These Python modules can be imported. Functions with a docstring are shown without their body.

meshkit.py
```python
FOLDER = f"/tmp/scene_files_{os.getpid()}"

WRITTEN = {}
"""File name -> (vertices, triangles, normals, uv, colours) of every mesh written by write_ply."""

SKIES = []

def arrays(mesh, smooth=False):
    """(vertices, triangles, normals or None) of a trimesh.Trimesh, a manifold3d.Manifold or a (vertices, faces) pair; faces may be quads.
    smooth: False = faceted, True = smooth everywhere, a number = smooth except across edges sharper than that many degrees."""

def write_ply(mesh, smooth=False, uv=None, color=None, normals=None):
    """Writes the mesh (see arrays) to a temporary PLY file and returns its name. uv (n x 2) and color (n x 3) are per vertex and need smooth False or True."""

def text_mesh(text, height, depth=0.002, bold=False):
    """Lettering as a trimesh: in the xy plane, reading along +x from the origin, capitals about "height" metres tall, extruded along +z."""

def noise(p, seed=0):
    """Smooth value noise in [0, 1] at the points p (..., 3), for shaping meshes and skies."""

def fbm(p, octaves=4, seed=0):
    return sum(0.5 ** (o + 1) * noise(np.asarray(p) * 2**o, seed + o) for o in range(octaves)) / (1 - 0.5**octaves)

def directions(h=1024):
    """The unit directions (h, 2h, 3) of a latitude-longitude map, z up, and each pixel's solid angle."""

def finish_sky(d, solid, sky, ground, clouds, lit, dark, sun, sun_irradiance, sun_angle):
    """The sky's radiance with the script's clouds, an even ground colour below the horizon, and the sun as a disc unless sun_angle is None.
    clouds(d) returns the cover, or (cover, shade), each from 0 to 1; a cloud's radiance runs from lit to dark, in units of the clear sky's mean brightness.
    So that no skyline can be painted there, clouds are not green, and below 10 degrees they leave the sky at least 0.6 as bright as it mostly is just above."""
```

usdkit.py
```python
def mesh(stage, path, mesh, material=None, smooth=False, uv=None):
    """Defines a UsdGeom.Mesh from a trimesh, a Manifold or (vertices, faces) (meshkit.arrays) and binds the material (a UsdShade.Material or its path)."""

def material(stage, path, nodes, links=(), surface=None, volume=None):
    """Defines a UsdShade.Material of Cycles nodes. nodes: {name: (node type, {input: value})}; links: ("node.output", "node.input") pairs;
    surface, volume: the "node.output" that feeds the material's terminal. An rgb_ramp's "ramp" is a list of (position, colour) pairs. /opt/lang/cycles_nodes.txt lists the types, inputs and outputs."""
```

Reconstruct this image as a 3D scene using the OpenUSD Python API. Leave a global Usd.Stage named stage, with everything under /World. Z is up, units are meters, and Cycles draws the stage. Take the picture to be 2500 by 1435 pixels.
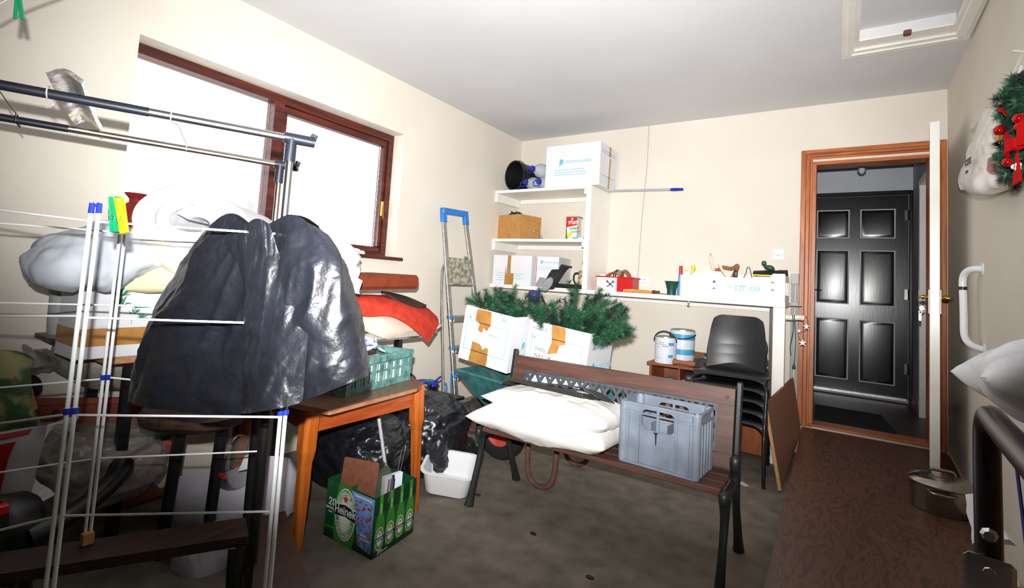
import math, random
import numpy as np, trimesh, usdkit, meshkit
from shapely.geometry import Polygon, Point, box as sbox
from shapely import affinity
from scipy.interpolate import CubicSpline
from pxr import Usd, UsdGeom, UsdLux, UsdShade, Gf, Sdf

stage = Usd.Stage.CreateInMemory()
stage.SetDefaultPrim(UsdGeom.Xform.Define(stage, '/World').GetPrim())
UsdGeom.Scope.Define(stage, '/World/Looks')
A3 = np.array
SKY, FLASH, FTILT, FPAN, FCONE, FWIDE = 1.2, 292.0, 7.2, 0.015, 45.0, 1.32      # sky brightness; flash power, upward tilt (degrees), sideways pan, beam half angle, beam width to height
# ------------------------------------------------------------------ camera, sky, flash, exposure
EYE = A3([0.0, 0.0, 1.175]); FPX, CX, CY = 1213.05, 1250.0, 599.0      # focal length and principal point in pixels of the 2500 x 1435 frame (the photograph is a crop: its optical centre lies above the middle)
RC = A3([[0.83485966, 0.54719762, 0.05986752], [0.01117186, 0.09189281, -0.99570623], [-0.55034947, 0.8319438, 0.07060438]])   # world -> camera (x right, y down, z forward)
right, up, fwd = RC[0], -RC[1], RC[2]
cam = UsdGeom.Camera.Define(stage, '/World/camera')
cam.AddTransformOp().Set(Gf.Matrix4d(*[float(x) for x in (*right, 0, *up, 0, *(-fwd), 0, *EYE, 1)]))
cam.CreateHorizontalApertureAttr(36.0); cam.CreateVerticalApertureAttr(36.0 * 1435 / 2500)
cam.CreateFocalLengthAttr(36.0 * FPX / 2500)
cam.CreateVerticalApertureOffsetAttr(-(717.5 - CY) * 36.0 / 2500)
cam.CreateClippingRangeAttr(Gf.Vec2f(0.05, 200))
cam.CreateFStopAttr(0.0)
cam.CreateExposureAttr(0.0)

sky = UsdLux.DomeLight.Define(stage, '/World/sky')                      # bright overcast sky outside the window
sky.CreateColorAttr(Gf.Vec3f(0.93, 0.97, 1.0)); sky.CreateIntensityAttr(SKY)
flash = UsdLux.SphereLight.Define(stage, '/World/camera_flash')          # the flash gun on the camera, a little above its lens
fpos = EYE + up * 0.115 - fwd * 0.02 - right * 0.01
fdir = fwd * math.cos(math.radians(FTILT)) + up * math.sin(math.radians(FTILT)) ; fdir = fdir * 1.0 + right * FPAN; fdir /= np.linalg.norm(fdir)
fz = -fdir; fx = np.cross(up, fz); fx /= np.linalg.norm(fx); fy = np.cross(fz, fx)
flash.AddTransformOp().Set(Gf.Matrix4d(*[float(x) for x in (*(fx * FWIDE), 0, *fy, 0, *fz, 0, *fpos, 1)]))
flash.CreateRadiusAttr(0.012); flash.CreateIntensityAttr(FLASH); flash.CreateColorAttr(Gf.Vec3f(1.0, 0.99, 0.975)); flash.CreateNormalizeAttr(True)
sh = UsdLux.ShapingAPI.Apply(flash.GetPrim()); sh.CreateShapingConeAngleAttr(FCONE); sh.CreateShapingConeSoftnessAttr(1.0)

def at(u, v, **k):
    """The point of the room that lies on the plane x=, y= or z= (metres), or at the distance d= in front of the eye, along the direction measured at (u, v) in the photograph."""
    r = RC.T @ A3([(u - CX) / FPX, (v - CY) / FPX, 1.0]); (a, val), = k.items()
    t = val if a == 'd' else (val - EYE['xyz'.index(a)]) / r['xyz'.index(a)]
    return EYE + r * t

# ------------------------------------------------------------------ materials
def S(*c):
    c = A3(c, float) / 255
    return tuple(np.where(c <= 0.04045, c / 12.92, ((c + 0.055) / 1.055) ** 2.4))

M = {}
def mat(name, c, c2=None, rough=0.6, scale=9, detail=3, lo=0.35, hi=0.68, stretch=(1, 1, 1), bump=0.0, bscale=60, bdist=0.002, world=False, spec=0.5, **p):
    c2 = c2 or tuple(x * 0.86 for x in c)
    n = {'tc': ('geometry', {}) if world else ('texture_coordinate', {}), 'mp': ('mapping', {'scale': stretch}), 'n': ('noise_texture', {'scale': scale, 'detail': detail}),
         'r': ('rgb_ramp', {'ramp': [(lo, c), (hi, c2)]}), 'p': ('principled_bsdf', {'roughness': rough, 'specular_ior_level': spec, **p})}
    src = 'tc.position' if world else 'tc.object'
    l = [(src, 'mp.vector'), ('mp.vector', 'n.vector'), ('n.fac', 'r.fac'), ('r.color', 'p.base_color')]
    if bump:
        n['bn'] = ('noise_texture', {'scale': bscale, 'detail': 4}); n['b'] = ('bump', {'strength': bump, 'distance': bdist})
        l += [('mp.vector', 'bn.vector'), ('bn.fac', 'b.height'), ('b.normal', 'p.normal')]
    M[name] = usdkit.material(stage, '/World/Looks/' + name, n, l, surface='p.BSDF')

def wood(name, c, c2, along='x', rough=0.45, scale=3.0, dist=4.0, bump=0.15, **p):
    st = {'x': (0.25, 3, 3), 'y': (3, 0.25, 3), 'z': (3, 3, 0.25)}[along]
    n = {'tc': ('texture_coordinate', {}), 'mp': ('mapping', {'scale': st}), 'n': ('noise_texture', {'scale': scale * 2.2, 'detail': 5, 'distortion': 1.2}),
         'w': ('noise_texture', {'scale': scale * 9, 'detail': 3}), 'a': ('math', {'math_type': 'multiply_add', 'value2': 0.35}),
         'r': ('rgb_ramp', {'ramp': [(0.48, c), (0.78, c2)]}), 'b': ('bump', {'strength': bump, 'distance': 0.0015}), 'p': ('principled_bsdf', {'roughness': rough, **p})}
    M[name] = usdkit.material(stage, '/World/Looks/' + name, n, [('tc.object', 'mp.vector'), ('mp.vector', 'n.vector'), ('mp.vector', 'w.vector'), ('w.fac', 'a.value1'), ('n.fac', 'a.value3'), ('a.value', 'r.fac'), ('r.color', 'p.base_color'), ('w.fac', 'b.height'), ('b.normal', 'p.normal')], surface='p.BSDF')

mat('wall_paint', S(226, 219, 207), S(221, 213, 200), rough=0.85, scale=2.2, world=True, bump=0.12, bscale=45, spec=0.25)
mat('ceiling_paint', S(216, 216, 218), S(210, 210, 212), rough=0.95, scale=1.5, world=True, bump=0.08, bscale=60, spec=0.2)
mat('concrete', S(134, 126, 114), S(104, 97, 87), rough=0.9, scale=9.0, detail=10, lo=0.34, hi=0.72, world=True, bump=0.3, bscale=70, spec=0.3)
mat('hall_paint', S(196, 200, 208), rough=0.8, scale=2, world=True)
mat('hall_floor', S(70, 50, 40), S(50, 36, 30), rough=0.4, scale=6, world=True)
mat('ground', S(190, 190, 185), rough=0.9, world=True)
mat('white_gloss', S(238, 236, 230), S(230, 227, 220), rough=0.3, scale=5)
mat('white_shelf', S(246, 243, 237), S(241, 237, 229), rough=0.4, scale=5)
mat('white_plastic', S(238, 240, 242), S(230, 232, 235), rough=0.3, scale=6)
mat('white_wire', S(236, 240, 240), S(226, 230, 230), rough=0.28, scale=12)
mat('blue_plastic', S(24, 52, 168), rough=0.35)
mat('bright_blue', S(38, 128, 214), S(30, 110, 190), rough=0.4)
mat('green_peg', S(14, 142, 92), rough=0.4)
mat('yellow_peg', S(240, 214, 20), rough=0.4)
mat('chrome', S(206, 206, 208), S(190, 188, 186), rough=0.3, metallic=1.0, scale=14)
mat('aged_chrome', S(196, 188, 176), S(176, 166, 152), rough=0.3, metallic=1.0, scale=14)
mat('aluminium', S(204, 204, 202), S(176, 176, 172), rough=0.36, metallic=1.0, scale=22)
mat('steel', S(168, 162, 154), S(144, 138, 130), rough=0.2, metallic=1.0, scale=8)
mat('brass', S(214, 176, 92), S(190, 150, 70), rough=0.22, metallic=1.0)
mat('black_plastic', S(24, 24, 26), S(20, 20, 22), rough=0.38, scale=14, bump=0.06, bscale=300)
mat('black_paint', S(20, 20, 22), S(28, 28, 30), rough=0.3, scale=20)
mat('joint_plastic', S(30, 34, 46), S(26, 30, 40), rough=0.4)
mat('black_bag', S(25, 27, 34), S(19, 21, 27), rough=0.33, scale=14, bump=0.6, bscale=42, bdist=0.005, spec=0.75)
mat('dark_rubber', S(22, 22, 22), rough=0.75)
wood('frame_wood', S(104, 44, 28), S(66, 26, 20), along='y', rough=0.4)
wood('pine', S(196, 116, 56), S(158, 84, 38), along='z', rough=0.4, scale=4, bump=0.1)
wood('pine_across', S(196, 116, 56), S(158, 84, 38), along='x', rough=0.4, scale=4, bump=0.1)
wood('dark_door', S(9, 9, 11), S(14, 13, 14), along='z', rough=0.24, bump=0.12)
wood('bench_plank', S(98, 66, 54), S(76, 48, 40), along='x', rough=0.5, bump=0.3)
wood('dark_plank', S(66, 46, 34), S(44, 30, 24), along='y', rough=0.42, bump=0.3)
wood('table_orange', S(190, 104, 34), S(160, 78, 24), along='z', rough=0.3, scale=4)
wood('table_apron', S(176, 84, 32), S(148, 62, 22), along='y', rough=0.3, scale=4)
mat('table_top', S(116, 84, 62), S(100, 70, 52), rough=0.32, scale=30)
mat('table_edge', S(170, 122, 88), S(150, 100, 70), rough=0.4, scale=20)
wood('cabinet_brown', S(140, 84, 52), S(116, 64, 38), along='x', rough=0.45)
wood('cabinet_orange', S(160, 84, 36), S(132, 64, 26), along='z', rough=0.45)
mat('cast_black', S(34, 38, 38), S(26, 30, 30), rough=0.42, scale=24, bump=0.3, bscale=90)
mat('lattice_grey', S(74, 80, 90), S(60, 66, 74), rough=0.5, scale=24, bump=0.25, bscale=80)
mat('crate_grey', S(126, 136, 150), S(104, 112, 124), rough=0.5, scale=9, detail=6, bump=0.1, bscale=40)
mat('pillow_white', S(224, 222, 218), S(216, 213, 206), rough=0.85, scale=6, bump=0.1, bscale=40, spec=0.2, sheen_weight=0.1)
mat('pillow_stripe', S(240, 241, 244), S(226, 228, 232), rough=0.8, scale=60, stretch=(1, 0.05, 1), spec=0.2)
mat('duvet_grey', S(206, 212, 220), S(186, 194, 204), rough=0.9, scale=7, bump=0.15, bscale=30, spec=0.2)
mat('duvet_white', S(236, 236, 240), S(224, 224, 230), rough=0.9, scale=7, bump=0.1, bscale=30, spec=0.2)
mat('cream_cloth', S(236, 224, 204), S(224, 210, 188), rough=0.9, scale=8, spec=0.2)
mat('pale_yellow', S(232, 226, 190), S(224, 216, 176), rough=0.85, scale=8, spec=0.2)
mat('cardboard_white', S(228, 229, 234), S(221, 222, 228), rough=0.75, scale=6, spec=0.3)
mat('cardboard_brown', S(196, 146, 84), S(182, 132, 72), rough=0.75, scale=40, spec=0.3)
mat('packing_tape', S(186, 138, 76), S(168, 118, 60), rough=0.25, scale=20)
mat('logo_cyan', S(120, 200, 222), rough=0.7)
mat('logo_grey', S(150, 176, 190), rough=0.7)
mat('ink_grey', S(96, 98, 120), rough=0.7)
mat('ink_black', S(26, 26, 28), rough=0.6)
mat('red_cloth', S(194, 64, 46), S(172, 50, 38), rough=0.95, scale=22, bump=0.25, bscale=160, spec=0.15)
mat('beige_cloth', S(226, 208, 192), S(214, 194, 176), rough=0.9, scale=12, spec=0.15)
mat('brown_cushion', S(128, 58, 34), S(112, 48, 28), rough=0.8, scale=14, bump=0.15, bscale=160, spec=0.2)
mat('dark_brown_cloth', S(74, 58, 50), S(60, 46, 40), rough=0.9, spec=0.15)
mat('grey_pad', S(190, 182, 172), S(170, 162, 150), rough=0.85, scale=60)
mat('crate_green', S(104, 148, 142), S(56, 96, 92), rough=0.5, scale=30, detail=5)
mat('barrow_teal', S(62, 112, 112), S(44, 84, 84), rough=0.4, scale=16, detail=5)
mat('rust', S(104, 66, 54), S(84, 54, 46), rough=0.7, scale=30, bump=0.3, bscale=80)
mat('rim_red', S(206, 82, 66), S(180, 66, 52), rough=0.6, scale=30)
mat('fir_green', S(40, 96, 60), S(26, 66, 44), rough=0.45, scale=30)
mat('fir_dark', S(24, 52, 36), S(16, 38, 28), rough=0.5, scale=30)
mat('stem_dark', S(30, 28, 26), rough=0.7)
mat('beer_green', S(14, 84, 44), S(10, 72, 38), rough=0.35, scale=6)
mat('beer_green_dark', S(8, 50, 30), rough=0.35)
mat('bottle_green', S(58, 138, 44), S(42, 116, 36), rough=0.3, scale=7)
mat('label_white', S(226, 230, 222), rough=0.5)
mat('label_green', S(92, 150, 84), rough=0.5)
mat('red_ink', S(200, 30, 34), rough=0.5)
mat('flower_blue', S(124, 158, 214), S(104, 122, 190), rough=0.5, scale=8)
mat('hardboard', S(136, 86, 60), S(122, 74, 50), rough=0.8, scale=50)
mat('terracotta', S(150, 74, 56), S(130, 60, 46), rough=0.7, scale=10)
mat('orange_plastic', S(172, 84, 50), S(150, 68, 40), rough=0.6)
mat('red_sack', S(186, 26, 34), S(160, 20, 28), rough=0.4, scale=6, bump=0.3, bscale=18, bdist=0.006)
mat('sack_white', S(206, 204, 206), rough=0.5)
mat('burlap', S(176, 168, 156), S(150, 142, 130), rough=0.9, scale=90, bump=0.4, bscale=200)
mat('garden_print', S(176, 176, 120), S(70, 104, 64), rough=0.6, scale=9, lo=0.46, hi=0.56)
mat('ochre', S(190, 130, 70), S(170, 112, 58), rough=0.7)
mat('ply', S(104, 70, 50), S(74, 48, 36), rough=0.5)
mat('chipboard', S(142, 100, 78), S(122, 84, 66), rough=0.55, scale=60, detail=6)
mat('chip_edge', S(196, 150, 98), S(176, 128, 80), rough=0.75, scale=60)
mat('plaster', S(214, 212, 206), rough=0.9)
mat('grey_plastic', S(178, 178, 180), S(168, 168, 170), rough=0.5)
mat('vase_red', S(128, 36, 40), rough=0.25)
mat('tin_white', S(226, 230, 240), S(214, 220, 232), rough=0.4)
mat('tin_blue', S(74, 166, 216), rough=0.4)
mat('red_plastic', S(204, 20, 26), rough=0.35)
mat('cream_plastic', S(242, 238, 224), rough=0.4)
mat('funnel_green', S(20, 74, 66), rough=0.4)
mat('handle_orange', S(214, 158, 80), S(196, 138, 62), rough=0.5)
mat('leather', S(160, 96, 58), S(138, 78, 46), rough=0.6)
mat('cream_strap', S(226, 216, 190), rough=0.7)
mat('foam_grey', S(150, 152, 158), rough=0.8)
mat('board_black', S(34, 34, 32), S(28, 28, 28), rough=0.4)
mat('navy', S(28, 36, 90), rough=0.5)
mat('silver_foil', S(196, 190, 184), S(168, 162, 156), rough=0.24, metallic=0.85, scale=30, bump=0.5, bscale=50, bdist=0.004)
mat('bow_red', S(186, 6, 10), S(160, 4, 8), rough=0.75, spec=0.1)
mat('bauble', S(176, 8, 10), rough=0.15, metallic=0.5)
mat('gold', S(196, 150, 60), rough=0.3, metallic=0.9)
mat('bag_white', S(226, 222, 216), S(214, 208, 202), rough=0.4, scale=9, bump=0.3, bscale=30, bdist=0.005, transmission_weight=0.0)
mat('bag_pink', S(190, 110, 130), rough=0.4)
mat('wire_dark', S(60, 40, 38), rough=0.6)
mat('mat_dark', S(32, 33, 36), rough=0.95, scale=80)
mat('tray_dark', S(52, 52, 48), S(42, 42, 40), rough=0.4, scale=18)
mat('dark_cloth', S(62, 62, 66), S(50, 50, 54), rough=0.85, bump=0.2, bscale=120)
mat('marble_blue', S(216, 224, 240), S(60, 78, 190), rough=0.15, scale=16, lo=0.52, hi=0.6, stretch=(1, 1, 3))
mat('porcelain', S(240, 238, 234), rough=0.3)
mat('purple_plastic', S(92, 70, 140), rough=0.4)
mat('paint_spatter', S(176, 172, 150), S(120, 118, 98), rough=0.6, scale=28, detail=6, lo=0.42, hi=0.58)
mat('grass_green', S(120, 160, 50), rough=0.5)
mat('paper_white', S(228, 228, 226), rough=0.8)
mat('palm_green', S(24, 128, 88), rough=0.7)
mat('blue_strap', S(30, 44, 120), rough=0.7)
def clear(name, tint, haze=0.35, rough=0.12):
    n = {'f': ('layer_weight', {'blend': 0.35}), 'd': ('diffuse_bsdf', {'color': tint}), 't': ('transparent_bsdf', {'color': (0.95, 0.95, 0.95)}), 'g': ('glossy_bsdf', {'roughness': rough, 'color': (1, 1, 1)}),
         'm1': ('mix_closure', {'fac': haze}), 'mm': ('math', {'math_type': 'multiply', 'value2': 0.7}), 'm2': ('mix_closure', {})}
    M[name] = usdkit.material(stage, '/World/Looks/' + name, n, [('t.BSDF', 'm1.closure1'), ('d.BSDF', 'm1.closure2'), ('f.fresnel', 'mm.value1'), ('mm.value', 'm2.fac'), ('m1.closure', 'm2.closure1'), ('g.BSDF', 'm2.closure2')], surface='m2.closure')
M['window_glass'] = usdkit.material(stage, '/World/Looks/window_glass', {'f': ('fresnel', {'IOR': 1.45}), 't': ('transparent_bsdf', {'color': (0.98, 0.99, 0.99)}), 'g': ('glossy_bsdf', {'roughness': 0.02, 'color': (1, 1, 1)}), 'm': ('mix_closure', {})}, [('f.fac', 'm.fac'), ('t.BSDF', 'm.closure1'), ('g.BSDF', 'm.closure2')], surface='m.closure')
clear('clear_plastic', S(206, 206, 210), haze=0.3)
clear('cloudy_plastic', S(172, 166, 160), haze=0.55, rough=0.2)
clear('bottle_plastic', S(228, 236, 244), haze=0.5, rough=0.08)
clear('carrier_plastic', S(214, 211, 226), haze=0.93, rough=0.25)
clear('lid_glass', S(150, 150, 146), haze=0.12, rough=0.08)
# dark strongly figured plywood of the ramp
M['ramp_ply'] = usdkit.material(stage, '/World/Looks/ramp_ply', {
    'tc': ('geometry', {}), 'mp': ('mapping', {'scale': (7.0, 2.2, 7.0)}), 'n': ('noise_texture', {'scale': 1.5, 'detail': 2.5, 'distortion': 0.7}),
    'k': ('math', {'math_type': 'multiply', 'value2': 60.0}), 's': ('math', {'math_type': 'sine'}), 'r': ('rgb_ramp', {'ramp': [(0.0, S(96, 64, 48)), (0.7, S(91, 60, 45)), (1.0, S(70, 45, 34))]}),
    'mr': ('map_range', {'from_min': -1.0, 'from_max': 1.0}), 'p': ('principled_bsdf', {'roughness': 0.42}), 'b': ('bump', {'strength': 0.12, 'distance': 0.002})},
    [('tc.position', 'mp.vector'), ('mp.vector', 'n.vector'), ('n.fac', 'k.value1'), ('k.value', 's.value1'), ('s.value', 'mr.value'), ('mr.result', 'r.fac'), ('r.color', 'p.base_color'), ('mr.result', 'b.height'), ('b.normal', 'p.normal')], surface='p.BSDF')

# ------------------------------------------------------------------ scene tree helpers
USED, INV = {}, {}
def numbered(parent, name):
    k = USED.get((parent, name), 0); USED[(parent, name)] = k + 1
    return parent + '/' + (name if k == 0 else '%s_%03d' % (name, k))
def keys(p, **kw):
    for k, v in kw.items():
        if v: p.SetCustomDataByKey({'cat': 'category'}.get(k, k), v)
    return p
def thing(name, label, cat, loc=(0, 0, 0), rotz=0.0, group=None):
    x = UsdGeom.Xform.Define(stage, numbered('/World', name))
    x.AddTranslateOp().Set(Gf.Vec3d(*map(float, loc)))
    if rotz: x.AddRotateZOp().Set(rotz)
    m = trimesh.transformations.rotation_matrix(math.radians(rotz), [0, 0, 1]); m[:3, 3] = loc
    INV[str(x.GetPath())] = np.linalg.inv(m)
    return keys(x.GetPrim(), label=label, cat=cat, group=group)
def arr(m):
    if isinstance(m, tuple): v, f = m
    elif hasattr(m, 'to_mesh'): q = m.to_mesh(); v, f = q.vert_properties[:, :3], q.tri_verts
    else: v, f = m.vertices, m.faces
    v, f = np.asarray(v, float), np.asarray(f, int)
    if f.shape[1] == 4: f = np.vstack([f[:, [0, 1, 2]], f[:, [0, 2, 3]]])
    return v, f
def cat(*ms):
    vs, fs, n = [], [], 0
    for m in ms:
        if m is None: continue
        v, f = arr(m); vs.append(v); fs.append(f + n); n += len(v)
    return np.vstack(vs), np.vstack(fs)
def obj(name, mesh, m, parent=None, label=None, sm=35, kind=None):
    par = '/World' if parent is None else str(parent.GetPath())
    path = numbered(par, name); v, f = arr(mesh)
    inv = INV.get(par)
    if inv is not None:
        v = v @ inv[:3, :3].T + inv[:3, 3]; INV[path] = inv
    p = usdkit.mesh(stage, path, (v, f), M[m], smooth=sm).GetPrim()
    return keys(p, label=label, kind=kind)
def one(name, mesh, m, label, cat_, group=None, sm=35, kind=None):
    v, f = arr(mesh); c = (v.min(0) + v.max(0)) / 2; c[2] = v[:, 2].min()
    path = numbered('/World', name)
    g = usdkit.mesh(stage, path, (v - c, f), M[m], smooth=sm); g.AddTranslateOp().Set(Gf.Vec3d(*map(float, c)))
    INV[path] = trimesh.transformations.translation_matrix(-c)
    return keys(g.GetPrim(), label=label, cat=cat_, group=group, kind=kind)
def struct(name, mesh, m, parent=None, sm=35, label=None):
    return obj(name, mesh, m, parent, sm=sm, kind=None if parent else 'structure', label=label)
def dup(src, loc, rotz, label):
    d = src.GetCustomData()
    r = thing(src.GetName(), label, d['category'], loc, rotz, d.get('group'))
    r.GetReferences().AddInternalReference(src.GetPath()); r.SetInstanceable(True)
    return r

# ------------------------------------------------------------------ shapes
def box(x0, x1, y0, y1, z0, z1, b=0.0):
    if b <= 0:
        m = trimesh.creation.box((x1 - x0, y1 - y0, z1 - z0)); m.apply_translation(((x0 + x1) / 2, (y0 + y1) / 2, (z0 + z1) / 2)); return arr(m)
    p = []
    for sx, X in ((1, x0), (-1, x1)):
        for sy, Y in ((1, y0), (-1, y1)):
            for sz, Z in ((1, z0), (-1, z1)):
                p += [(X, Y + sy * b, Z + sz * b), (X + sx * b, Y, Z + sz * b), (X + sx * b, Y + sy * b, Z)]
    return arr(trimesh.convex.convex_hull(A3(p)))
def xf(m, rot=None, t=(0, 0, 0), s=None):
    v, f = arr(m); v = v.copy()
    if s is not None: v = v * A3(s)
    if rot is not None: v = v @ np.asarray(rot).T
    return v + A3(t, float), f
def rot(ax, deg):
    return trimesh.transformations.rotation_matrix(math.radians(deg), {'x': [1, 0, 0], 'y': [0, 1, 0], 'z': [0, 0, 1]}.get(ax, ax))[:3, :3]
def basis(x, y, z=None):
    """Matrix whose columns are the world directions of the local axes."""
    x = A3(x, float); x = x / np.linalg.norm(x); y = A3(y, float); y = y - x * (x @ y); y = y / np.linalg.norm(y)
    return np.stack([x, y, np.cross(x, y)], 1)
def hexa(p):
    """Solid between two quads p[0:4] and p[4:8] (same order)."""
    p = A3(p, float); f = [(0, 3, 2, 1), (4, 5, 6, 7)] + [(i, (i + 1) % 4, (i + 1) % 4 + 4, i + 4) for i in range(4)]
    m = trimesh.Trimesh(p, arr((p, A3(f)))[1], process=False); m.fix_normals() if m.is_watertight else None
    return arr(m)
def beam(p, q, w, h, upv=(0, 0, 1), b=0.0):
    p, q = A3(p, float), A3(q, float); L = np.linalg.norm(q - p); B = basis(q - p, np.cross(upv, q - p))
    return xf(box(0, L, -w / 2, w / 2, -h / 2, h / 2, b), B, p)
def spline(pts, n, closed=False):
    P = A3(pts, float)
    if closed: P = np.vstack([P, P[:1]])
    if len(P) == 2: return P[0] + (P[1] - P[0]) * np.linspace(0, 1, n)[:, None]
    t = np.r_[0, np.cumsum(np.linalg.norm(np.diff(P, axis=0), axis=1) ** 0.5 + 1e-9)]
    cs = CubicSpline(t, P, bc_type='periodic' if closed else 'natural')
    return cs(np.linspace(0, t[-1], n, endpoint=not closed))
def tube(pts, r, n=10, closed=False, caps=True):
    P = A3(pts, float); k = len(P); r = np.broadcast_to(r, k)
    T = np.roll(P, -1, 0) - np.roll(P, 1, 0) if closed else np.gradient(P, axis=0)
    T = T / np.maximum(np.linalg.norm(T, axis=1, keepdims=True), 1e-9)
    a = A3([0, 0, 1.0]) if abs(T[0][2]) < 0.9 else A3([1.0, 0, 0]); N = np.cross(T[0], a); N /= np.linalg.norm(N)
    V = []
    for i in range(k):
        N = N - T[i] * (N @ T[i]); N /= np.linalg.norm(N); Bn = np.cross(T[i], N)
        ang = np.arange(n) / n * 2 * np.pi
        V.append(P[i] + r[i] * (np.cos(ang)[:, None] * N + np.sin(ang)[:, None] * Bn))
    V = np.vstack(V); F = []
    for i in range(k if closed else k - 1):
        a0, b0 = i * n, ((i + 1) % k) * n
        for j in range(n):
            F.append((a0 + j, a0 + (j + 1) % n, b0 + (j + 1) % n, b0 + j))
    F = arr((V, A3(F)))[1]
    if caps and not closed:
        c0, c1 = len(V), len(V) + 1; V = np.vstack([V, P[:1], P[-1:]])
        F = np.vstack([F, [(c0, (j + 1) % n, j) for j in range(n)], [(c1, (k - 1) * n + j, (k - 1) * n + (j + 1) % n) for j in range(n)]])
    return V, F
def rod(p, q, r, n=10): return tube([p, q], r, n)
def lathe(prof, n=32, c=(0, 0, 0), B=None):
    """Revolves (radius, height) pairs round z (round the third column of B)."""
    P = A3(prof, float); a = np.arange(n) / n * 2 * np.pi; V = np.stack([P[:, :1] * np.cos(a), P[:, :1] * np.sin(a), np.repeat(P[:, 1:], n, 1)], -1).reshape(-1, 3); F = []
    for i in range(len(P) - 1):
        for j in range(n): F.append((i * n + j, i * n + (j + 1) % n, (i + 1) * n + (j + 1) % n, (i + 1) * n + j))
    m = trimesh.Trimesh(V, arr((V, A3(F)))[1], process=False); m.merge_vertices(); m.update_faces(m.nondegenerate_faces())
    return xf(arr(m), B, c)
def prism(poly, z0, z1, B=None, t=(0, 0, 0)):
    g = poly if hasattr(poly, 'area') else Polygon(poly)
    gs = [x for x in getattr(g, 'geoms', [g]) if x.area > 0]
    ms = []
    for x in gs:
        m = trimesh.creation.extrude_polygon(x, z1 - z0, engine='earcut'); m.apply_translation((0, 0, z0)); ms.append(arr(m))
    return xf(cat(*ms), B, t)
def blob(c, s, seed=0, amp=0.12, fr=2.2, e=0.75, sub=4, B=None):
    m = trimesh.creation.icosphere(sub); v = m.vertices; v = np.sign(v) * np.abs(v) ** e
    d = 1 + amp * 2 * (meshkit.fbm(m.vertices * fr + 7.3 + seed, 4, seed) - 0.5)
    return xf((v * d[:, None] * A3(s), m.faces), B, c)
def ridge(p, seed=0): return 1 - np.abs(2 * meshkit.noise(p, seed) - 1)
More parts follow.
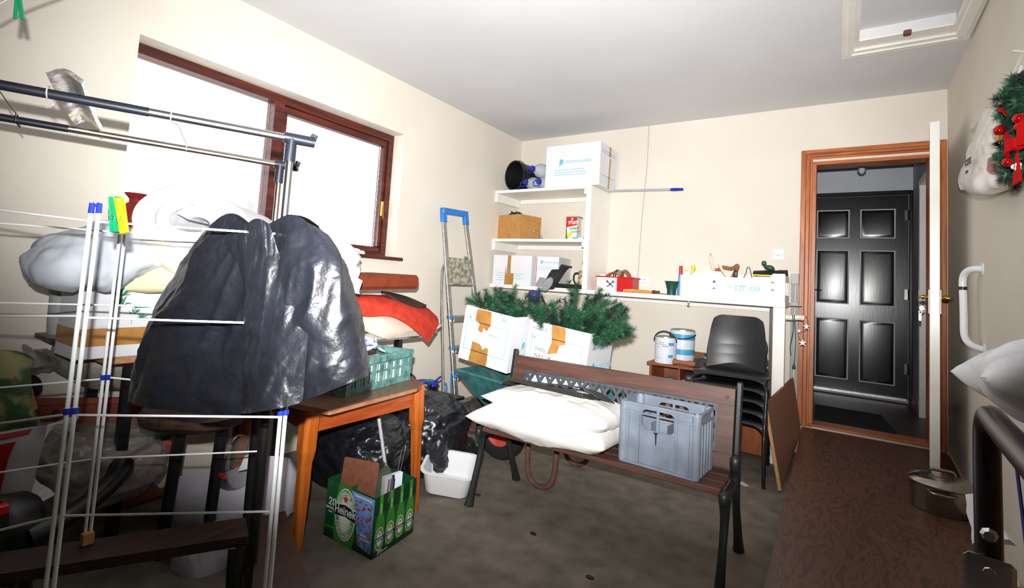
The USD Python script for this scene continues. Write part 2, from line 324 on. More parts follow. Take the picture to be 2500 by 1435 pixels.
def sheet(ctrl, nu=24, nv=24, th=0.003, amp=0.0, fr=9.0, seed=0, closed=False, rid=0.0, pleat=None):
    """A cloth or film through a grid of control points (rows of columns), wrinkled along its normal and given a thickness. closed: every row is a loop."""
    G = A3(ctrl, float)
    G = np.stack([spline(row, nu, closed) for row in G]); G = np.stack([spline(G[:, j], nv) for j in range(nu)], 1)
    dv = np.gradient(G, axis=0); du = (np.roll(G, -1, 1) - np.roll(G, 1, 1)) if closed else np.gradient(G, axis=1)
    N = np.cross(du, dv); N /= np.maximum(np.linalg.norm(N, axis=-1, keepdims=True), 1e-9)
    w = (meshkit.fbm(G * fr + 3.1, 4, seed) - 0.5) * 2 * amp + rid * (ridge(G * fr * 0.8 + 5, seed + 9) ** 3 - 0.3 + 0.5 * ridge(G * fr * 2.1 + 5, seed + 19) ** 3)
    if pleat:                                           # crumpled film: sharp creased facets, drawn out along the hang
        pa, pf, pt = pleat; tt, ss = np.meshgrid(np.linspace(0, 1, nv), np.linspace(0, 1, nu), indexing='ij'); q = np.stack([ss * pf + tt * 0.8, tt * pt + ss * 0.7, 0 * ss + seed * 1.7], -1)
        for k, am in enumerate((1.0, 0.42, 0.13)):
            w = w + pa * am * (np.abs(2 * meshkit.noise(q * 2.1 ** k * A3([1, 1 + 0.35 * k, 1]) + 3.7 * k, seed + k) - 1) - 0.4) * np.clip(tt * 3 + 0.3, 0, 1)
    G = G + N * w[..., None]
    V = np.vstack([G.reshape(-1, 3), (G - N * th).reshape(-1, 3)]); o = nu * nv; F = []
    cols = nu if closed else nu - 1
    for i in range(nv - 1):
        for j in range(cols):
            a, b, c, d = i * nu + j, i * nu + (j + 1) % nu, (i + 1) * nu + (j + 1) % nu, (i + 1) * nu + j
            F += [(a, b, c, d), (o + d, o + c, o + b, o + a)]
    for j in range(cols):
        a, b = j, (j + 1) % nu; F.append((b, a, o + a, o + b)); a, b = (nv - 1) * nu + j, (nv - 1) * nu + (j + 1) % nu; F.append((a, b, o + b, o + a))
    if not closed:
        for i in range(nv - 1):
            a, b = i * nu, (i + 1) * nu; F.append((a, b, o + b, o + a)); a, b = a + nu - 1, b + nu - 1; F.append((b, a, o + a, o + b))
    return arr((V, A3(F)))
def pillow(w, d, h, seed=0, n=64, amp=0.014, sag=None):
    u = np.linspace(-1, 1, n); X, Y = np.meshgrid(u, u, indexing='ij')
    prof = ((1 - np.abs(X) ** 2.6) * (1 - np.abs(Y) ** 2.6)).clip(0) ** 0.48
    px = X * (1 - 0.07 * (1 - np.abs(Y) ** 2)) ; py = Y * (1 - 0.07 * (1 - np.abs(X) ** 2))
    out = []
    for s in (1, -1):
        q = np.stack([px * w / 2, py * d / 2, s * prof * h / 2], -1)
        q[..., 2] += s * prof * ((meshkit.fbm(q * 6 + 11 * s, 4, seed) - 0.5) * 2 * amp + amp * 1.3 * (ridge(q * A3([5, 9, 5]) + 3 + seed, seed) ** 3 - 0.3) + amp * 0.6 * (np.abs(2 * meshkit.noise(q * A3([14, 22, 14]) + seed, seed + 4) - 1) - 0.4))
        if sag is not None: q[..., 2] += sag(px * w / 2, py * d / 2)
        out.append(q.reshape(-1, 3))
    V = np.vstack(out); o = n * n; F = []
    for i in range(n - 1):
        for j in range(n - 1):
            a, b, c, e = i * n + j, (i + 1) * n + j, (i + 1) * n + j + 1, i * n + j + 1
            F += [(a, b, c, e), (o + e, o + c, o + b, o + a)]
    m = trimesh.Trimesh(V, arr((V, A3(F)))[1], process=False); m.merge_vertices(); m.update_faces(m.nondegenerate_faces())
    return arr(m)
def txt(s, h, o, xd, yd, depth=0.0008, bold=False):
    """Lettering whose baseline starts at o and runs along xd with capitals along yd."""
    return xf(meshkit.text_mesh(s, h, depth, bold), basis(xd, yd), o)
def onface(shape, o, xd, yd, z0=0.0, z1=0.0008):
    """A flat printed shape (x right, y up, metres) on a face with origin o."""
    return prism(shape, z0, z1, basis(xd, yd), o)
def star(r, n=5, k=0.42):
    return Polygon([(rr * math.sin(a), rr * math.cos(a)) for i in range(2 * n) for rr, a in [((r if i % 2 == 0 else r * k), i * math.pi / n)]])
def needles(path, n, ln, w, seed, spread=1.0):
    R = np.random.default_rng(seed); P = A3(path); k = len(P); t = R.uniform(0.04, 1, n) * (k - 1); i = np.minimum(t.astype(int), k - 2); fr = (t - i)[:, None]
    c = P[i] * (1 - fr) + P[i + 1] * fr; T = P[i + 1] - P[i]; T /= np.linalg.norm(T, axis=1, keepdims=True)
    d = R.normal(size=(n, 3)); d -= T * (d * T).sum(1, keepdims=True); d /= np.linalg.norm(d, axis=1, keepdims=True)
    d = d * spread + T * R.uniform(0.35, 0.9, (n, 1)); d /= np.linalg.norm(d, axis=1, keepdims=True)
    L = ln * R.uniform(0.6, 1.1, (n, 1)); s = np.cross(d, R.normal(size=(n, 3))); s /= np.linalg.norm(s, axis=1, keepdims=True); b = np.cross(d, s)
    V = np.stack([c + s * w, c - s * w * 0.5 + b * w * 0.8, c - s * w * 0.5 - b * w * 0.8, c + d * L], 1).reshape(-1, 3); o = np.arange(n)[:, None] * 4
    F = np.vstack([o + A3([0, 1, 3]), o + A3([1, 2, 3]), o + A3([2, 0, 3])])
    return V, F
R0 = random.Random(5)
# ================================================================== the room
XL, YB, XR0, XR1, H, YF = -2.915, 4.486, 0.545, 0.622, 2.70, -1.5
WY0, WY1, WZ0, WZ1 = 0.947, 2.755, 1.28, 2.285
def wx(y): return XR1 + (y - YB) * (XR1 - XR0) / YB       # the right wall stands a little out of square
struct('floor', box(XL - 0.2, 1.0, YF, YB + 0.02, -0.12, 0.0), 'concrete')
struct('ceiling', cat(box(XL - 0.3, 0.075, YF, YB + 0.14, H, H + 0.1), box(0.51, 1.0, YF, YB + 0.14, H, H + 0.1), box(0.075, 0.51, 3.418, YB + 0.14, H, H + 0.1), box(0.075, 0.51, YF, 2.55, H, H + 0.1)), 'ceiling_paint')
struct('wall_left', cat(box(XL - 0.28, XL, YF, WY0, 0, H), box(XL - 0.28, XL, WY1, YB + 0.14, 0, H), box(XL - 0.28, XL, WY0, WY1, 0, WZ0), box(XL - 0.28, XL, WY0, WY1, WZ1, H)), 'wall_paint')
DX0, DX1, DZ0, DZ1 = -0.185, 0.55, 0.22, 2.245
struct('wall_back', cat(box(XL, DX0, YB, YB + 0.14, 0, H), box(DX1, 1.0, YB, YB + 0.14, 0, H), box(DX0, DX1, YB, YB + 0.14, DZ1, H), box(DX0, DX1, YB, YB + 0.14, 0, DZ0)), 'wall_paint')
struct('wall_right', hexa([(wx(YF), YF, 0), (1.0, YF, 0), (1.0, YB, 0), (XR1, YB, 0), (wx(YF), YF, H), (1.0, YF, H), (1.0, YB, H), (XR1, YB, H)]), 'wall_paint')
struct('wall_front', box(XL - 0.28, 1.0, YF - 0.15, YF, 0, H), 'dark_plank')  # unseen wall behind the camera; dark finish invented to cut bounced flash light
struct('ground_outside', box(-14, XL - 0.28, -6, 12, -0.3, -0.1), 'ground')

# window: dark stained timber with a fixed pane on the left and an opening one on the right
win = UsdGeom.Xform.Define(stage, '/World/window_1').GetPrim(); keys(win, kind='structure', label='wide stained timber window of two panes in the left wall'); INV['/World/window_1'] = np.eye(4)
fx0, fx1 = XL - 0.20, XL - 0.115
obj('frame', box(fx0, fx1, WY0, WY1, WZ1 - 0.055, WZ1), 'frame_wood', win)
obj('frame', box(fx0, fx1, WY0, WY1, WZ0, WZ0 + 0.05), 'frame_wood', win)
obj('frame', box(fx0, fx1, WY0, WY0 + 0.03, WZ0 + 0.05, WZ1 - 0.055), 'frame_wood', win)
obj('frame', box(fx0, fx1, WY1 - 0.05, WY1, WZ0 + 0.05, WZ1 - 0.055), 'frame_wood', win)
obj('mullion', box(fx0, fx1 + 0.004, 1.735, 1.80, WZ0 + 0.05, WZ1 - 0.055), 'frame_wood', win)
for n_, (y0, y1, z0, z1) in enumerate([(1.80, WY1 - 0.05, WZ1 - 0.105, WZ1 - 0.055), (1.80, WY1 - 0.05, WZ0 + 0.05, WZ0 + 0.095), (1.80, 1.84, WZ0 + 0.095, WZ1 - 0.105), (WY1 - 0.092, WY1 - 0.05, WZ0 + 0.095, WZ1 - 0.105)]):
    obj('sash_bar', box(fx0 + 0.012, fx1 - 0.012, y0 + 0.003, y1 - 0.003, z0, z1, 0.006), 'frame_wood', win)
obj('pane', box(fx0 + 0.035, fx0 + 0.039, WY0 + 0.045, 1.735, WZ0 + 0.05, WZ1 - 0.055), 'window_glass', win)
obj('pane', box(fx0 + 0.035, fx0 + 0.039, 1.84, WY1 - 0.092, WZ0 + 0.095, WZ1 - 0.105), 'window_glass', win)
obj('window_latch', cat(box(fx1 - 0.012, fx1 + 0.01, WY1 - 0.08, WY1 - 0.062, 1.62, 1.74, 0.003), rod((fx1 + 0.01, WY1 - 0.071, 1.7), (fx1 + 0.02, WY1 - 0.075, 1.6), 0.006)), 'brass', win)
struct('trim_1', box(fx1, XL + 0.035, WY0 + 0.0, WY1 + 0.055, WZ0 - 0.004, WZ0 + 0.022, 0.004), 'frame_wood', label='stained timber window board')

# doorway with pine casing
cas = UsdGeom.Xform.Define(stage, '/World/trim_2').GetPrim(); keys(cas, kind='structure', label='varnished pine casing round the doorway'); INV['/World/trim_2'] = np.eye(4)
ox0, ox1, oz = -0.26, 0.615, 2.335
def casing(nm, a0, a1, vert, m):
    for k, (w0, w1, dpt) in enumerate([(0.0, 0.030, 0.026), (0.030, 0.052, 0.020), (0.052, 0.076, 0.014)]):
        pass
for nm, side in (('jamb', -1), ('jamb', 1)):
    xo, xi = (ox0, DX0 + 0.028) if side < 0 else (ox1, DX1 - 0.028)
    w = xi - xo
    ms = [box(*sorted((xo, xo + w * 0.34)), YB - 0.026, YB, DZ0 - 0.01, oz, 0.004), box(*sorted((xo + w * 0.34, xo + w * 0.60)), YB - 0.019, YB, DZ0 - 0.01, oz - 0.028, 0.003), box(*sorted((xo + w * 0.60, xo + w * 0.76)), YB - 0.013, YB, DZ0 - 0.01, oz - 0.05, 0.003),
          box(*sorted((xo + w * 0.72, xi)), YB - 0.006, YB + 0.14, DZ0 - 0.01, DZ1 - 0.026)]
    obj('casing_jamb', cat(*ms), 'pine', cas)
obj('casing_head', cat(box(ox0 + 0.002, ox1 - 0.002, YB - 0.025, YB, oz - 0.032, oz + 0.001, 0.004), box(ox0 + 0.035, ox1 - 0.032, YB - 0.0185, YB, oz - 0.055, oz - 0.032, 0.003), box(ox0 + 0.05, ox1 - 0.05, YB - 0.0125, YB, oz - 0.072, oz - 0.055, 0.003), box(DX0, DX1, YB - 0.0055, YB + 0.14, DZ1 - 0.026, DZ1)), 'pine_across', cas)
obj('doorsill', box(DX0, DX1, YB - 0.02, YB + 0.14, DZ0, DZ0 + 0.018, 0.004), 'pine_across', cas)

# white door standing open into the room, seen on its edge
door = UsdGeom.Xform.Define(stage, '/World/door_1').GetPrim(); keys(door, kind='structure', label='white door standing open at right angles to the doorway'); INV['/World/door_1'] = np.eye(4)
dy0, dy1, dx0, dx1, dz0, dz1 = -0.762, 0.0, -0.0455, 0.0, 0.272, 2.256
DB = rot('z', -6.9)                                      # it stands a little past a right angle
D_ = lambda *ms: xf(cat(*ms), DB, (0.5735, 4.476, 0))
obj('leaf', D_(box(dx0, dx1, dy0, dy1, dz0, dz1, 0.002)), 'white_gloss', door)
obj('lock_plate', D_(box(dx0 + 0.012, dx1 - 0.010, dy0 - 0.002, dy0 + 0.002, 1.125, 1.29, 0.0005)), 'brass', door)
obj('latch_bolt', D_(box(dx0 + 0.018, dx1 - 0.016, dy0 - 0.008, dy0, 1.222, 1.238, 0.002), box(dx0 + 0.019, dx1 - 0.017, dy0 - 0.005, dy0, 1.16, 1.175, 0.001)), 'steel', door)
for s in (-1, 1):
    X = dx0 if s < 0 else dx1
    obj('handle_plate', D_(box(*sorted((X, X + s * 0.007)), dy0 + 0.035, dy0 + 0.078, 1.13, 1.27, 0.002)), 'brass', door)
    obj('door_handle', D_(rod((X, dy0 + 0.056, 1.225), (X + s * 0.04, dy0 + 0.056, 1.225), 0.010, 14), lathe([(0, 0), (0.014, 0), (0.013, 0.02), (0.008, 0.03), (0.010, 0.05), (0.0, 0.055)], 16, (X + s * 0.035, dy0 + 0.056, 1.225), basis((0, 0, 1), (0, 1, 0)) if s > 0 else basis((0, 0, 1), (0, -1, 0))),
        tube(spline([(X + s * 0.045, dy0 + 0.056, 1.225), (X + s * 0.05, dy0 + 0.085, 1.226), (X + s * 0.05, dy0 + 0.14, 1.222)], 8), 0.007)), 'brass', door)
obj('key', D_(rod((dx0 - 0.002, dy0 + 0.056, 1.165), (dx0 - 0.03, dy0 + 0.056, 1.165), 0.003), lathe([(0.004, -0.001), (0.012, -0.001), (0.012, 0.001), (0.004, 0.001)], 14, (dx0 - 0.035, dy0 + 0.056, 1.16), basis((1, 0, 0), (0, 0, 1))), lathe([(0.007, -0.001), (0.009, -0.001), (0.009, 0.001), (0.007, 0.001), (0.007, -0.001)], 16, (dx0 - 0.042, dy0 + 0.056, 1.135), basis((1, 0, 0), (0, 0, 1))), box(dx0 - 0.05, dx0 - 0.036, dy0 + 0.05, dy0 + 0.052, 1.085, 1.125, 0.0005)), 'steel', door)

# hall behind the doorway
HY, HX0, HX1, HH = 6.20, -0.75, 0.60, 2.56
struct('floor_hall', box(HX0, HX1 + 0.5, YB + 0.14, HY + 0.1, DZ0 - 0.15, DZ0 + 0.006), 'hall_floor')
struct('ceiling_hall', box(HX0 - 0.1, HX1 + 0.6, YB + 0.14, HY + 0.2, HH, HH + 0.1), 'hall_paint')
struct('wall_hall_back', box(HX0 - 0.1, HX1 + 0.6, HY, HY + 0.12, DZ0 - 0.1, HH), 'hall_paint')
struct('wall_hall_left', box(HX0 - 0.1, HX0, YB + 0.14, HY, DZ0 - 0.1, HH), 'hall_paint')
struct('wall_hall_right', cat(box(HX1, HX1 + 0.1, YB + 0.14, 5.02, DZ0 - 0.1, HH), box(HX1, HX1 + 0.1, 5.60, HY, DZ0 - 0.1, HH), box(HX1, HX1 + 0.1, 5.02, 5.60, 2.25, HH)), 'hall_paint')
struct('door_3', box(HX1 + 0.03, HX1 + 0.07, 5.02, 5.54, DZ0, 2.22), 'hall_paint')
struct('trim_3', cat(box(HX1 - 0.02, HX1 + 0.1, 5.54, 5.60, DZ0, 2.27, 0.004), box(HX1 - 0.02, HX1 + 0.1, 5.0, 5.54, 2.22, 2.27, 0.004)), 'white_gloss', label='white painted door casing in the hall')
struct('baseboard_hall', box(HX1 - 0.016, HX1, 5.61, HY, DZ0, DZ0 + 0.09, 0.003), 'pine')
d2 = UsdGeom.Xform.Define(stage, '/World/door_2').GetPrim(); keys(d2, kind='structure', label='glossy black six panel front door at the end of the hall'); INV['/World/door_2'] = np.eye(4)
hx0, hx1, hz0, hz1 = -0.30, 0.565, 0.265, 2.255
obj('door_frame', cat(box(hx0 - 0.06, hx0 - 0.004, HY - 0.035, HY, DZ0, hz1 + 0.045, 0.004), box(hx1 + 0.004, hx1 + 0.032, HY - 0.035, HY, DZ0, hz1 + 0.045, 0.004), box(hx0 - 0.004, hx1 + 0.004, HY - 0.035, HY, hz1 + 0.004, hz1 + 0.045, 0.004)), 'dark_door', d2)
cols = [(-0.205, 0.085), (0.175, 0.465)]; rows = [(0.375, 0.99), (1.14, 1.70), (1.82, 2.12)]
ys = HY - 0.018
zz = [hz0] + [z for r_ in rows for z in r_] + [hz1]
st_ = [box(hx0, cols[0][0], ys, HY, hz0, hz1), box(cols[0][1], cols[1][0], ys, HY, hz0, hz1), box(cols[1][1], hx1, ys, HY, hz0, hz1)]
st_ += [box(c0, c1, ys, HY, zz[2 * i], zz[2 * i + 1]) for i in range(4) for c0, c1 in cols]
obj('door_rails', cat(*st_), 'dark_door', d2)
for z0, z1 in rows:
    for c0, c1 in cols:
        P_ = [(c0 + 0.012, ys + 0.010, z0 + 0.012), (c1 - 0.012, ys + 0.010, z0 + 0.012), (c1 - 0.012, ys + 0.010, z1 - 0.012), (c0 + 0.012, ys + 0.010, z1 - 0.012)]
        Q_ = [(c0 + 0.045, ys + 0.001, z0 + 0.045), (c1 - 0.045, ys + 0.001, z0 + 0.045), (c1 - 0.045, ys + 0.001, z1 - 0.045), (c0 + 0.045, ys + 0.001, z1 - 0.045)]
        B_ = [(x, HY - 0.001, z) for x, y, z in P_]
        obj('door_panel', cat(hexa([B_[0], B_[1], B_[2], B_[3], *P_]), hexa([*P_, *Q_])), 'dark_door', d2)
obj('handle_plate', box(hx0 + 0.02, hx0 + 0.058, ys - 0.006, ys, 1.16, 1.36, 0.002), 'brass', d2)
obj('door_handle', cat(rod((hx0 + 0.04, ys, 1.27), (hx0 + 0.04, ys - 0.045, 1.27), 0.009), tube(spline([(hx0 + 0.04, ys - 0.045, 1.27), (hx0 + 0.08, ys - 0.05, 1.272), (hx0 + 0.15, ys - 0.05, 1.268)], 8), 0.0075)), 'brass', d2)
for z in (0.5, 1.22, 2.0):
    obj('hinge', cat(rod((hx1 - 0.002, ys - 0.006, z), (hx1 - 0.002, ys - 0.006, z + 0.1), 0.007), box(hx1 - 0.03, hx1, ys - 0.003, ys, z, z + 0.1)), 'steel', d2)
obj('weather_bar', box(hx0 + 0.01, hx1 - 0.01, ys - 0.03, ys, hz0 - 0.02, hz0 + 0.012, 0.004), 'aluminium', d2)
m_ = thing('door_mat', 'dark ribbed mat on the hall floor just beyond the doorway', 'mat', (0.12, 5.1, DZ0 + 0.006))
obj('mat_base', hexa([at(1988, 1036, z=DZ0 + 0.006), at(2208, 1076, z=DZ0 + 0.006), at(2150, 1012, z=DZ0 + 0.006), at(1990, 986, z=DZ0 + 0.006), at(1988, 1036, z=DZ0 + 0.016), at(2208, 1076, z=DZ0 + 0.016), at(2150, 1012, z=DZ0 + 0.016), at(1990, 986, z=DZ0 + 0.016)]), 'mat_dark', m_)
lb = at(2104, 405, y=5.3)
lamp = thing('ceiling_bulb', 'bare clear light bulb in a holder under the hall ceiling', 'light bulb', (lb[0], lb[1], lb[2]))
obj('cable', rod((lb[0], lb[1], HH), (lb[0], lb[1], lb[2] + 0.06), 0.004), 'black_plastic', lamp)
obj('bulb_holder', lathe([(0, 0.08), (0.012, 0.075), (0.017, 0.05), (0.017, 0.02), (0.0, 0.02)], 16, lb), 'white_plastic', lamp)
obj('glass_bulb', lathe([(0.012, 0.022), (0.02, 0.0), (0.033, -0.03), (0.03, -0.055), (0.015, -0.072), (0, -0.076)], 20, lb), 'bottle_plastic', lamp)

# loft hatch in the ceiling: white frame, recessed board, latch
hat = thing('loft_hatch', 'white loft hatch with moulded frame set in the ceiling', 'hatch', (0.3, 3.2, H))
for nm, x0, x1, y0, y1 in (('frame_side', 0.0, 0.082, 2.46, 3.652), ('frame_side', 0.503, 0.598, 2.46, 3.652), ('frame_end', 0.082, 0.503, 3.412, 3.652), ('frame_end', 0.082, 0.503, 2.46, 2.56)):
    g = [box(x0, x1, y0, y1, H - 0.012, H - 0.001, 0.003)]
    if nm == 'frame_side': g += [box(x0 + 0.02, x1 - 0.02, y0, y1 - 0.09, H - 0.026, H - 0.012, 0.005)]
    else:
        g += [box(x0 - 0.06, x1 + 0.06, (y0 + 0.10 if y0 > 3 else y0 + 0.02), y1 - 0.055, H - 0.025, H - 0.012, 0.005), box(x0 - 0.035, x1 + 0.035, (y0 + 0.14 if y0 > 3 else y0 + 0.03), y1 - 0.09, H - 0.034, H - 0.024, 0.004)]
    obj(nm, cat(*g), 'white_gloss', hat)
obj('hatch_board', box(0.06, 0.52, 2.54, 3.43, H + 0.055, H + 0.075), 'ceiling_paint', hat)
obj('latch', cat(box(0.285, 0.32, 3.385, 3.42, H - 0.03, H - 0.005, 0.004)), 'rust', hat, label='small rusty latch')
# sockets, cable, conduit on the back wall
def faceplate(name, label, x, z, cat_, holes):
    t = thing(name, label, cat_, (x, YB, z))
    obj('plate', box(x - 0.043, x + 0.043, YB - 0.009, YB, z - 0.043, z + 0.043, 0.003), 'white_plastic', t)
    for hx, hz, w, h_ in holes: obj('slot', box(x + hx - w / 2, x + hx + w / 2, YB - 0.0095, YB - 0.005, z + hz - h_ / 2, z + hz + h_ / 2), 'ink_grey', t)
faceplate('power_socket', 'white power socket on the back wall above the worktop', -1.488, 1.238, 'socket', [(0, 0.018, 0.006, 0.011), (-0.014, -0.010, 0.010, 0.005), (0.014, -0.010, 0.010, 0.005)])
faceplate('wall_outlet_plate', 'blank white square outlet plate on the wall beside the door casing', -0.409, 1.510, 'outlet', [(-0.030, 0, 0.006, 0.006), (0.030, 0, 0.006, 0.006), (0, -0.006, 0.022, 0.004)])
one('thin_cable', tube(spline([(-1.507, YB - 0.004, 2.70), (-1.510, YB - 0.004, 2.30), (-1.530, YB - 0.004, 1.95), (-1.545, YB - 0.004, 1.60), (-1.552, YB - 0.004, 1.30), (-1.556, YB - 0.004, 1.15)], 30), 0.003, 6), 'grey_plastic', 'thin pale cable running down the back wall from the ceiling', 'cable')

# plywood ramp up to the doorway
def rz(y): return 0.0605 * (y - 1.015)
one('plywood_ramp', hexa([(-0.223, 1.02, 0.002), (wx(1.0) - 0.01, 1.02, 0.002), (wx(4.4) - 0.012, 4.455, rz(4.455) - 0.018), (-0.223, 4.455, rz(4.455) - 0.018), (-0.223, 1.02, 0.014), (wx(1.0) - 0.01, 1.02, 0.014), (wx(4.4) - 0.012, 4.455, rz(4.455)), (-0.223, 4.455, rz(4.455))]), 'ramp_ply', 'dark brown plywood ramp sloping up to the doorway', 'ramp', sm=False)
one('ramp_support', hexa([(-0.225, 3.28, 0), (0.3, 3.28, 0), (0.3, 4.45, 0), (-0.225, 4.45, 0), (-0.205, 3.30, rz(3.30) - 0.021), (0.3, 3.30, rz(3.30) - 0.021), (0.3, 4.45, rz(4.45) - 0.022), (-0.205, 4.45, rz(4.45) - 0.022)]), 'plaster', 'rough white plaster block under the ramp', 'block')

# ================================================================== worktop and shelves at the back
YS = 4.042
desk = thing('worktop', 'long white painted worktop along the back wall', 'worktop', (-1.6, 4.26, 0))
obj('top', box(XL + 0.002, -0.318, YS, YB - 0.002, 1.099, 1.136, 0.003), 'white_shelf', desk)
obj('post', box(-0.395, -0.318, YS + 0.01, YS + 0.075, 0, 1.099, 0.003), 'white_shelf', desk)
obj('wall_batten', box(XL + 0.02, -0.40, YB - 0.03, YB, 1.05, 1.099, 0.003), 'white_shelf', desk)
obj('end_batten', box(-0.385, -0.35, YS + 0.08, YB - 0.03, 1.05, 1.099, 0.003), 'white_shelf', desk)
hk = at(1682, 741, y=YS + 0.03)
obj('hook', cat(rod((hk[0], hk[1], 1.10), (hk[0], hk[1], 1.083), 0.004), tube(spline([(hk[0], hk[1], 1.084), (hk[0] - 0.012, hk[1], 1.074), (hk[0] - 0.006, hk[1], 1.062), (hk[0] + 0.006, hk[1], 1.066)], 9), 0.004)), 'aluminium', desk)
unit = thing('shelf_unit', 'white open shelves in the back corner above the worktop', 'shelf', (-2.38, 4.26, 1.136))
obj('upright', box(-1.908, -1.857, YS - 0.004, YB, 1.1365, 2.072, 0.003), 'white_shelf', unit)
for z in (2.072, 1.585):
    obj('shelf_board', box(XL, -1.909, YS, YB, z - 0.028, z, 0.003), 'white_shelf', unit)
    obj('wall_batten', box(XL, XL + 0.032, YS, YB - 0.005, z - 0.115, z - 0.029, 0.003), 'white_shelf', unit)
    obj('upright_batten', box(-1.938, -1.909, YS + 0.015, YB - 0.005, z - 0.075, z - 0.029, 0.003), 'white_shelf', unit)
    obj('back_batten', box(XL + 0.04, -1.94, YB - 0.03, YB, z - 0.075, z - 0.029, 0.003), 'white_shelf', unit)

def carton(name, label, P0, xd, yd, w, d, h, logo=None, marks=None, open_top=False, tapes=(), brown='cardboard_white', tilt=None, parent=None, group=None):
    """Cardboard box: P0 the near left bottom corner, xd along its front, yd away from the eye. Returns the thing and its frame."""
    xd = A3(xd, float) / np.linalg.norm(xd); yd = A3(yd, float); yd = yd - xd * (yd @ xd); yd /= np.linalg.norm(yd); zd = np.cross(xd, yd)
    B = np.stack([xd, yd, zd], 1); P0 = A3(P0, float)
    t = thing(name, label, 'box', P0 + B @ A3([w / 2, d / 2, 0]), group=group)
    L = lambda m: xf(m, B, P0)
    th = 0.004
    obj('front', L(box(0, w, 0, th, 0, h)), brown, t); obj('back', L(box(0, w, d - th, d, 0, h)), brown, t)
    obj('side', L(box(0, th, th, d - th, 0, h)), brown, t); obj('side', L(box(w - th, w, th, d - th, 0, h)), brown, t)
    obj('bottom', L(box(th, w - th, th, d - th, 0.001, th)), brown, t)
    if not open_top:
        obj('top_flap', L(box(th, w - th, th, d / 2 - 0.0015, h - th, h)), brown, t); obj('top_flap', L(box(th, w - th, d / 2 + 0.0015, d - th, h - th, h)), brown, t)
    fr = lambda x, z, pr=0.0006: P0 + B @ A3([x, -pr, z]); sd = lambda y, z, pr=0.0006: P0 + B @ A3([w + pr, y, z])
    for i, (face, shape) in enumerate(tapes):
        o, a, b = (fr(0, 0), xd, zd) if face == 'front' else (sd(0, 0), yd, zd)
        obj('packing_tape', onface(Polygon(shape), o, a, b), 'packing_tape', t)
    return t, B, P0, fr, sd
def micro_logo(t, o, xd, zd, s, m='logo_cyan', lines=3):
    """The supplier's printed mark: a speech-mark shaped leaf, the word and small print."""
    leaf = affinity.scale(Point(0, 0).buffer(0.5), 0.8, 1.0).union(Polygon([(-0.4, 0.1), (-0.05, -0.3), (-0.33, -0.95)]))
    ms = [onface(affinity.scale(leaf, s, s, origin=(0, 0)), o, xd, zd), txt('micronclean', s * 0.62, A3(o) + A3(xd) * s * 0.55 - A3(zd) * s * 0.32, xd, zd)]
    r = random.Random(int(s * 1e5))
    for i in range(lines):
        x = -1.2 * s; 
        while x < 4.2 * s:
            w_ = r.uniform(0.25, 0.7) * s; ms.append(onface(sbox(x, -(1.45 + 0.42 * i) * s, x + w_, -(1.45 + 0.42 * i) * s + 0.10 * s), o, xd, zd)); x += w_ + 0.14 * s
    obj('printed_logo', cat(*ms), m, t)

# white carton on the top shelf
a, b, c_ = at(1329, 456, y=YS + 0.005), at(1463, 446, y=YS + 0.005), at(1463, 344, y=YS + 0.005)
t, B, P0, fr, sd = carton('white_carton', 'closed white carton with blue print standing on top of the shelves', (-2.348, YS + 0.012, 2.0735), (1, 0, 0), (-0.04, 1, 0), 0.555, 0.395, 0.395,
    tapes=[('side', [(0.19, 0.0), (0.225, 0.0), (0.235, 0.17), (0.25, 0.28), (0.215, 0.285), (0.205, 0.15)]), ('side', [(0.20, 0.30), (0.235, 0.30), (0.24, 0.394), (0.20, 0.394)])])
micro_logo(t, fr(0.165, 0.235), (1, 0, 0), B[:, 2], 0.055)
obj('printed_panel', cat(*[onface(sbox(0.03, z, 0.34, z + 0.004), sd(0, 0), B[:, 1], B[:, 2]) for z in (0.1, 0.33, 0.31)]), 'logo_grey', t)

# black bucket lying on its side, water bottles
bc = at(1252, 433, y=4.08); Bk = basis((0, 0, 1), (0.85, 0.5, 0)); ax = Bk[:, 2]; ax = A3([0.30, 0.95, 0.05]); ax /= np.linalg.norm(ax); Bk = basis(np.cross((0, 0, 1), ax), np.cross(ax, np.cross((0, 0, 1), ax)))
Bk = np.stack([Bk[:, 0], Bk[:, 1], np.cross(Bk[:, 0], Bk[:, 1])], 1)
if Bk[:, 2] @ ax < 0: Bk[:, 2] *= -1; Bk[:, 0] *= -1
bo = A3([-2.72, 4.075, 2.073 + 0.150])
bu = thing('plastic_bucket', 'black plastic bucket lying on its side on the top shelf', 'bucket', (bo[0], bo[1], 2.073))
obj('body', lathe([(0.0, 0.255), (0.108, 0.255), (0.112, 0.25), (0.142, 0.012), (0.150, 0.012), (0.150, 0.0), (0.140, 0.0), (0.106, 0.244), (0.0, 0.246)], 36, bo, Bk), 'black_plastic', bu)
obj('handle', tube(spline([bo + Bk @ A3([0.151 * math.cos(q), 0.151 * math.sin(q) , 0.012 + 0.03 * math.sin(q * 1.0)]) for q in np.linspace(0.1, 3.04, 9)], 20), 0.003, 6), 'dark_rubber', bu)
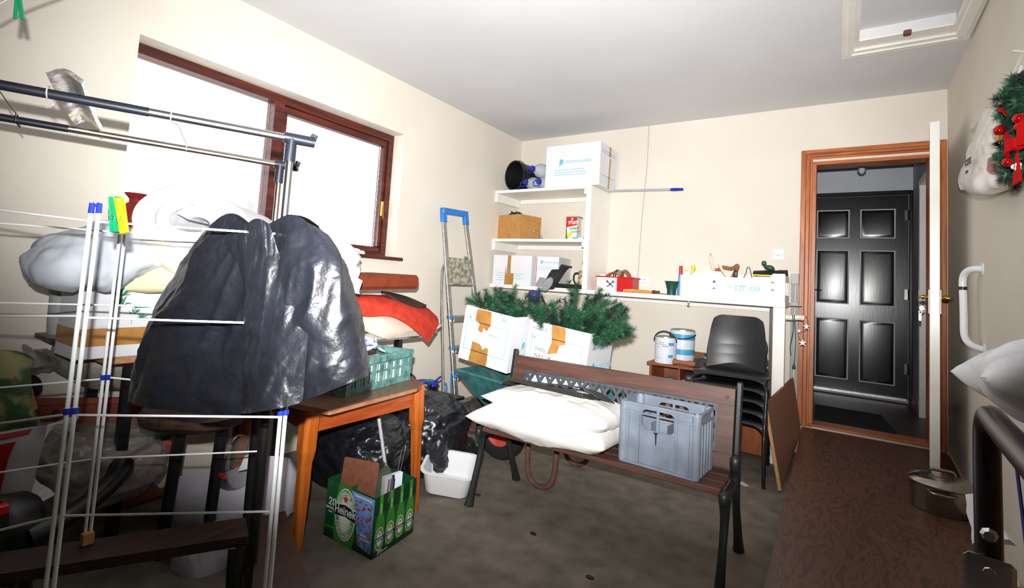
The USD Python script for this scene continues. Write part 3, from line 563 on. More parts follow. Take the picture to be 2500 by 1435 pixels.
def water_jug(px, pyv, Y, z, yaw, label, src=None):
    if src is not None: return dup(src, (px, Y, z), yaw, label)
    t = thing('water_jug', label, 'bottle', (px, Y, z), yaw, group='empty water bottles on the top shelf')
    O = A3([px, Y, z]); Bq = rot('z', yaw) @ basis((0, 0, 1), (-1, 0, 0)) ; Bq = rot('z', yaw) @ np.stack([A3([1.0, 0, 0]), A3([0, 0, 1.0]), A3([0, 1.0, 0])], 1)
    r = 0.072
    obj('bottle_body', lathe([(0.0, 0.30), (0.055, 0.30), (0.068, 0.29), (r, 0.27), (0.068, 0.245), (r, 0.22), (0.068, 0.195), (r, 0.17), (0.068, 0.145), (r, 0.12), (0.062, 0.085), (0.036, 0.045), (0.021, 0.03), (0.021, 0.012), (0.0, 0.012)], 28, O + A3([0, 0, r]), Bq), 'bottle_plastic', t)
    obj('cap', lathe([(0.0, -0.012), (0.024, -0.012), (0.026, -0.008), (0.026, 0.014), (0.0, 0.014)], 20, O + A3([0, 0, r]), Bq), 'blue_plastic', t)
    obj('carry_handle', tube([O + A3([0, 0, r]) + Bq @ A3(q) for q in ((0.02, -0.02, 0.02), (-0.01, -0.045, 0.0), (-0.05, -0.042, -0.008), (-0.066, -0.012, 0.0), (-0.05, 0.02, 0.018), (-0.02, 0.026, 0.022))], 0.0045, 7), 'blue_plastic', t)
    return t
j0 = water_jug(-2.575, 0, 4.06, 2.073, -8, 'clear water bottle with blue cap beside the mouth of the black bucket')
water_jug(-2.43, 0, 4.07, 2.073, -4, 'clear water bottle with blue cap lying against the white carton', j0)
water_jug(-2.505, 0, 4.065, 2.205, -10, 'clear water bottle with blue cap lying on top of the other two', j0)

# middle shelf: brown carton, tin, wire, leaflet
cc = at(1268, 584, y=YS + 0.02); cc[2] = 1.5855
xl, xr = A3([-0.976, 0.212, 0]), A3([0.212, 0.976, 0]); w1, w2 = 0.32, 0.30; P0 = cc + xl * w1
t, B, P0, fr, sd = carton('brown_carton', 'open brown cardboard box on the middle shelf', P0, -xl, xr, w1, w2, 0.245, open_top=True, brown='cardboard_brown', tapes=[('front', [(0.14, 0), (0.19, 0), (0.19, 0.06), (0.14, 0.06)])])
q = P0 + B @ A3([w1 * 0.45, w2 * 0.35, 0.225]); 
one('crumpled_black_bag', cat(blob(q + A3([0.0, 0, 0.0]), (0.07, 0.06, 0.06), 3, 0.5, 2.8), blob(q + A3([0.10, 0.06, -0.02]), (0.05, 0.05, 0.04), 4, 0.5)), 'black_bag', 'crumpled black plastic sticking out of the brown cardboard box', 'bag')
one('crumpled_white_bag', blob(P0 + B @ A3([0.08, 0.2, 0.235]), (0.05, 0.05, 0.04), 8, 0.35), 'bag_white', 'crumpled white plastic sticking out of the brown cardboard box', 'bag')
wp = [at(u, v, y=YS + 0.06) for u, v in ((1325, 580), (1300, 581), (1294, 578), (1291, 570), (1288, 561))]
one('bent_wire', cat(tube(spline(wp, 14), 0.0025, 6), tube(spline([at(u, v, y=YS + 0.055) for u, v in ((1322, 580), (1319, 569), (1312, 561), (1304, 563), (1306, 570))], 14), 0.002, 6), lathe([(0, -0.007), (0.006, 0), (0, 0.007)], 10, wp[3]), lathe([(0, -0.007), (0.006, 0), (0, 0.007)], 10, at(1316, 574, y=YS + 0.055))), 'aluminium', 'bent wire with shiny beads lying on the middle shelf', 'wire')
tb = at(1389, 581, y=4.20); TX, TY = -2.075, 4.16
tin = thing('snack_tub', 'tall red and white snack carton standing on the middle shelf', 'carton', (TX, TY, 1.5855))
obj('tub', box(TX - 0.055, TX + 0.055, TY - 0.045, TY + 0.045, 1.5855, 1.795, 0.004), 'label_white', tin)
obj('red_band', cat(prism([(-0.0555, 0.115), (0.0555, 0.135), (0.0555, 0.209), (-0.0555, 0.209)], 0, 0.0006, basis((1, 0, 0), (0, 0, 1)), (TX, TY - 0.0455, 1.5855))), 'red_plastic', tin)
obj('green_band', cat(prism([(-0.055, 0.0), (-0.035, 0.0), (-0.042, 0.06), (-0.055, 0.16)], 0, 0.0006, basis((1, 0, 0), (0, 0, 1)), (TX, TY - 0.0455, 1.5855))), 'bottle_green', tin)
obj('yellow_spot', onface(Point(-0.012, 0.05).buffer(0.02).union(Point(-0.02, 0.03).buffer(0.016)), (TX, TY - 0.0452, 1.5855), (1, 0, 0), (0, 0, 1)), 'yellow_peg', tin)
obj('lettering', cat(txt('Plan', 0.036, (TX - 0.03, TY - 0.0464, 1.5855 + 0.137), (1, 0, 0.15), (0, 0, 1), bold=True), onface(star(0.016), (TX + 0.005, TY - 0.0464, 1.5855 + 0.192), (1, 0, 0), (0, 0, 1))), 'label_white', tin)
obj('lettering', cat(txt('Cream', 0.022, (TX - 0.02, TY - 0.0458, 1.5855 + 0.09), (1, 0, 0.1), (0, 0, 1), bold=True), txt('Cheese', 0.020, (TX - 0.01, TY - 0.0458, 1.5855 + 0.06), (1, 0, 0.1), (0, 0, 1))), 'bottle_green', tin)
obj('lid', box(TX - 0.06, TX + 0.066, TY - 0.05, TY + 0.052, 1.7955, 1.805, 0.002), 'grey_plastic', tin)
pk = thing('paper_packet', 'small white and blue packet lying by the snack carton', 'packet', (-1.985, 4.075, 1.5855))
obj('packet', box(-2.05, -1.93, 4.055, 4.11, 1.5855, 1.6005, 0.002), 'paper_white', pk); obj('blue_print', box(-2.03, -1.975, 4.0545, 4.1105, 1.590, 1.6012), 'tin_blue', pk)

# cartons and odd things on the worktop below the shelves
t, B, P0, fr, sd = carton('white_carton', 'white carton with brown tape on the worktop in the corner under the shelves', (-2.885, YS + 0.005, 1.137), (1, 0.06, 0), (-0.06, 1, 0), 0.43, 0.36, 0.285,
    tapes=[('front', [(0.155, 0.0), (0.235, 0.0), (0.24, 0.11), (0.2, 0.112), (0.2, 0.284), (0.165, 0.284)]), ('front', [(0.135, 0.0), (0.154, 0.0), (0.16, 0.07), (0.145, 0.18)])])
obj('printed_lines', cat(*[onface(sbox(0.04 + 0.02 * (i % 2), 0.04 + 0.022 * i, 0.135, 0.044 + 0.022 * i), fr(0, 0), B[:, 0], B[:, 2]) for i in range(4)], *[onface(sbox(0.25, 0.06 + 0.022 * i, 0.34 - 0.02 * (i % 2), 0.064 + 0.022 * i), fr(0, 0), B[:, 0], B[:, 2]) for i in range(3)]), 'logo_cyan', t)
t, B, P0, fr, sd = carton('white_carton', 'white carton with blue print behind the black ribbed board under the shelves', (-2.435, YS + 0.075, 1.137), (1, 0.12, 0), (-0.12, 1, 0), 0.235, 0.33, 0.285)
micro_logo(t, fr(0.06, 0.235), B[:, 0], B[:, 2], 0.034)
obj('printed_edge', onface(sbox(0.005, 0, 0.011, 0.28), fr(0, 0), B[:, 0], B[:, 2]), 'rim_red', t)

bd = thing('curved_black_board', 'dark curved board leaning between two grey foam blocks on the worktop', 'board', (-2.16, 4.16, 1.137))
gz = 1.137
sl = [[at(1322, 708, y=4.06), at(1341, 672, y=4.12), at(1360, 648, y=4.2), at(1370, 648, y=4.26)], [at(1352, 706, y=4.02), at(1368, 682, y=4.08), at(1388, 655, y=4.2), at(1396, 654, y=4.26)]]
obj('board', sheet(sl, 16, 6, 0.014), 'board_black', bd)
obj('board_edge', tube(spline([p + A3([-0.004, -0.004, 0.002]) for p in sl[0]], 12), 0.005, 6), 'leather', bd)
fb = thing('grey_foam_block', 'grey foam block lying left of the dark curved board', 'block', tuple(at(1310, 700, y=4.08)[:2]) + (gz,))
obj('foam', cat(trimesh.convex.convex_hull(A3([at(1300, 706, y=4.06), at(1316, 709, y=4.06), at(1333, 679, y=4.09), at(1318, 676, y=4.09), at(1300, 706, y=4.12), at(1316, 709, y=4.12), at(1333, 679, y=4.16), at(1318, 676, y=4.16)]))), 'foam_grey', fb)
sl_ = thing('grey_slipper_sole', 'rounded grey pad with a navy centre hanging over the worktop edge', 'pad', tuple(at(1335, 705, y=4.03)[:2]) + (gz,))
c0 = at(1337, 700, y=4.028); Bs = basis(at(1345, 688, y=4.045) - at(1330, 710, y=4.02), (0.6, 0.25, 0.4))
obj('pad', lathe([(0, -0.022), (0.9, -0.022), (1.0, -0.014), (1.0, 0.014), (0.9, 0.022), (0, 0.022)], 28, c0 + A3([0, 0, 0.022]), Bs @ np.diag([0.075, 0.04, 1.0])), 'foam_grey', sl_)
obj('navy_centre', lathe([(0, 0.0225), (0.9, 0.0225), (1.0, 0.018)], 24, c0 + A3([0.015, 0.0, 0.028]), Bs @ np.diag([0.04, 0.022, 1.0])), 'navy', sl_)
one('black_tray', box(-2.18, -1.93, 4.045, 4.30, 1.1365, 1.175, 0.01), 'black_plastic', 'flat black plastic tray under the dark curved board', 'tray')
gx, gy = -1.975, 4.235
gj = thing('glass_tankard', 'glass tankard painted with bright figures and a dark handle', 'tankard', (gx, gy, 1.137))
obj('glass', lathe([(0, 0), (0.052, 0), (0.058, 0.02), (0.06, 0.09), (0.054, 0.15), (0.052, 0.17), (0.047, 0.17), (0.05, 0.145), (0.054, 0.09), (0.052, 0.02), (0, 0.012)], 28, (gx, gy, 1.1365)), 'bottle_plastic', gj)
obj('handle', tube(spline([(gx - 0.05, gy - 0.02, 1.28), (gx - 0.085, gy - 0.03, 1.275), (gx - 0.09, gy - 0.03, 1.21), (gx - 0.055, gy - 0.02, 1.165)], 14), 0.008, 8), 'black_plastic', gj)
obj('painted_figures', cat(*[lathe([(0.0605, z0), (0.0612, z0 + 0.01), (0.0605, z0 + 0.02)], 28, (gx, gy, 1.137)) for z0 in (0.075,)]), 'yellow_peg', gj)
obj('painted_band', lathe([(0.0553, 0.145), (0.054, 0.16), (0.053, 0.168)], 28, (gx, gy, 1.137)), 'grass_green', gj)
obj('painted_dots', cat(*[blob((gx + 0.060 * math.cos(q), gy + 0.060 * math.sin(q), 1.137 + z), (0.008, 0.008, 0.011), 1, 0.1, sub=1) for q, z in ((-1.3, 0.05), (-1.0, 0.11), (-1.9, 0.1), (-1.6, 0.12), (-0.8, 0.06), (-2.1, 0.05))]), 'red_plastic', gj)
one('dark_knob_handle', cat(rod((gx - 0.02, gy + 0.07, 1.137), (gx - 0.035, gy + 0.05, 1.37), 0.006), blob((gx - 0.037, gy + 0.05, 1.385), (0.014, 0.012, 0.022), 2, 0.1, sub=2)), 'navy', 'dark stick with a knob standing behind the glass tankard', 'stick')

# things along the right part of the worktop
WZ = 1.1365
rbx = thing('parts_box', 'small red and cream plastic parts box full of tools', 'box', (-1.62, 4.15, WZ))
x0, x1, y0, y1 = -1.79, -1.468, 4.10, 4.27
obj('cream_front', box(x0, x0 + 0.185, y0, y0 + 0.006, WZ, WZ + 0.118, 0.001), 'cream_plastic', rbx)
obj('red_body', cat(box(x0, x1, y0 + 0.0065, y1, WZ, WZ + 0.006), box(x0 + 0.186, x1, y0, y0 + 0.006, WZ, WZ + 0.118), box(x0, x1, y1 - 0.006, y1, WZ, WZ + 0.118), box(x0, x0 + 0.006, y0 + 0.0065, y1, WZ, WZ + 0.118), box(x1 - 0.006, x1, y0 + 0.0065, y1, WZ, WZ + 0.118)), 'red_plastic', rbx)
obj('rim', cat(box(x0 - 0.012, x1 + 0.014, y0 - 0.008, y0 + 0.008, WZ + 0.118, WZ + 0.128, 0.003), box(x0 - 0.012, x1 + 0.014, y1 - 0.008, y1 + 0.008, WZ + 0.118, WZ + 0.128, 0.003), box(x0 - 0.012, x0 + 0.006, y0, y1, WZ + 0.118, WZ + 0.128, 0.003), box(x1 - 0.006, x1 + 0.014, y0, y1, WZ + 0.118, WZ + 0.128, 0.003)), 'red_plastic', rbx)
cx_ = A3([x0 + 0.125, y0 - 0.0008, WZ + 0.06])
obj('crossed_tools_emblem', cat(*[onface(affinity.rotate(sbox(-0.038, -0.005, 0.038, 0.005).union(affinity.translate(sbox(-0.008, -0.011, 0.008, 0.011), 0.036)), q, origin=(0, 0)), cx_, (1, 0, 0), (0, 0, 1)) for q in (40, 140)]), 'ink_grey', rbx)
one('pliers', cat(*[tube(spline([(-1.735 + 0.01 * s, 4.16 + 0.02 * s, WZ + 0.105), (-1.70, 4.17 + 0.01 * s, WZ + 0.15), (-1.64, 4.18 - 0.02 * s, WZ + 0.165), (-1.59, 4.19 - 0.03 * s, WZ + 0.135)], 16), 0.009, 8) for s in (-1, 1)]), 'orange_plastic', 'orange handled pliers lying in the red parts box', 'pliers')
one('drill_chuck', cat(lathe([(0, 0), (0.024, 0), (0.026, 0.03), (0.02, 0.05), (0, 0.05)], 18, (-1.60, 4.14, WZ + 0.16), basis((0, 0, 1), (1, 0.3, 0))), tube(spline([(-1.66, 4.17, WZ + 0.12), (-1.64, 4.17, WZ + 0.175), (-1.60, 4.16, WZ + 0.17)], 9), 0.014, 8)), 'black_plastic', 'black drill chuck on top of the red parts box', 'tool')
one('wire_brush_head', sheet([[(-1.60, 4.13, WZ + 0.13), (-1.575, 4.13, WZ + 0.185), (-1.53, 4.13, WZ + 0.165), (-1.505, 4.13, WZ + 0.12)], [(-1.60, 4.2, WZ + 0.13), (-1.575, 4.2, WZ + 0.195), (-1.53, 4.2, WZ + 0.17), (-1.505, 4.2, WZ + 0.12)]], 14, 6, 0.014), 'leather', 'curved brown brush head leaning in the red parts box', 'brush')
one('small_white_tube', cat(rod((-1.775, 4.15, WZ + 0.13), (-1.74, 4.17, WZ + 0.135), 0.012), rod((-1.785, 4.145, WZ + 0.129), (-1.775, 4.15, WZ + 0.13), 0.007)), 'cream_plastic', 'small white tube lying across the red parts box rim', 'tube')
hm = thing('hammer', 'hammer with an orange wooden handle lying in front of the parts box', 'hammer', (-1.4, 4.10, WZ))
obj('handle', tube([(-1.53, 4.07, WZ + 0.014), (-1.45, 4.075, WZ + 0.016), (-1.33, 4.08, WZ + 0.014), (-1.26, 4.085, WZ + 0.014)], [0.011, 0.015, 0.013, 0.010], 10), 'handle_orange', hm)
obj('hammer_head', cat(beam((-1.265, 4.05, WZ + 0.016), (-1.255, 4.15, WZ + 0.016), 0.026, 0.026, b=0.004), tube([(-1.26, 4.05, WZ + 0.016), (-1.26, 4.035, WZ + 0.016)], 0.016, 12)), 'steel', hm)
one('red_pencil', rod((-1.45, 4.15, WZ + 0.006), (-1.28, 4.13, WZ + 0.006), 0.005, 6), 'red_plastic', 'thin red pencil lying behind the hammer handle', 'pencil')
one('chisel', cat(beam((-1.30, 4.12, WZ + 0.005), (-1.17, 4.13, WZ + 0.005), 0.018, 0.006), tube([(-1.30, 4.12, WZ + 0.012), (-1.38, 4.115, WZ + 0.012)], [0.009, 0.012], 8)), 'tray_dark', 'dark chisel lying between the hammer and the funnel', 'chisel')
fo = A3([-1.135, 4.10, WZ])
one('green_funnel', lathe([(0.037, 0), (0.034, 0.0), (0.036, 0.045), (0.05, 0.10), (0.057, 0.112), (0.053, 0.112), (0.046, 0.1), (0.033, 0.045), (0.031, 0.004), (0.037, 0)], 28, fo), 'funnel_green', 'dark green plastic funnel cup on the worktop', 'funnel')
to = A3([-1.075, 4.13, WZ])
tu = thing('sealant_tube', 'light blue tube with a red cap standing by the green funnel', 'tube', to)
obj('body', lathe([(0, 0), (0.02, 0), (0.024, 0.02), (0.019, 0.13), (0.018, 0.17), (0, 0.17)], 20, to), 'tin_blue', tu); obj('cap', lathe([(0, 0.17), (0.015, 0.17), (0.014, 0.235), (0.011, 0.24), (0, 0.24)], 18, to), 'red_plastic', tu)
one('white_bottle', cat(lathe([(0, 0), (0.048, 0), (0.05, 0.01), (0.05, 0.14), (0.042, 0.165), (0.03, 0.175), (0.03, 0.195), (0, 0.195)], 26, (-1.022, 4.10, WZ))), 'white_plastic', 'plain white plastic bottle on the worktop right of the sealant tube', 'bottle')
one('craft_knife', cat(rod((-1.0, 4.14, WZ), (-0.985, 4.15, WZ + 0.22), 0.011), blob((-0.983, 4.15, WZ + 0.232), (0.016, 0.013, 0.02), 1, 0.05, sub=2), rod((-1.03, 4.15, WZ), (-1.035, 4.15, WZ + 0.215), 0.009)), 'yellow_peg', 'yellow handled craft knife standing behind the white bottle', 'knife')
wj = thing('white_jug', 'white plastic jug with a handle beside the lettered crate', 'jug', (-0.945, 4.12, WZ))
obj('body', lathe([(0, 0), (0.052, 0), (0.055, 0.012), (0.052, 0.16), (0.046, 0.185), (0.043, 0.185), (0.048, 0.155), (0.05, 0.015), (0, 0.01)], 28, (-0.94, 4.12, WZ)), 'white_plastic', wj)
obj('handle', tube(spline([(-0.985, 4.09, WZ + 0.145), (-1.01, 4.075, WZ + 0.125), (-1.005, 4.075, WZ + 0.06), (-0.982, 4.09, WZ + 0.035)], 12), 0.006, 8), 'white_plastic', wj)
# lettered crate
cr = thing('white_fruit_crate', 'white plastic fruit crate with faded coloured lettering on its front', 'crate', (-0.61, 4.23, WZ))
x0, x1, y0, y1, zt = -0.905, -0.325, 4.095, 4.44, WZ + 0.195
front = Polygon([(0, 0), (0.58, 0), (0.58, 0.205), (0.50, 0.205), (0.475, 0.165), (0.165, 0.165), (0.14, 0.205), (0, 0.205)])
for hx_, hz_ in ((0.095, 0.125), (0.095, 0.07), (0.50, 0.135), (0.50, 0.08)): front = front.difference(Point(hx_, hz_).buffer(0.010))
obj('front_panel', prism(front, -0.007, 0, basis((1, 0, 0), (0, 0, 1)), (x0, y0, WZ)), 'white_plastic', cr)
obj('front_ribs', cat(box(x0 + 0.02, x0 + 0.135, y0 - 0.003, y0, WZ + 0.096, WZ + 0.100), box(x0 + 0.45, x1 - 0.02, y0 - 0.003, y0, WZ + 0.104, WZ + 0.108), box(x0, x1, y0 - 0.004, y0, WZ, WZ + 0.008), box(x0 + 0.15, x0 + 0.46, y0 - 0.004, y0, WZ + 0.158, WZ + 0.165), box(x0 + 0.142, x0 + 0.146, y0 - 0.003, y0, WZ + 0.01, WZ + 0.15), box(x0 + 0.44, x0 + 0.444, y0 - 0.003, y0, WZ + 0.01, WZ + 0.15)), 'white_plastic', cr)
obj('back_panel', box(x0, x1, y1 - 0.007, y1, WZ, zt, 0.002), 'white_plastic', cr)
for X in (x0, x1 - 0.007):
    obj('side_panel', cat(box(X, X + 0.007, y0 + 0.0075, y1 - 0.0075, WZ, WZ + 0.05), box(X, X + 0.007, y0 + 0.0075, y1 - 0.0075, zt - 0.05, zt), *[box(X, X + 0.007, y, y + 0.02, WZ + 0.05, zt - 0.05) for y in np.linspace(y0 + 0.01, y1 - 0.03, 8)]), 'white_plastic', cr)
obj('base', box(x0 + 0.008, x1 - 0.008, y0 + 0.008, y1 - 0.008, WZ + 0.001, WZ + 0.008), 'white_plastic', cr)
obj('lettering', cat(txt('P', 0.05, (x0 + 0.165, y0 - 0.0008, WZ + 0.06), (1, 0, 0), (0, 0, 1)), txt('M', 0.038, (x0 + 0.31, y0 - 0.0008, WZ + 0.066), (1, 0, 0), (0, 0, 1))), 'cream_strap', cr, label='faded pink letters')
obj('lettering', cat(txt('O', 0.022, (x0 + 0.205, y0 - 0.0008, WZ + 0.075), (1, 0, 0), (0, 0, 1)), txt('T', 0.04, (x0 + 0.235, y0 - 0.0008, WZ + 0.064), (1, 0, 0), (0, 0, 1)), txt('I', 0.04, (x0 + 0.272, y0 - 0.0008, WZ + 0.064), (1, 0, 0), (0, 0, 1)), txt('T', 0.04, (x0 + 0.285, y0 - 0.0008, WZ + 0.064), (1, 0, 0), (0, 0, 1)), txt('OM', 0.03, (x0 + 0.35, y0 - 0.0008, WZ + 0.07), (1, 0, 0), (0, 0, 1))), 'logo_cyan', cr, label='faded green letters')
one('leather_strap_bundle', cat(tube(spline([(-0.83, 4.2, WZ + 0.12), (-0.80, 4.2, WZ + 0.22), (-0.76, 4.21, WZ + 0.245), (-0.70, 4.21, WZ + 0.24), (-0.665, 4.22, WZ + 0.265), (-0.68, 4.22, WZ + 0.21), (-0.71, 4.22, WZ + 0.15)], 30), 0.014, 6), box(-0.835, -0.785, 4.19, 4.2, WZ + 0.1, WZ + 0.235, 0.003)), 'leather', 'tangle of brown leather straps sticking out of the white crate', 'straps')
one('cream_belt', sheet([[(-0.80, 4.17, WZ + 0.27), (-0.775, 4.16, WZ + 0.22), (-0.73, 4.15, WZ + 0.16), (-0.69, 4.15, WZ + 0.12)], [(-0.785, 4.18, WZ + 0.275), (-0.76, 4.17, WZ + 0.225), (-0.715, 4.16, WZ + 0.165), (-0.67, 4.16, WZ + 0.125)]], 20, 4, 0.003), 'cream_strap', 'cream strap hanging over the edge of the white crate', 'strap')
one('cord_loop', tube(spline([(-0.82, 4.19, WZ + 0.14), (-0.855, 4.19, WZ + 0.26), (-0.872, 4.19, WZ + 0.33), (-0.86, 4.19, WZ + 0.355), (-0.845, 4.19, WZ + 0.31), (-0.835, 4.19, WZ + 0.25), (-0.815, 4.19, WZ + 0.15)], 30), 0.004, 6), 'cream_strap', 'thin pale cord loop standing up from the white crate', 'cord')
one('black_buckle', blob((-0.672, 4.18, WZ + 0.195), (0.016, 0.01, 0.03), 5, 0.2, sub=2), 'black_plastic', 'black buckle at the edge of the white crate', 'buckle')
one('wire_hanger', tube(spline([(-0.645, 4.25, WZ + 0.10), (-0.62, 4.25, WZ + 0.18), (-0.605, 4.25, WZ + 0.22), (-0.60, 4.25, WZ + 0.25), (-0.588, 4.25, WZ + 0.255), (-0.575, 4.25, WZ + 0.22), (-0.55, 4.25, WZ + 0.11)], 30), 0.0025, 6), 'steel', 'bent steel wire hanger standing in the white crate', 'hanger')
br_ = thing('sweeping_brush', 'black bristled hand brush laid across the white crate', 'brush', (-0.44, 4.2, WZ + 0.2))
obj('bristles', sheet([[(-0.545, 4.14, WZ + 0.205), (-0.44, 4.14, WZ + 0.21), (-0.32, 4.15, WZ + 0.215)], [(-0.545, 4.2, WZ + 0.225), (-0.44, 4.2, WZ + 0.232), (-0.32, 4.21, WZ + 0.238)], [(-0.545, 4.24, WZ + 0.2), (-0.44, 4.24, WZ + 0.206), (-0.32, 4.25, WZ + 0.21)]], 30, 10, 0.02, amp=0.006, fr=40), 'dark_rubber', br_)
obj('stock', box(-0.545, -0.41, 4.138, 4.15, WZ + 0.186, WZ + 0.196, 0.002), 'yellow_peg', br_)
one('garden_trowel', cat(blob((-0.475, 4.18, WZ + 0.285), (0.017, 0.015, 0.017), 2, 0.05, sub=2), tube(spline([(-0.475, 4.18, WZ + 0.275), (-0.455, 4.18, WZ + 0.255), (-0.43, 4.18, WZ + 0.25), (-0.405, 4.18, WZ + 0.235)], 10), [0.01, 0.012, 0.014, 0.018, 0.02, 0.02, 0.02, 0.018, 0.014, 0.008], 10)), 'funnel_green', 'green handled garden tool on top of the brush', 'tool')
# long pole with a blue tip on the wall
p0, p1 = at(1492, 466, y=4.40), at(1668, 462, y=4.40); dr = (p1 - p0) / np.linalg.norm(p1 - p0)
pl = thing('extension_pole', 'white telescopic pole with blue tip lying across the shelf top', 'pole', tuple(p0))
obj('tube', rod(p0 - dr * 0.9, p1 - dr * 0.10, 0.0115, 12), 'grey_plastic', pl); obj('grip', tube([p1 - dr * 0.11, p1 - dr * 0.08, p1], [0.012, 0.015, 0.012], 12), 'blue_plastic', pl)
# pipes, conduit and hanging decorations by the door casing
one('wall_conduit', cat(rod((-0.300, YB - 0.02, 0.25), (-0.300, YB - 0.02, 1.30), 0.011), rod((-0.272, YB - 0.016, 0.25), (-0.272, YB - 0.016, 1.32), 0.008), box(-0.315, -0.26, YB - 0.035, YB, 1.28, 1.36, 0.004), box(-0.312, -0.262, YB - 0.032, YB, 1.10, 1.14, 0.003)), 'grey_plastic', 'grey conduit pipes on the wall between worktop and casing', 'pipe')
q0, q1 = at(1922, 774, y=4.12), at(1956, 775, y=4.12)
rl = thing('white_pipe_stub', 'short white pipe stub sticking out at the end of the worktop', 'pipe', tuple(q0))
obj('pipe', tube(spline([q0 - A3([0.05, 0, 0]), q0 + A3([0.03, 0, 0]), q1 + A3([-0.02, 0, 0]), q1 + A3([0.012, 0.012, -0.002])], 14), 0.021, 14), 'cream_plastic', rl); obj('flange', lathe([(0, -0.006), (0.034, -0.006), (0.034, 0.006), (0, 0.006)], 20, q0 - A3([0.045, 0, 0]), basis((0, 0, 1), (0, 1, 0))), 'cream_plastic', rl)
one('thin_metal_rail', cat(rod(at(1925, 745, y=4.14), at(1958, 746, y=4.14), 0.004)), 'grey_plastic', 'thin grey rail just above the white pipe stub', 'rail')
dc = q1 + A3([-0.01, -0.025, 0])
sd_ = thing('star_garland', 'string of white paper stars hanging from the white pipe stub', 'garland', tuple(dc))
obj('string', tube(spline([dc + A3([-0.03, 0, 0.015]), dc + A3([0.03, 0, 0.02]), dc + A3([0.055, 0, -0.02]), dc + A3([0.045, 0, -0.08]), dc + A3([0.0, 0, -0.10]), dc + A3([0.01, 0, -0.16])], 24), 0.0018, 5), 'bag_pink', sd_)
for q_, r_ in (((0.045, 0, -0.06), 0.024), ((0.0, 0, -0.095), 0.016), ((0.022, 0, -0.175), 0.026)): obj('paper_star', onface(star(r_), dc + A3(q_), (1, 0.2, 0), (0.1, 0, 1), z1=0.002), 'white_plastic', sd_)
one('tasselled_string', cat(tube(spline([q0 + A3([0.035, -0.03, 0.02]), q0 + A3([0.04, -0.03, -0.1]), q0 + A3([0.025, -0.03, -0.2]), q0 + A3([0.03, -0.03, -0.26])], 16), 0.003, 6), tube(spline([q0 + A3([0.045, -0.03, 0.02]), q0 + A3([0.055, -0.03, -0.15]), q0 + A3([0.05, -0.03, -0.33])], 12), 0.003, 6), lathe([(0, 0.03), (0.006, 0.02), (0.012, 0), (0, -0.002)], 10, q0 + A3([0.05, -0.03, -0.35]))), 'funnel_green', 'dark green cord with a tassel hanging from the pipe stub', 'cord')
# ================================================================== under the worktop: cabinet, paint tins, stacked chairs
cb = thing('brown_cabinet', 'low brown wooden cabinet with an open front under the worktop', 'cabinet', (-0.85, 4.27, 0))
cx0, cx1, cy0, cy1, ct = -1.285, -0.43, 4.08, 4.44, 0.585
obj('top', box(cx0 - 0.02, cx1 + 0.02, cy0 - 0.015, cy1, ct - 0.022, ct, 0.003), 'cabinet_brown', cb)
obj('side', box(cx0, cx0 + 0.02, cy0, cy1, 0, ct - 0.0225), 'cabinet_orange', cb); obj('side', box(cx1 - 0.02, cx1, cy0, cy1, 0, ct - 0.0225), 'cabinet_orange', cb)
obj('back', box(cx0 + 0.021, cx1 - 0.021, cy1 - 0.012, cy1, 0.02, ct - 0.0225), 'cabinet_brown', cb)
obj('shelf', box(cx0 + 0.021, cx1 - 0.021, cy0 + 0.005, cy1 - 0.013, 0.405, 0.421), 'cabinet_brown', cb)
obj('door', box(cx0 + 0.021, cx1 - 0.021, cy0 - 0.002, cy0 + 0.016, 0.03, 0.40, 0.002), 'cabinet_orange', cb)
obj('divider', box(-1.06, -1.045, cy0 + 0.02, cy1 - 0.013, 0.4215, ct - 0.0225), 'cabinet_brown', cb)
obj('upstand', hexa([(cx0 + 0.22, cy1 - 0.012, ct), (cx1, cy1 - 0.012, ct), (cx1, cy1, ct), (cx0 + 0.22, cy1, ct), (cx0 + 0.24, cy1 - 0.012, ct + 0.085), (cx1, cy1 - 0.012, ct + 0.085), (cx1, cy1, ct + 0.085), (cx0 + 0.24, cy1, ct + 0.085)]), 'cabinet_brown', cb)
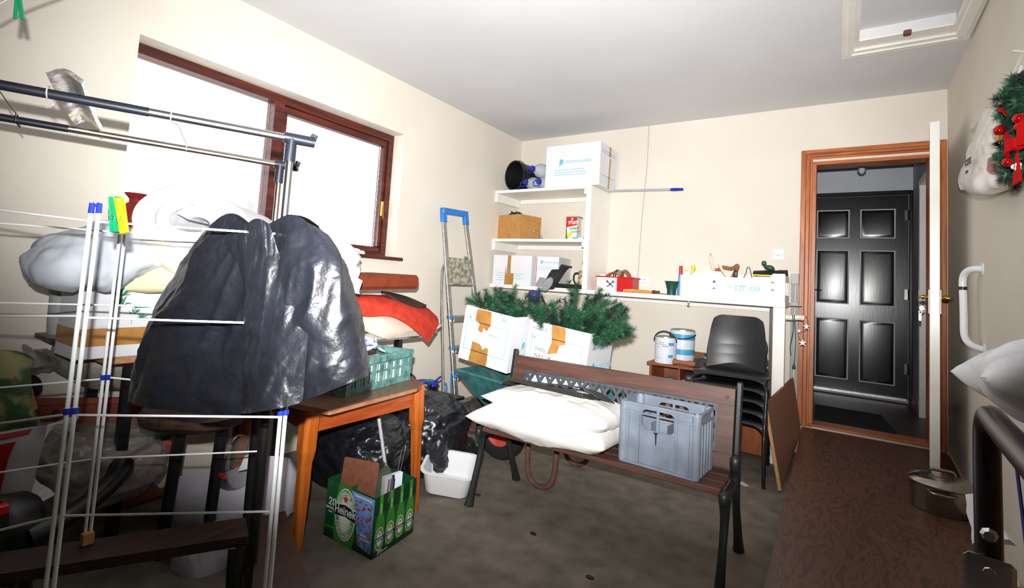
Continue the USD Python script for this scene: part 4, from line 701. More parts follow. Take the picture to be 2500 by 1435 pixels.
def paint_tin(c, r, h, label, blue_top, raised):
    t = thing('paint_tin', label, 'paint tin', c)
    c = A3(c)
    obj('can', lathe([(0, 0), (r, 0), (r, h - 0.006), (r + 0.003, h - 0.006), (r + 0.003, h), (0, h)], 32, c), 'tin_white', t)
    obj('lid', lathe([(0, h + 0.001), (r - 0.016, h + 0.001), (r - 0.012, h + 0.006), (r - 0.004, h + 0.007), (r - 0.004, h), (0, h)], 32, c), 'aluminium', t)
    bl = []
    if blue_top: bl.append(lathe([(r + 0.0004, h - 0.075), (r + 0.0004, h - 0.03)], 32, c)); bl.append(lathe([(r + 0.0004, 0.07), (r + 0.0004, 0.115)], 32, c))
    def patch(a0, a1, z0, z1):
        q = np.radians(np.linspace(a0, a1, 8)); v = np.vstack([np.c_[c[0] + (r + 0.0008) * np.cos(q), c[1] + (r + 0.0008) * np.sin(q), np.full(8, c[2] + z)] for z in (z0, z1)])
        return arr((v, A3([(i, i + 1, 9 + i, 8 + i) for i in range(7)])))
    if not blue_top: bl += [patch(-60, -28, h * 0.70, h * 0.82), patch(-60, -34, h * 0.24, h * 0.35)]
    obj('blue_label', cat(*bl), 'tin_blue', t)
    if not blue_top: obj('label_print', cat(patch(-110, -80, h * 0.80, h * 0.815), patch(-125, -70, h * 0.73, h * 0.745), patch(-94, -62, h * 0.66, h * 0.685), patch(-125, -105, h * 0.62, h * 0.63), patch(-125, -100, h * 0.2, h * 0.21)), 'ink_grey', t)
    if raised: q = [c + A3([r * 1.06 * math.cos(a_), -0.02 - 0.02 * math.sin(a_), h - 0.035 + 0.085 * math.sin(a_)]) for a_ in np.linspace(math.pi, 0, 12)]
    else: q = [c + A3([(r + 0.006) * math.cos(a_), (r + 0.006) * math.sin(a_), h - 0.03 - 0.035 * math.sin(-a_)]) for a_ in np.linspace(-math.pi, 0, 12)]
    obj('handle', tube(spline(q, 20), 0.0045, 6), 'ink_black', t)
paint_tin((-1.180, 4.155, ct), 0.086, 0.205, 'smaller white paint tin with raised black handle at the cabinet edge', False, True)
paint_tin((-1.085, 4.30, ct), 0.098, 0.265, 'taller paint tin with a broad blue band behind the smaller one', True, False)
one('wooden_dumbbell', cat(tube(spline([(-1.10, 4.085, ct + 0.026), (-1.075, 4.085, ct + 0.026), (-1.02, 4.09, ct + 0.024), (-0.97, 4.10, ct + 0.024), (-0.93, 4.105, ct + 0.026)], 16), [0.014, 0.024, 0.026, 0.022, 0.018, 0.018, 0.018, 0.018, 0.018, 0.019, 0.02, 0.024, 0.024, 0.022, 0.02, 0.014], 12)), 'leather', 'short turned wooden tool handle lying in front of the paint tins', 'handle')
one('rag_heap', cat(blob((-0.86, 4.17, ct + 0.03), (0.10, 0.07, 0.036), 5, 0.35, 3), blob((-0.80, 4.25, ct + 0.05), (0.09, 0.06, 0.055), 6, 0.4, 3)), 'dark_cloth', 'heap of dark oily rags and tools on the cabinet beside the tins', 'rags')
one('moss_brush', blob((-0.82, 4.18, ct + 0.078), (0.06, 0.03, 0.014), 9, 0.4, 4, sub=3), 'garden_print', 'mossy green scrap lying on the dark rags', 'scrap')
one('green_bottle_cap', lathe([(0, 0), (0.03, 0), (0.03, 0.03), (0.022, 0.05), (0.01, 0.054), (0, 0.054)], 18, (-1.13, 4.14, 0.4215)), 'green_peg', 'green screw cap on the open cabinet shelf', 'cap')
one('old_motor', cat(lathe([(0, -0.09), (0.05, -0.09), (0.06, -0.07), (0.06, 0.06), (0.03, 0.08), (0.03, 0.1), (0, 0.1)], 24, (-0.93, 4.18, 0.4825), basis((0, 0, 1), (0.2, -1, 0)) @ np.eye(3)), box(-0.97, -0.88, 4.14, 4.22, 0.422, 0.43)), 'tray_dark', 'round dark motor lying on the open cabinet shelf', 'motor')
one('pale_knob', blob((-1.02, 4.125, 0.4475), (0.026, 0.02, 0.026), 4, 0.1, sub=3), 'grey_pad', 'pale rounded knob on the open cabinet shelf', 'knob')
one('leaning_plank', box(-0.425, -0.397, 4.13, 4.15, 0.0, 1.09, 0.002), 'dark_plank', 'narrow dark plank standing behind the white worktop post', 'plank')
bx = thing('blue_lettered_box', 'white box with blue letters between the chair stack and the plank', 'box', (-0.50, 4.2, ct))
obj('box_body', box(-0.58, -0.432, 4.16, 4.26, ct, ct + 0.075, 0.002), 'paper_white', bx); obj('lettering', txt('EA', 0.05, (-0.545, 4.1592, ct + 0.012), (1, 0, 0), (0, 0, 1), bold=True), 'blue_plastic', bx)
one('cutting_disc', lathe([(0, 0), (0.17, 0), (0.17, 0.006), (0, 0.006)], 40, (-0.62, 4.34, ct + 0.172), basis((1, 0, 0.0), (0, 0.12, 1))), 'dark_rubber', 'large dark disc leaning against the wall behind the chair stack', 'disc')

# stack of five plastic chairs
def chair_shell():
    w = [0.43, 0.455, 0.46, 0.455, 0.44, 0.42, 0.40, 0.38, 0.355, 0.335]
    prof = [(-0.205, 0.412), (-0.185, 0.430), (-0.10, 0.428), (0.04, 0.415), (0.125, 0.418), (0.175, 0.455), (0.195, 0.53), (0.205, 0.62), (0.228, 0.72), (0.248, 0.80)]
    rows = []
    for (y, z), ww in zip(prof, w):
        r = []
        for s in np.linspace(-1, 1, 9):
            curl = abs(s) ** 4
            r.append((s * ww / 2, y - (0.035 * abs(s) ** 2 if z > 0.5 else -0.0) , z + (0.010 * abs(s) ** 3 - 0.018 * curl if z < 0.46 else 0) - (0.03 * abs(s) ** 8 if z > 0.78 else 0) - (0.012 * abs(s) ** 6 if z < 0.415 else 0)))
        rows.append(r)
    return sheet(rows, 28, 46, 0.006)
ch = thing('plastic_chair', 'black plastic shell chair with tube legs, lowest of the stack', 'chair', (-0.615, 3.75, 0.0), 2, group='stacked black plastic chairs')
INVc = INV.pop(str(ch.GetPath())); INV[str(ch.GetPath())] = np.eye(4)
KZ = -0.055
obj('seat_shell', xf(chair_shell(), t=(0, 0, KZ)), 'black_plastic', ch)
for s in (-1, 1):
    obj('leg', tube(spline([(s * 0.235, -0.255, 0.0), (s * 0.228, -0.222, 0.32 + KZ), (s * 0.222, -0.205, 0.375 + KZ), (s * 0.19, -0.165, 0.395 + KZ), (s * 0.15, -0.10, 0.398 + KZ)], 18), 0.0105, 10), 'black_paint', ch)
    obj('leg', tube(spline([(s * 0.225, 0.245, 0.0), (s * 0.205, 0.19, 0.32 + KZ), (s * 0.195, 0.16, 0.375 + KZ), (s * 0.17, 0.12, 0.395 + KZ), (s * 0.15, 0.04, 0.398 + KZ)], 18), 0.0105, 10), 'black_paint', ch)
    obj('side_rail', rod((s * 0.15, -0.10, 0.398 + KZ), (s * 0.15, 0.04, 0.398 + KZ), 0.0105), 'black_paint', ch)
obj('cross_rail', rod((-0.15, -0.03, 0.392 + KZ), (0.15, -0.03, 0.392 + KZ), 0.0095), 'black_paint', ch)
for i, lab in enumerate(['second from the bottom of the stack', 'in the middle of the stack', 'just under the topmost one', 'topmost of the stack, its back fully in view']):
    dup(ch, (-0.615 + 0.001 * i, 3.75 + 0.012 * (i + 1), 0.068 * (i + 1)), 2, 'black plastic shell chair with tube legs, ' + lab)

# chipboard leaning on the ramp
B0, B1, B2, B3 = at(1872, 985, y=3.62), at(1937, 922, y=4.28), at(1956, 1052, y=4.26), at(1908, 1197, y=3.50)
nrm = np.cross(B1 - B0, B3 - B0); nrm /= np.linalg.norm(nrm)
if nrm[0] < 0: nrm = -nrm
lbd = thing('chipboard_panel', 'brown chipboard panel leaning on the ramp edge by the doorway', 'board', tuple((B2 + B3) / 2))
obj('panel', hexa([B0 - nrm * 0.018, B1 - nrm * 0.018, B2 - nrm * 0.018, B3 - nrm * 0.018, B0, B1, B2, B3]), 'chipboard', lbd, sm=False)
obj('cut_edge', beam(B0 - nrm * 0.009 + (B0 - B1) * 0.002, B3 - nrm * 0.009 + (B3 - B2) * 0.002, 0.0195, 0.004, upv=(B0 - B1)), 'chip_edge', lbd, label='paler sawn edge')

# ================================================================== garden bench
bn = thing('garden_bench', 'brown slatted garden bench with black iron legs and a lattice back', 'bench', (-0.98, 2.35, 0))
for X, s in ((-1.59, -1), (-0.372, 1)):
    obj('front_leg', sheet([[(X - 0.016, 2.155 if i == 0 else y_, z_) , (X + 0.016, y_, z_)] for i, (y_, z_) in enumerate([(2.155, 0.0), (2.165, 0.06), (2.20, 0.18), (2.225, 0.28), (2.225, 0.36)])], 4, 18, 0.028) if False else
        tube(spline([(X, 2.145, 0.0), (X, 2.160, 0.05), (X, 2.198, 0.18), (X, 2.222, 0.28), (X, 2.215, 0.365)], 18), np.interp(np.linspace(0, 1, 18), [0, 0.15, 0.5, 0.8, 1], [0.026, 0.020, 0.015, 0.018, 0.026]), 10), 'cast_black', bn)
    obj('rear_leg', tube(spline([(X, 2.60, 0.0), (X, 2.575, 0.06), (X, 2.52, 0.18), (X, 2.475, 0.30), (X, 2.455, 0.40)], 18), np.interp(np.linspace(0, 1, 18), [0, 0.2, 0.6, 1], [0.026, 0.02, 0.016, 0.022]), 10), 'cast_black', bn)
    obj('seat_bracket', cat(beam((X, 2.205, 0.355), (X, 2.46, 0.345), 0.03, 0.03, b=0.005), blob((X, 2.20, 0.36), (0.02, 0.03, 0.032), 1, 0.08, sub=2)), 'cast_black', bn)
    obj('back_post', cat(beam((X, 2.452, 0.33), (X, 2.520, 0.775), 0.026, 0.032, upv=(0, 1, 0), b=0.006), blob((X, 2.445, 0.43), (0.022, 0.03, 0.04), 2, 0.08, sub=2)), 'cast_black', bn)
for y0 in (2.20, 2.292, 2.384):
    obj('seat_plank', box(-1.575, -0.388, y0, y0 + 0.082, 0.368, 0.392, 0.003), 'bench_plank', bn)
def bk(z): return 2.452 + (z - 0.33) * 0.153            # back plane
tilt = math.degrees(math.atan(0.153))
def backboard(x0, x1, z0, z1, th=0.026):
    y0, y1 = bk(z0), bk(z1)
    return hexa([(x0, y0 - 0.02, z0), (x1, y0 - 0.02, z0), (x1, y0 - 0.02 + th, z0), (x0, y0 - 0.02 + th, z0), (x0, y1 - 0.02, z1), (x1, y1 - 0.02, z1), (x1, y1 - 0.02 + th, z1), (x0, y1 - 0.02 + th, z1)])
obj('back_rail', backboard(-1.575, -0.388, 0.672, 0.742), 'bench_plank', bn)
obj('back_rail', backboard(-1.575, -0.388, 0.402, 0.462), 'bench_plank', bn)
obj('back_stile', backboard(-1.575, -1.505, 0.463, 0.671), 'bench_plank', bn); obj('back_stile', backboard(-0.458, -0.388, 0.463, 0.671), 'bench_plank', bn)
lx0, lx1, lz0, lz1 = -1.504, -0.459, 0.464, 0.670
n_ = 0
for s in (-1, 1):
    for k in range(-4, 20):
        xa = lx0 + k * 0.0655 + (0 if s > 0 else 0.0); dx = (lz1 - lz0) * 0.62
        p = [xa, xa + s * dx]
        pol = Polygon([(p[0] - 0.0085, lz0), (p[0] + 0.0085, lz0), (p[1] + 0.0085, lz1), (p[1] - 0.0085, lz1)]).intersection(sbox(lx0, lz0, lx1, lz1))
        if pol.area < 2e-4: continue
        m = prism(pol, -0.004 + (0.0015 if s > 0 else 0), 0.004 - (0 if s > 0 else 0.0015), np.stack([A3([1, 0, 0]), A3([0, 0, 1]), A3([0, -1, 0])], 1))
        v, f = m; v = v.copy(); v[:, 1] += bk(v[:, 2]) - 0.01
        obj('lattice_bar', (v, f), 'lattice_grey', bn)
obj('lattice_border', cat(*[hexa([(a0, bk(c0) - 0.016, c0), (a1, bk(c0) - 0.016, c0), (a1, bk(c0) - 0.004, c0), (a0, bk(c0) - 0.004, c0), (a0, bk(c1) - 0.016, c1), (a1, bk(c1) - 0.016, c1), (a1, bk(c1) - 0.004, c1), (a0, bk(c1) - 0.004, c1)]) for a0, a1, c0, c1 in ((lx0, lx1, lz1 - 0.012, lz1), (lx0, lx1, lz0, lz0 + 0.010), (lx0, lx0 + 0.010, lz0 + 0.01, lz1 - 0.012), (lx1 - 0.010, lx1, lz0 + 0.01, lz1 - 0.012))]), 'lattice_grey', bn)
for X in (-1.55, -0.42): obj('bolt', blob((X, bk(0.70) - 0.022, 0.705), (0.008, 0.005, 0.008), 0, 0, sub=1), 'rust', bn)

# pillows, tray and cloth, grey bottle crate on the bench
def place_pillow(name, label, c, w, d, h, seed, B, group=None, m='pillow_white', sag=None, amp=0.014):
    t = thing(name, label, 'pillow', c, group=group); obj('cover', xf(pillow(w, d, h, seed, sag=sag, amp=amp), B, c), m, t); return t
sg = lambda X, Y: -0.055 * np.clip(-Y - 0.12, 0, 1) / 0.12 - 0.25 * np.clip(-X - 0.30, 0, 1)
place_pillow('white_pillow', 'plump white pillow lying on the bench seat, lower of two', (-1.225, 2.325, 0.470), 0.80, 0.45, 0.20, 3, rot('z', -3), sag=lambda X, Y: -0.02 * np.clip(-X - 0.25, 0, 1) / 0.15)
place_pillow('white_pillow', 'plump white pillow lying on another pillow under a dark tray', (-1.185, 2.335, 0.548), 0.74, 0.42, 0.155, 8, rot('z', -6) @ rot('x', -3))
tr = thing('baking_tray', 'dark shallow baking tray lying on the white pillows', 'tray', (-1.25, 2.33, 0.628))
Bt = rot('z', -7) @ rot('x', -13)
obj('tray', xf(cat(box(-0.22, 0.22, -0.09, 0.09, 0, 0.004), *[beam(p_, q_, 0.006, 0.02, b=0.002) for p_, q_ in (((-0.23, -0.10, 0.012), (0.23, -0.10, 0.012)), ((-0.23, 0.10, 0.012), (0.23, 0.10, 0.012)), ((-0.23, -0.10, 0.012), (-0.23, 0.10, 0.012)), ((0.23, -0.10, 0.012), (0.23, 0.10, 0.012)))]), Bt, (-1.215, 2.30, 0.627)), 'tray_dark', tr)
one('dark_cloth_sheet', xf(sheet([[(x, y, 0.012 * math.sin(x * 9 + y * 6) + 0.022 - (0.05 * max(0, -x - 0.2) / 0.1 if x < -0.2 else 0.03 * max(0, x - 0.22) / 0.1)) for x in np.linspace(-0.29, 0.30, 8)] for y in (0.10, 0.04, -0.02, -0.075)], 50, 16, 0.005, amp=0.005, fr=14, seed=4), Bt, (-1.225, 2.32, 0.629)), 'dark_cloth', 'dark grey cloth laid over the tray on the pillows', 'cloth')
gc = thing('bottle_crate', 'grey plastic bottle crate with hand holes standing on the bench', 'crate', (-0.648, 2.33, 0.393), -4)
INV[str(gc.GetPath())] = np.eye(4)
W_, D_, Hh = 0.350, 0.205, 0.270
def crate_side(w, hole):
    g = Polygon([(-w / 2, 0), (w / 2, 0), (w / 2, Hh), (-w / 2, Hh)])
    if hole:
        hz = affinity.translate(sbox(-0.05, -0.021, 0.05, 0.021).buffer(0.022), 0, 0.205)
        g = g.difference(hz.difference(sbox(-0.006, 0, 0.006, Hh)))
    return g
for nm, yy, w, hole, B in (('front_panel', -D_ / 2, W_, True, basis((1, 0, 0), (0, 0, 1))), ('back_panel', D_ / 2, W_, True, basis((-1, 0, 0), (0, 0, 1)))):
    o = (0, yy, 0)
    ms = [prism(crate_side(w - 0.03, hole), -0.005, 0, B, o)]
    for x in (-0.135, -0.085, 0.085, 0.135): ms.append(prism(sbox(x - 0.004, 0.01, x + 0.004, Hh - 0.045), 0, 0.006, B, o))
    ms.append(prism(sbox(-w / 2 + 0.012, Hh - 0.045, w / 2 - 0.012, Hh - 0.038), 0, 0.007, B, o)); ms.append(prism(sbox(-w / 2 + 0.012, Hh - 0.010, w / 2 - 0.012, Hh), 0, 0.008, B, o)); ms.append(prism(sbox(-w / 2 + 0.012, 0, w / 2 - 0.012, 0.012), 0, 0.006, B, o))
    for x0_, x1_ in ((-w / 2 + 0.014, -0.135), (0.135, w / 2 - 0.014), (-0.085, 0.085)): ms.append(prism(sbox(x0_ + 0.006, 0.014, x1_ - 0.006, Hh - 0.05 if abs(x0_) > 0.1 else 0.155), 0, 0.003, B, o))
    for x in (-0.077, 0.073): ms.append(prism(sbox(x, 0.155, x + 0.004, Hh - 0.045), 0, 0.005, B, o))
    ms.append(prism(sbox(-0.077, 0.158, 0.077, 0.162), 0, 0.004, B, o))
    obj(nm, cat(*ms), 'crate_grey', gc)
for s in (-1, 1):
    o, B = (s * W_ / 2, 0, 0), basis((0, s, 0), (0, 0, 1))
    ms = [prism(crate_side(D_ - 0.03, False), -0.005, 0, B, o)]
    for x in (-0.06, -0.02, 0.02, 0.06): ms.append(prism(sbox(x - 0.007, 0.01, x + 0.007, Hh - 0.04), 0, 0.008, B, o))
    ms.append(prism(sbox(-D_ / 2 + 0.012, Hh - 0.045, D_ / 2 - 0.012, Hh - 0.038), 0, 0.009, B, o)); ms.append(prism(sbox(-D_ / 2 + 0.012, Hh - 0.010, D_ / 2 - 0.012, Hh), 0, 0.008, B, o))
    obj('side_panel', cat(*ms), 'crate_grey', gc)
    for sy in (-1, 1): obj('corner_post', lathe([(0.017, 0), (0.02, 0.01), (0.02, Hh - 0.01), (0.017, Hh), (0.012, Hh), (0.012, 0), (0.017, 0)], 16, (s * (W_ / 2 - 0.013), sy * (D_ / 2 - 0.013), 0)), 'crate_grey', gc)
obj('base', box(-W_ / 2 + 0.01, W_ / 2 - 0.01, -D_ / 2 + 0.01, D_ / 2 - 0.01, 0.001, 0.009), 'crate_grey', gc)
for x in np.linspace(-0.11, 0.11, 4): obj('divider', box(x - 0.002, x + 0.002, -D_ / 2 + 0.012, D_ / 2 - 0.012, 0.0095, 0.19), 'crate_grey', gc)
obj('divider', box(-W_ / 2 + 0.02, W_ / 2 - 0.02, -0.002, 0.002, 0.0095, 0.19), 'crate_grey', gc)
obj('tar_drip', onface(Polygon([(-0.012, 0.158), (0.010, 0.160), (0.004, 0.150), (0.003, 0.112), (-0.001, 0.100), (-0.004, 0.148)]), (-0.004, -D_ / 2 - 0.0062, 0), (1, 0, 0), (0, 0, 1)), 'ink_black', gc)

# ================================================================== wheelbarrow with two open cartons and the fir branches
wb = thing('wheelbarrow', 'old teal wheelbarrow with brown tube legs behind the bench', 'wheelbarrow', (-1.7, 2.81, 0))
tz0, tz1 = 0.335, 0.555
def ring(x0, x1, y0, y1, z): return [(x0, y0, z), (x1, y0, z), (x1, y1, z), (x0, y1, z)]
ro, ri = A3(ring(-2.07, -1.05, 2.56, 3.06, 0)), A3(ring(-1.90, -1.20, 2.66, 2.96, 0))
ro[:, 2] = [0.575, 0.50, 0.50, 0.575]; ri[:, 2] = [0.37, 0.31, 0.31, 0.37]
obj('tray', cat(*[hexa([ri[i], ri[(i + 1) % 4], ri[(i + 1) % 4] - A3([0, 0, 0.006]), ri[i] - A3([0, 0, 0.006]), ro[i], ro[(i + 1) % 4], ro[(i + 1) % 4] + A3([0, 0, -0.007]), ro[i] + A3([0, 0, -0.007])]) for i in range(4)], hexa([*(ri - A3([0, 0, 0.006])), *ri])), 'barrow_teal', wb)
obj('tray_rim', tube([ro[0], ro[1], ro[2], ro[3]], 0.010, 8, closed=True), 'barrow_teal', wb)
wc = A3([-1.86, 2.81, 0.19])
obj('tyre', lathe([(0.105, -0.03), (0.14, -0.042), (0.175, -0.036), (0.19, -0.015), (0.19, 0.015), (0.175, 0.036), (0.14, 0.042), (0.105, 0.03), (0.105, -0.03)], 40, wc, basis((1, 0, 0), (0, 0, 1))), 'dark_rubber', wb)
obj('wheel_rim', lathe([(0.0, -0.035), (0.03, -0.035), (0.035, -0.02), (0.085, -0.015), (0.104, -0.028), (0.104, 0.028), (0.085, 0.015), (0.035, 0.02), (0.03, 0.035), (0, 0.035)], 32, wc, basis((1, 0, 0), (0, 0, 1))), 'rim_red', wb)
obj('axle', rod(wc + A3([0, -0.13, 0]), wc + A3([0, 0.13, 0]), 0.009), 'rust', wb)
for y in (2.575, 3.045):
    obj('handle_bar', tube(spline([(-2.10, 2.81 + (y - 2.81) * 0.55, 0.185), (-1.86, 2.81 + (y - 2.81) * 0.57, 0.195), (-1.55, 2.81 + (y - 2.81) * 0.9, 0.285), (-1.20, y, 0.32), (-0.75, y + (y - 2.81) * 0.1, 0.46)], 26), 0.015, 10), 'rust', wb)
    obj('stand_leg', tube(spline([(-1.505, y, 0.30), (-1.505, y, 0.16), (-1.495, y, 0.07), (-1.455, y, 0.022), (-1.395, y, 0.016), (-1.345, y, 0.05), (-1.325, y, 0.13), (-1.315, y, 0.30)], 30), 0.0155, 10), 'rust', wb)
    obj('grip', tube([(-0.80, y + (y - 2.81) * 0.09, 0.445), (-0.68, y + (y - 2.81) * 0.12, 0.483)], 0.02, 10), 'dark_rubber', wb)
obj('nose_bar', tube(spline([(-2.03, 2.70, 0.20), (-2.13, 2.72, 0.19), (-2.16, 2.81, 0.185), (-2.13, 2.90, 0.19), (-2.03, 2.92, 0.20)], 18), 0.014, 8), 'rust', wb)
one('dark_wheel', lathe([(0, -0.018), (0.035, -0.018), (0.055, -0.022), (0.066, -0.012), (0.066, 0.012), (0.055, 0.022), (0.035, 0.018), (0, 0.018)], 28, at(1166, 990, x=-2.30), basis((1, 0.4, 0), (0, 0, 1))), 'tray_dark', 'small dark wheel leaning behind the pillows by the stepladder', 'wheel')  # a loose wheel rather than a roller
gq = at(1140, 1040, x=-1.93)
one('black_shoe', cat(blob((gq[0], gq[1], 0.07), (0.05, 0.13, 0.05), 3, 0.15), blob((gq[0] - 0.03, gq[1] + 0.05, 0.12), (0.045, 0.05, 0.045), 6, 0.3)), 'dark_rubber', 'dark muddy shoe on the floor left of the barrow wheel', 'shoe')

def fir(name, label, base, tips, seed, nn=420, ln=0.045, extra=()):
    t = thing(name, label, 'artificial tree', tuple(base)); R = np.random.default_rng(seed)
    for i, (b0, tp) in enumerate(tips):
        b0, tp = A3(b0), A3(tp); mid = (b0 + tp) / 2 + R.normal(0, 0.02, 3); path = spline([b0, mid, tp], 9)
        L = np.linalg.norm(tp - b0)
        ms = [tube(path, np.linspace(0.006, 0.003, 9), 6), needles(path, int(nn * L / 0.25), ln, 0.0014, seed * 50 + i)]
        for k in range(R.integers(2, 5)):
            q = path[R.integers(3, 8)]; d = (tp - b0) / L + R.normal(0, 0.55, 3); d /= np.linalg.norm(d); pp = spline([q, q + d * 0.045, q + d * R.uniform(0.07, 0.11)], 5)
            ms.append(needles(pp, 130, ln * 0.9, 0.0014, seed * 50 + i * 7 + k + 1000))
        obj('branch', cat(*ms), 'fir_green' if i % 3 else 'fir_dark', t, sm=False)
    return t
yb0, yb1 = 2.67, 3.03
Ba = at(1118, 872, y=yb0); Xa = at(1236, 912, y=yb0) - Ba; Za = at(1150, 738, y=yb0) - Ba
wa, ha = np.linalg.norm(Xa), np.linalg.norm(Za)
t, B, P0, fr, sd = carton('white_carton', 'open white carton with brown tape patches in the wheelbarrow, nearer the stepladder', Ba, Xa, (0, 1, 0), wa, 0.36, 0.36, open_top=True,
    tapes=[('front', [(0.10, 0.355), (0.215, 0.355), (0.225, 0.27), (0.20, 0.225), (0.17, 0.24), (0.165, 0.205), (0.13, 0.215), (0.135, 0.262), (0.095, 0.275)]), ('front', [(0.09, 0.0), (0.24, 0.0), (0.235, 0.115), (0.215, 0.12), (0.19, 0.10), (0.165, 0.13), (0.10, 0.135)])], group='open white cartons in the wheelbarrow')
fw = wa
def frame_print(t, fr, B, x0, x1, z0, z1, th=0.0034):
    obj('printed_frame', cat(*[onface(s_, fr(0, 0), B[:, 0], B[:, 2]) for s_ in (sbox(x0, z0, x1, z0 + th), sbox(x0, z1, x1, z1 + th), sbox(x0, z0, x0 + th, z1), sbox(x1, z0, x1 + th, z1 + th))]), 'logo_cyan', t)
frame_print(t, fr, B, 0.03, fw - 0.04, 0.075, 0.265)
frame_print(t, fr, B, 0.04, 0.062, 0.272, 0.30, 0.0014); frame_print(t, fr, B, 0.20, 0.32, 0.19, 0.235, 0.0014)
obj('printed_dot', onface(Point(0.051, 0.287).buffer(0.004), fr(0, 0), B[:, 0], B[:, 2]), 'ink_black', t)
obj('handwriting', cat(txt('12', 0.02, fr(fw - 0.10, 0.315), B[:, 0], B[:, 2]), *[onface(sbox(0.22 + 0.012 * i, 0.205, 0.228 + 0.012 * i, 0.2075), fr(0, 0), B[:, 0], B[:, 2]) for i in range(7)]), 'ink_grey', t)
micro_logo(t, sd(0.15, 0.17), B[:, 1], B[:, 2], 0.045)
Pa, Ba_ = P0, B
Bb = at(1295, 780, y=yb0); Xb = at(1443, 815, y=yb0) - Bb; 
zb = np.cross(Xb / np.linalg.norm(Xb), A3([0, 1, 0])); zb = zb / np.linalg.norm(zb)
wbx = np.linalg.norm(Xb); hb = 0.385
t, B, P0, fr, sd = carton('white_carton', 'open white carton with handwriting in the wheelbarrow behind the bench back', Bb - zb * hb, Xb, (0, 1, 0), wbx, 0.36, hb, open_top=True,
    tapes=[('front', [(0.155, hb - 0.002), (0.25, hb - 0.002), (0.26, hb - 0.10), (0.225, hb - 0.11), (0.215, hb - 0.16), (0.15, hb - 0.18), (0.17, hb - 0.10)])], group='open white cartons in the wheelbarrow')
frame_print(t, fr, B, 0.03, wbx - 0.04, 0.03, hb - 0.085); frame_print(t, fr, B, 0.032, 0.062, hb - 0.115, hb - 0.078, 0.0014)
obj('printed_dot', onface(Point(0.047, hb - 0.097).buffer(0.004), fr(0, 0), B[:, 0], B[:, 2]), 'rust', t)
obj('handwriting', cat(txt('FRAGILE', 0.017, fr(0.03, hb - 0.05), B[:, 0], B[:, 2]), txt('THIS', 0.022, fr(0.06, hb - 0.175), B[:, 0], B[:, 2]), txt('WAY UP', 0.022, fr(0.06, hb - 0.215), B[:, 0], B[:, 2]), *[onface(affinity.rotate(sbox(x_, 0.09, x_ + 0.002, 0.19), q_, origin=(x_, 0.14)), fr(0, 0), B[:, 0], B[:, 2]) for x_, q_ in ((0.175, 10), (0.21, -12))]), 'ink_grey', t)
for s_, h_, y_, z_ in (('FRAGILE', 0.020, 0.05, 0.05), ('LED LIGHTS', 0.016, 0.05, 0.10), ('THIS', 0.016, 0.28, 0.04), ('WAY UP', 0.012, 0.28, 0.075)): obj('handwriting', txt(s_, h_, sd(y_, hb - z_), B[:, 1], B[:, 2]), 'ink_grey', t)
micro_logo(t, sd(0.095, hb - 0.205), B[:, 1], B[:, 2], 0.052)
Pb, Bb_ = P0, B
def inbox(P, B, x, y, z): return P + B @ A3([x, y, z])
R1 = np.random.default_rng(11); tips = []
for i in range(17):
    x = 0.02 + (wa - 0.0) * (i + 0.5) / 17; tips.append((inbox(Pa, Ba_, np.clip(x + R1.normal(0, 0.03), 0.03, wa - 0.03), 0.06 + 0.24 * R1.random(), 0.25), inbox(Pa, Ba_, x + R1.normal(0, 0.03), 0.03 + 0.28 * R1.random(), 0.395 + 0.075 * R1.random() + 0.035 * x / wa)))
tips += [(inbox(Pa, Ba_, 0.33, 0.2, 0.30), inbox(Pa, Ba_, 0.40, 0.22, 0.50)), (inbox(Pa, Ba_, 0.36, 0.25, 0.30), inbox(Pa, Ba_, 0.50, 0.28, 0.47)), (inbox(Pa, Ba_, 0.1, 0.1, 0.34), inbox(Pa, Ba_, -0.03, 0.05, 0.385))]
fir('fir_branches', 'bundle of artificial fir branches filling the carton nearer the stepladder', inbox(Pa, Ba_, wa / 2, 0.18, 0.26), tips, 21)
tips = []
for tu_, tv, dd in ((1300, 720, 2.95), (1330, 745, 2.92), (1350, 735, 2.95), (1372, 752, 2.9), (1395, 748, 2.9), (1405, 705, 2.95), (1412, 690, 2.98), (1432, 735, 2.9), (1440, 745, 2.85), (1462, 712, 2.88), (1468, 700, 2.9), (1478, 735, 2.85), (1490, 760, 2.82), (1505, 745, 2.84), (1520, 742, 2.86), (1532, 748, 2.86), (1528, 768, 2.84), (1518, 795, 2.8), (1535, 808, 2.82), (1500, 790, 2.8), (1465, 770, 2.82), (1440, 775, 2.84), (1410, 765, 2.88), (1385, 770, 2.9), (1345, 765, 2.93), (1315, 745, 2.96), (1530, 785, 2.84)):
    s_ = (tu_ - 1300) / 240; b0 = inbox(Pb, Bb_, 0.04 + s_ * (wbx - 0.09), 0.08 + 0.2 * R1.random(), hb - 0.09 - 0.05 * R1.random()); tips.append((b0, at(tu_, tv + 4, d=dd + 0.02 * R1.normal())))
fx_ = fir('fir_branches', 'bundle of artificial fir branches standing up out of the handwritten carton', inbox(Pb, Bb_, wbx / 2, 0.18, hb - 0.1), tips, 33)
obj('centre_stem', cat(rod(inbox(Pb, Bb_, 0.20, 0.1, hb - 0.05), at(1516, 741, d=2.83), 0.007, 8)), 'stem_dark', fx_)
obj('centre_stem', cat(rod(inbox(Pb, Bb_, 0.13, 0.15, hb - 0.08), at(1322, 722, d=2.95), 0.006, 8)), 'stem_dark', fx_)
one('navy_bauble_cluster', blob(at(1303, 722, d=3.0), (0.035, 0.03, 0.035), 4, 0.2, 3, sub=3), 'navy', 'dark blue bauble nestling between the two bundles of fir branches', 'bauble')

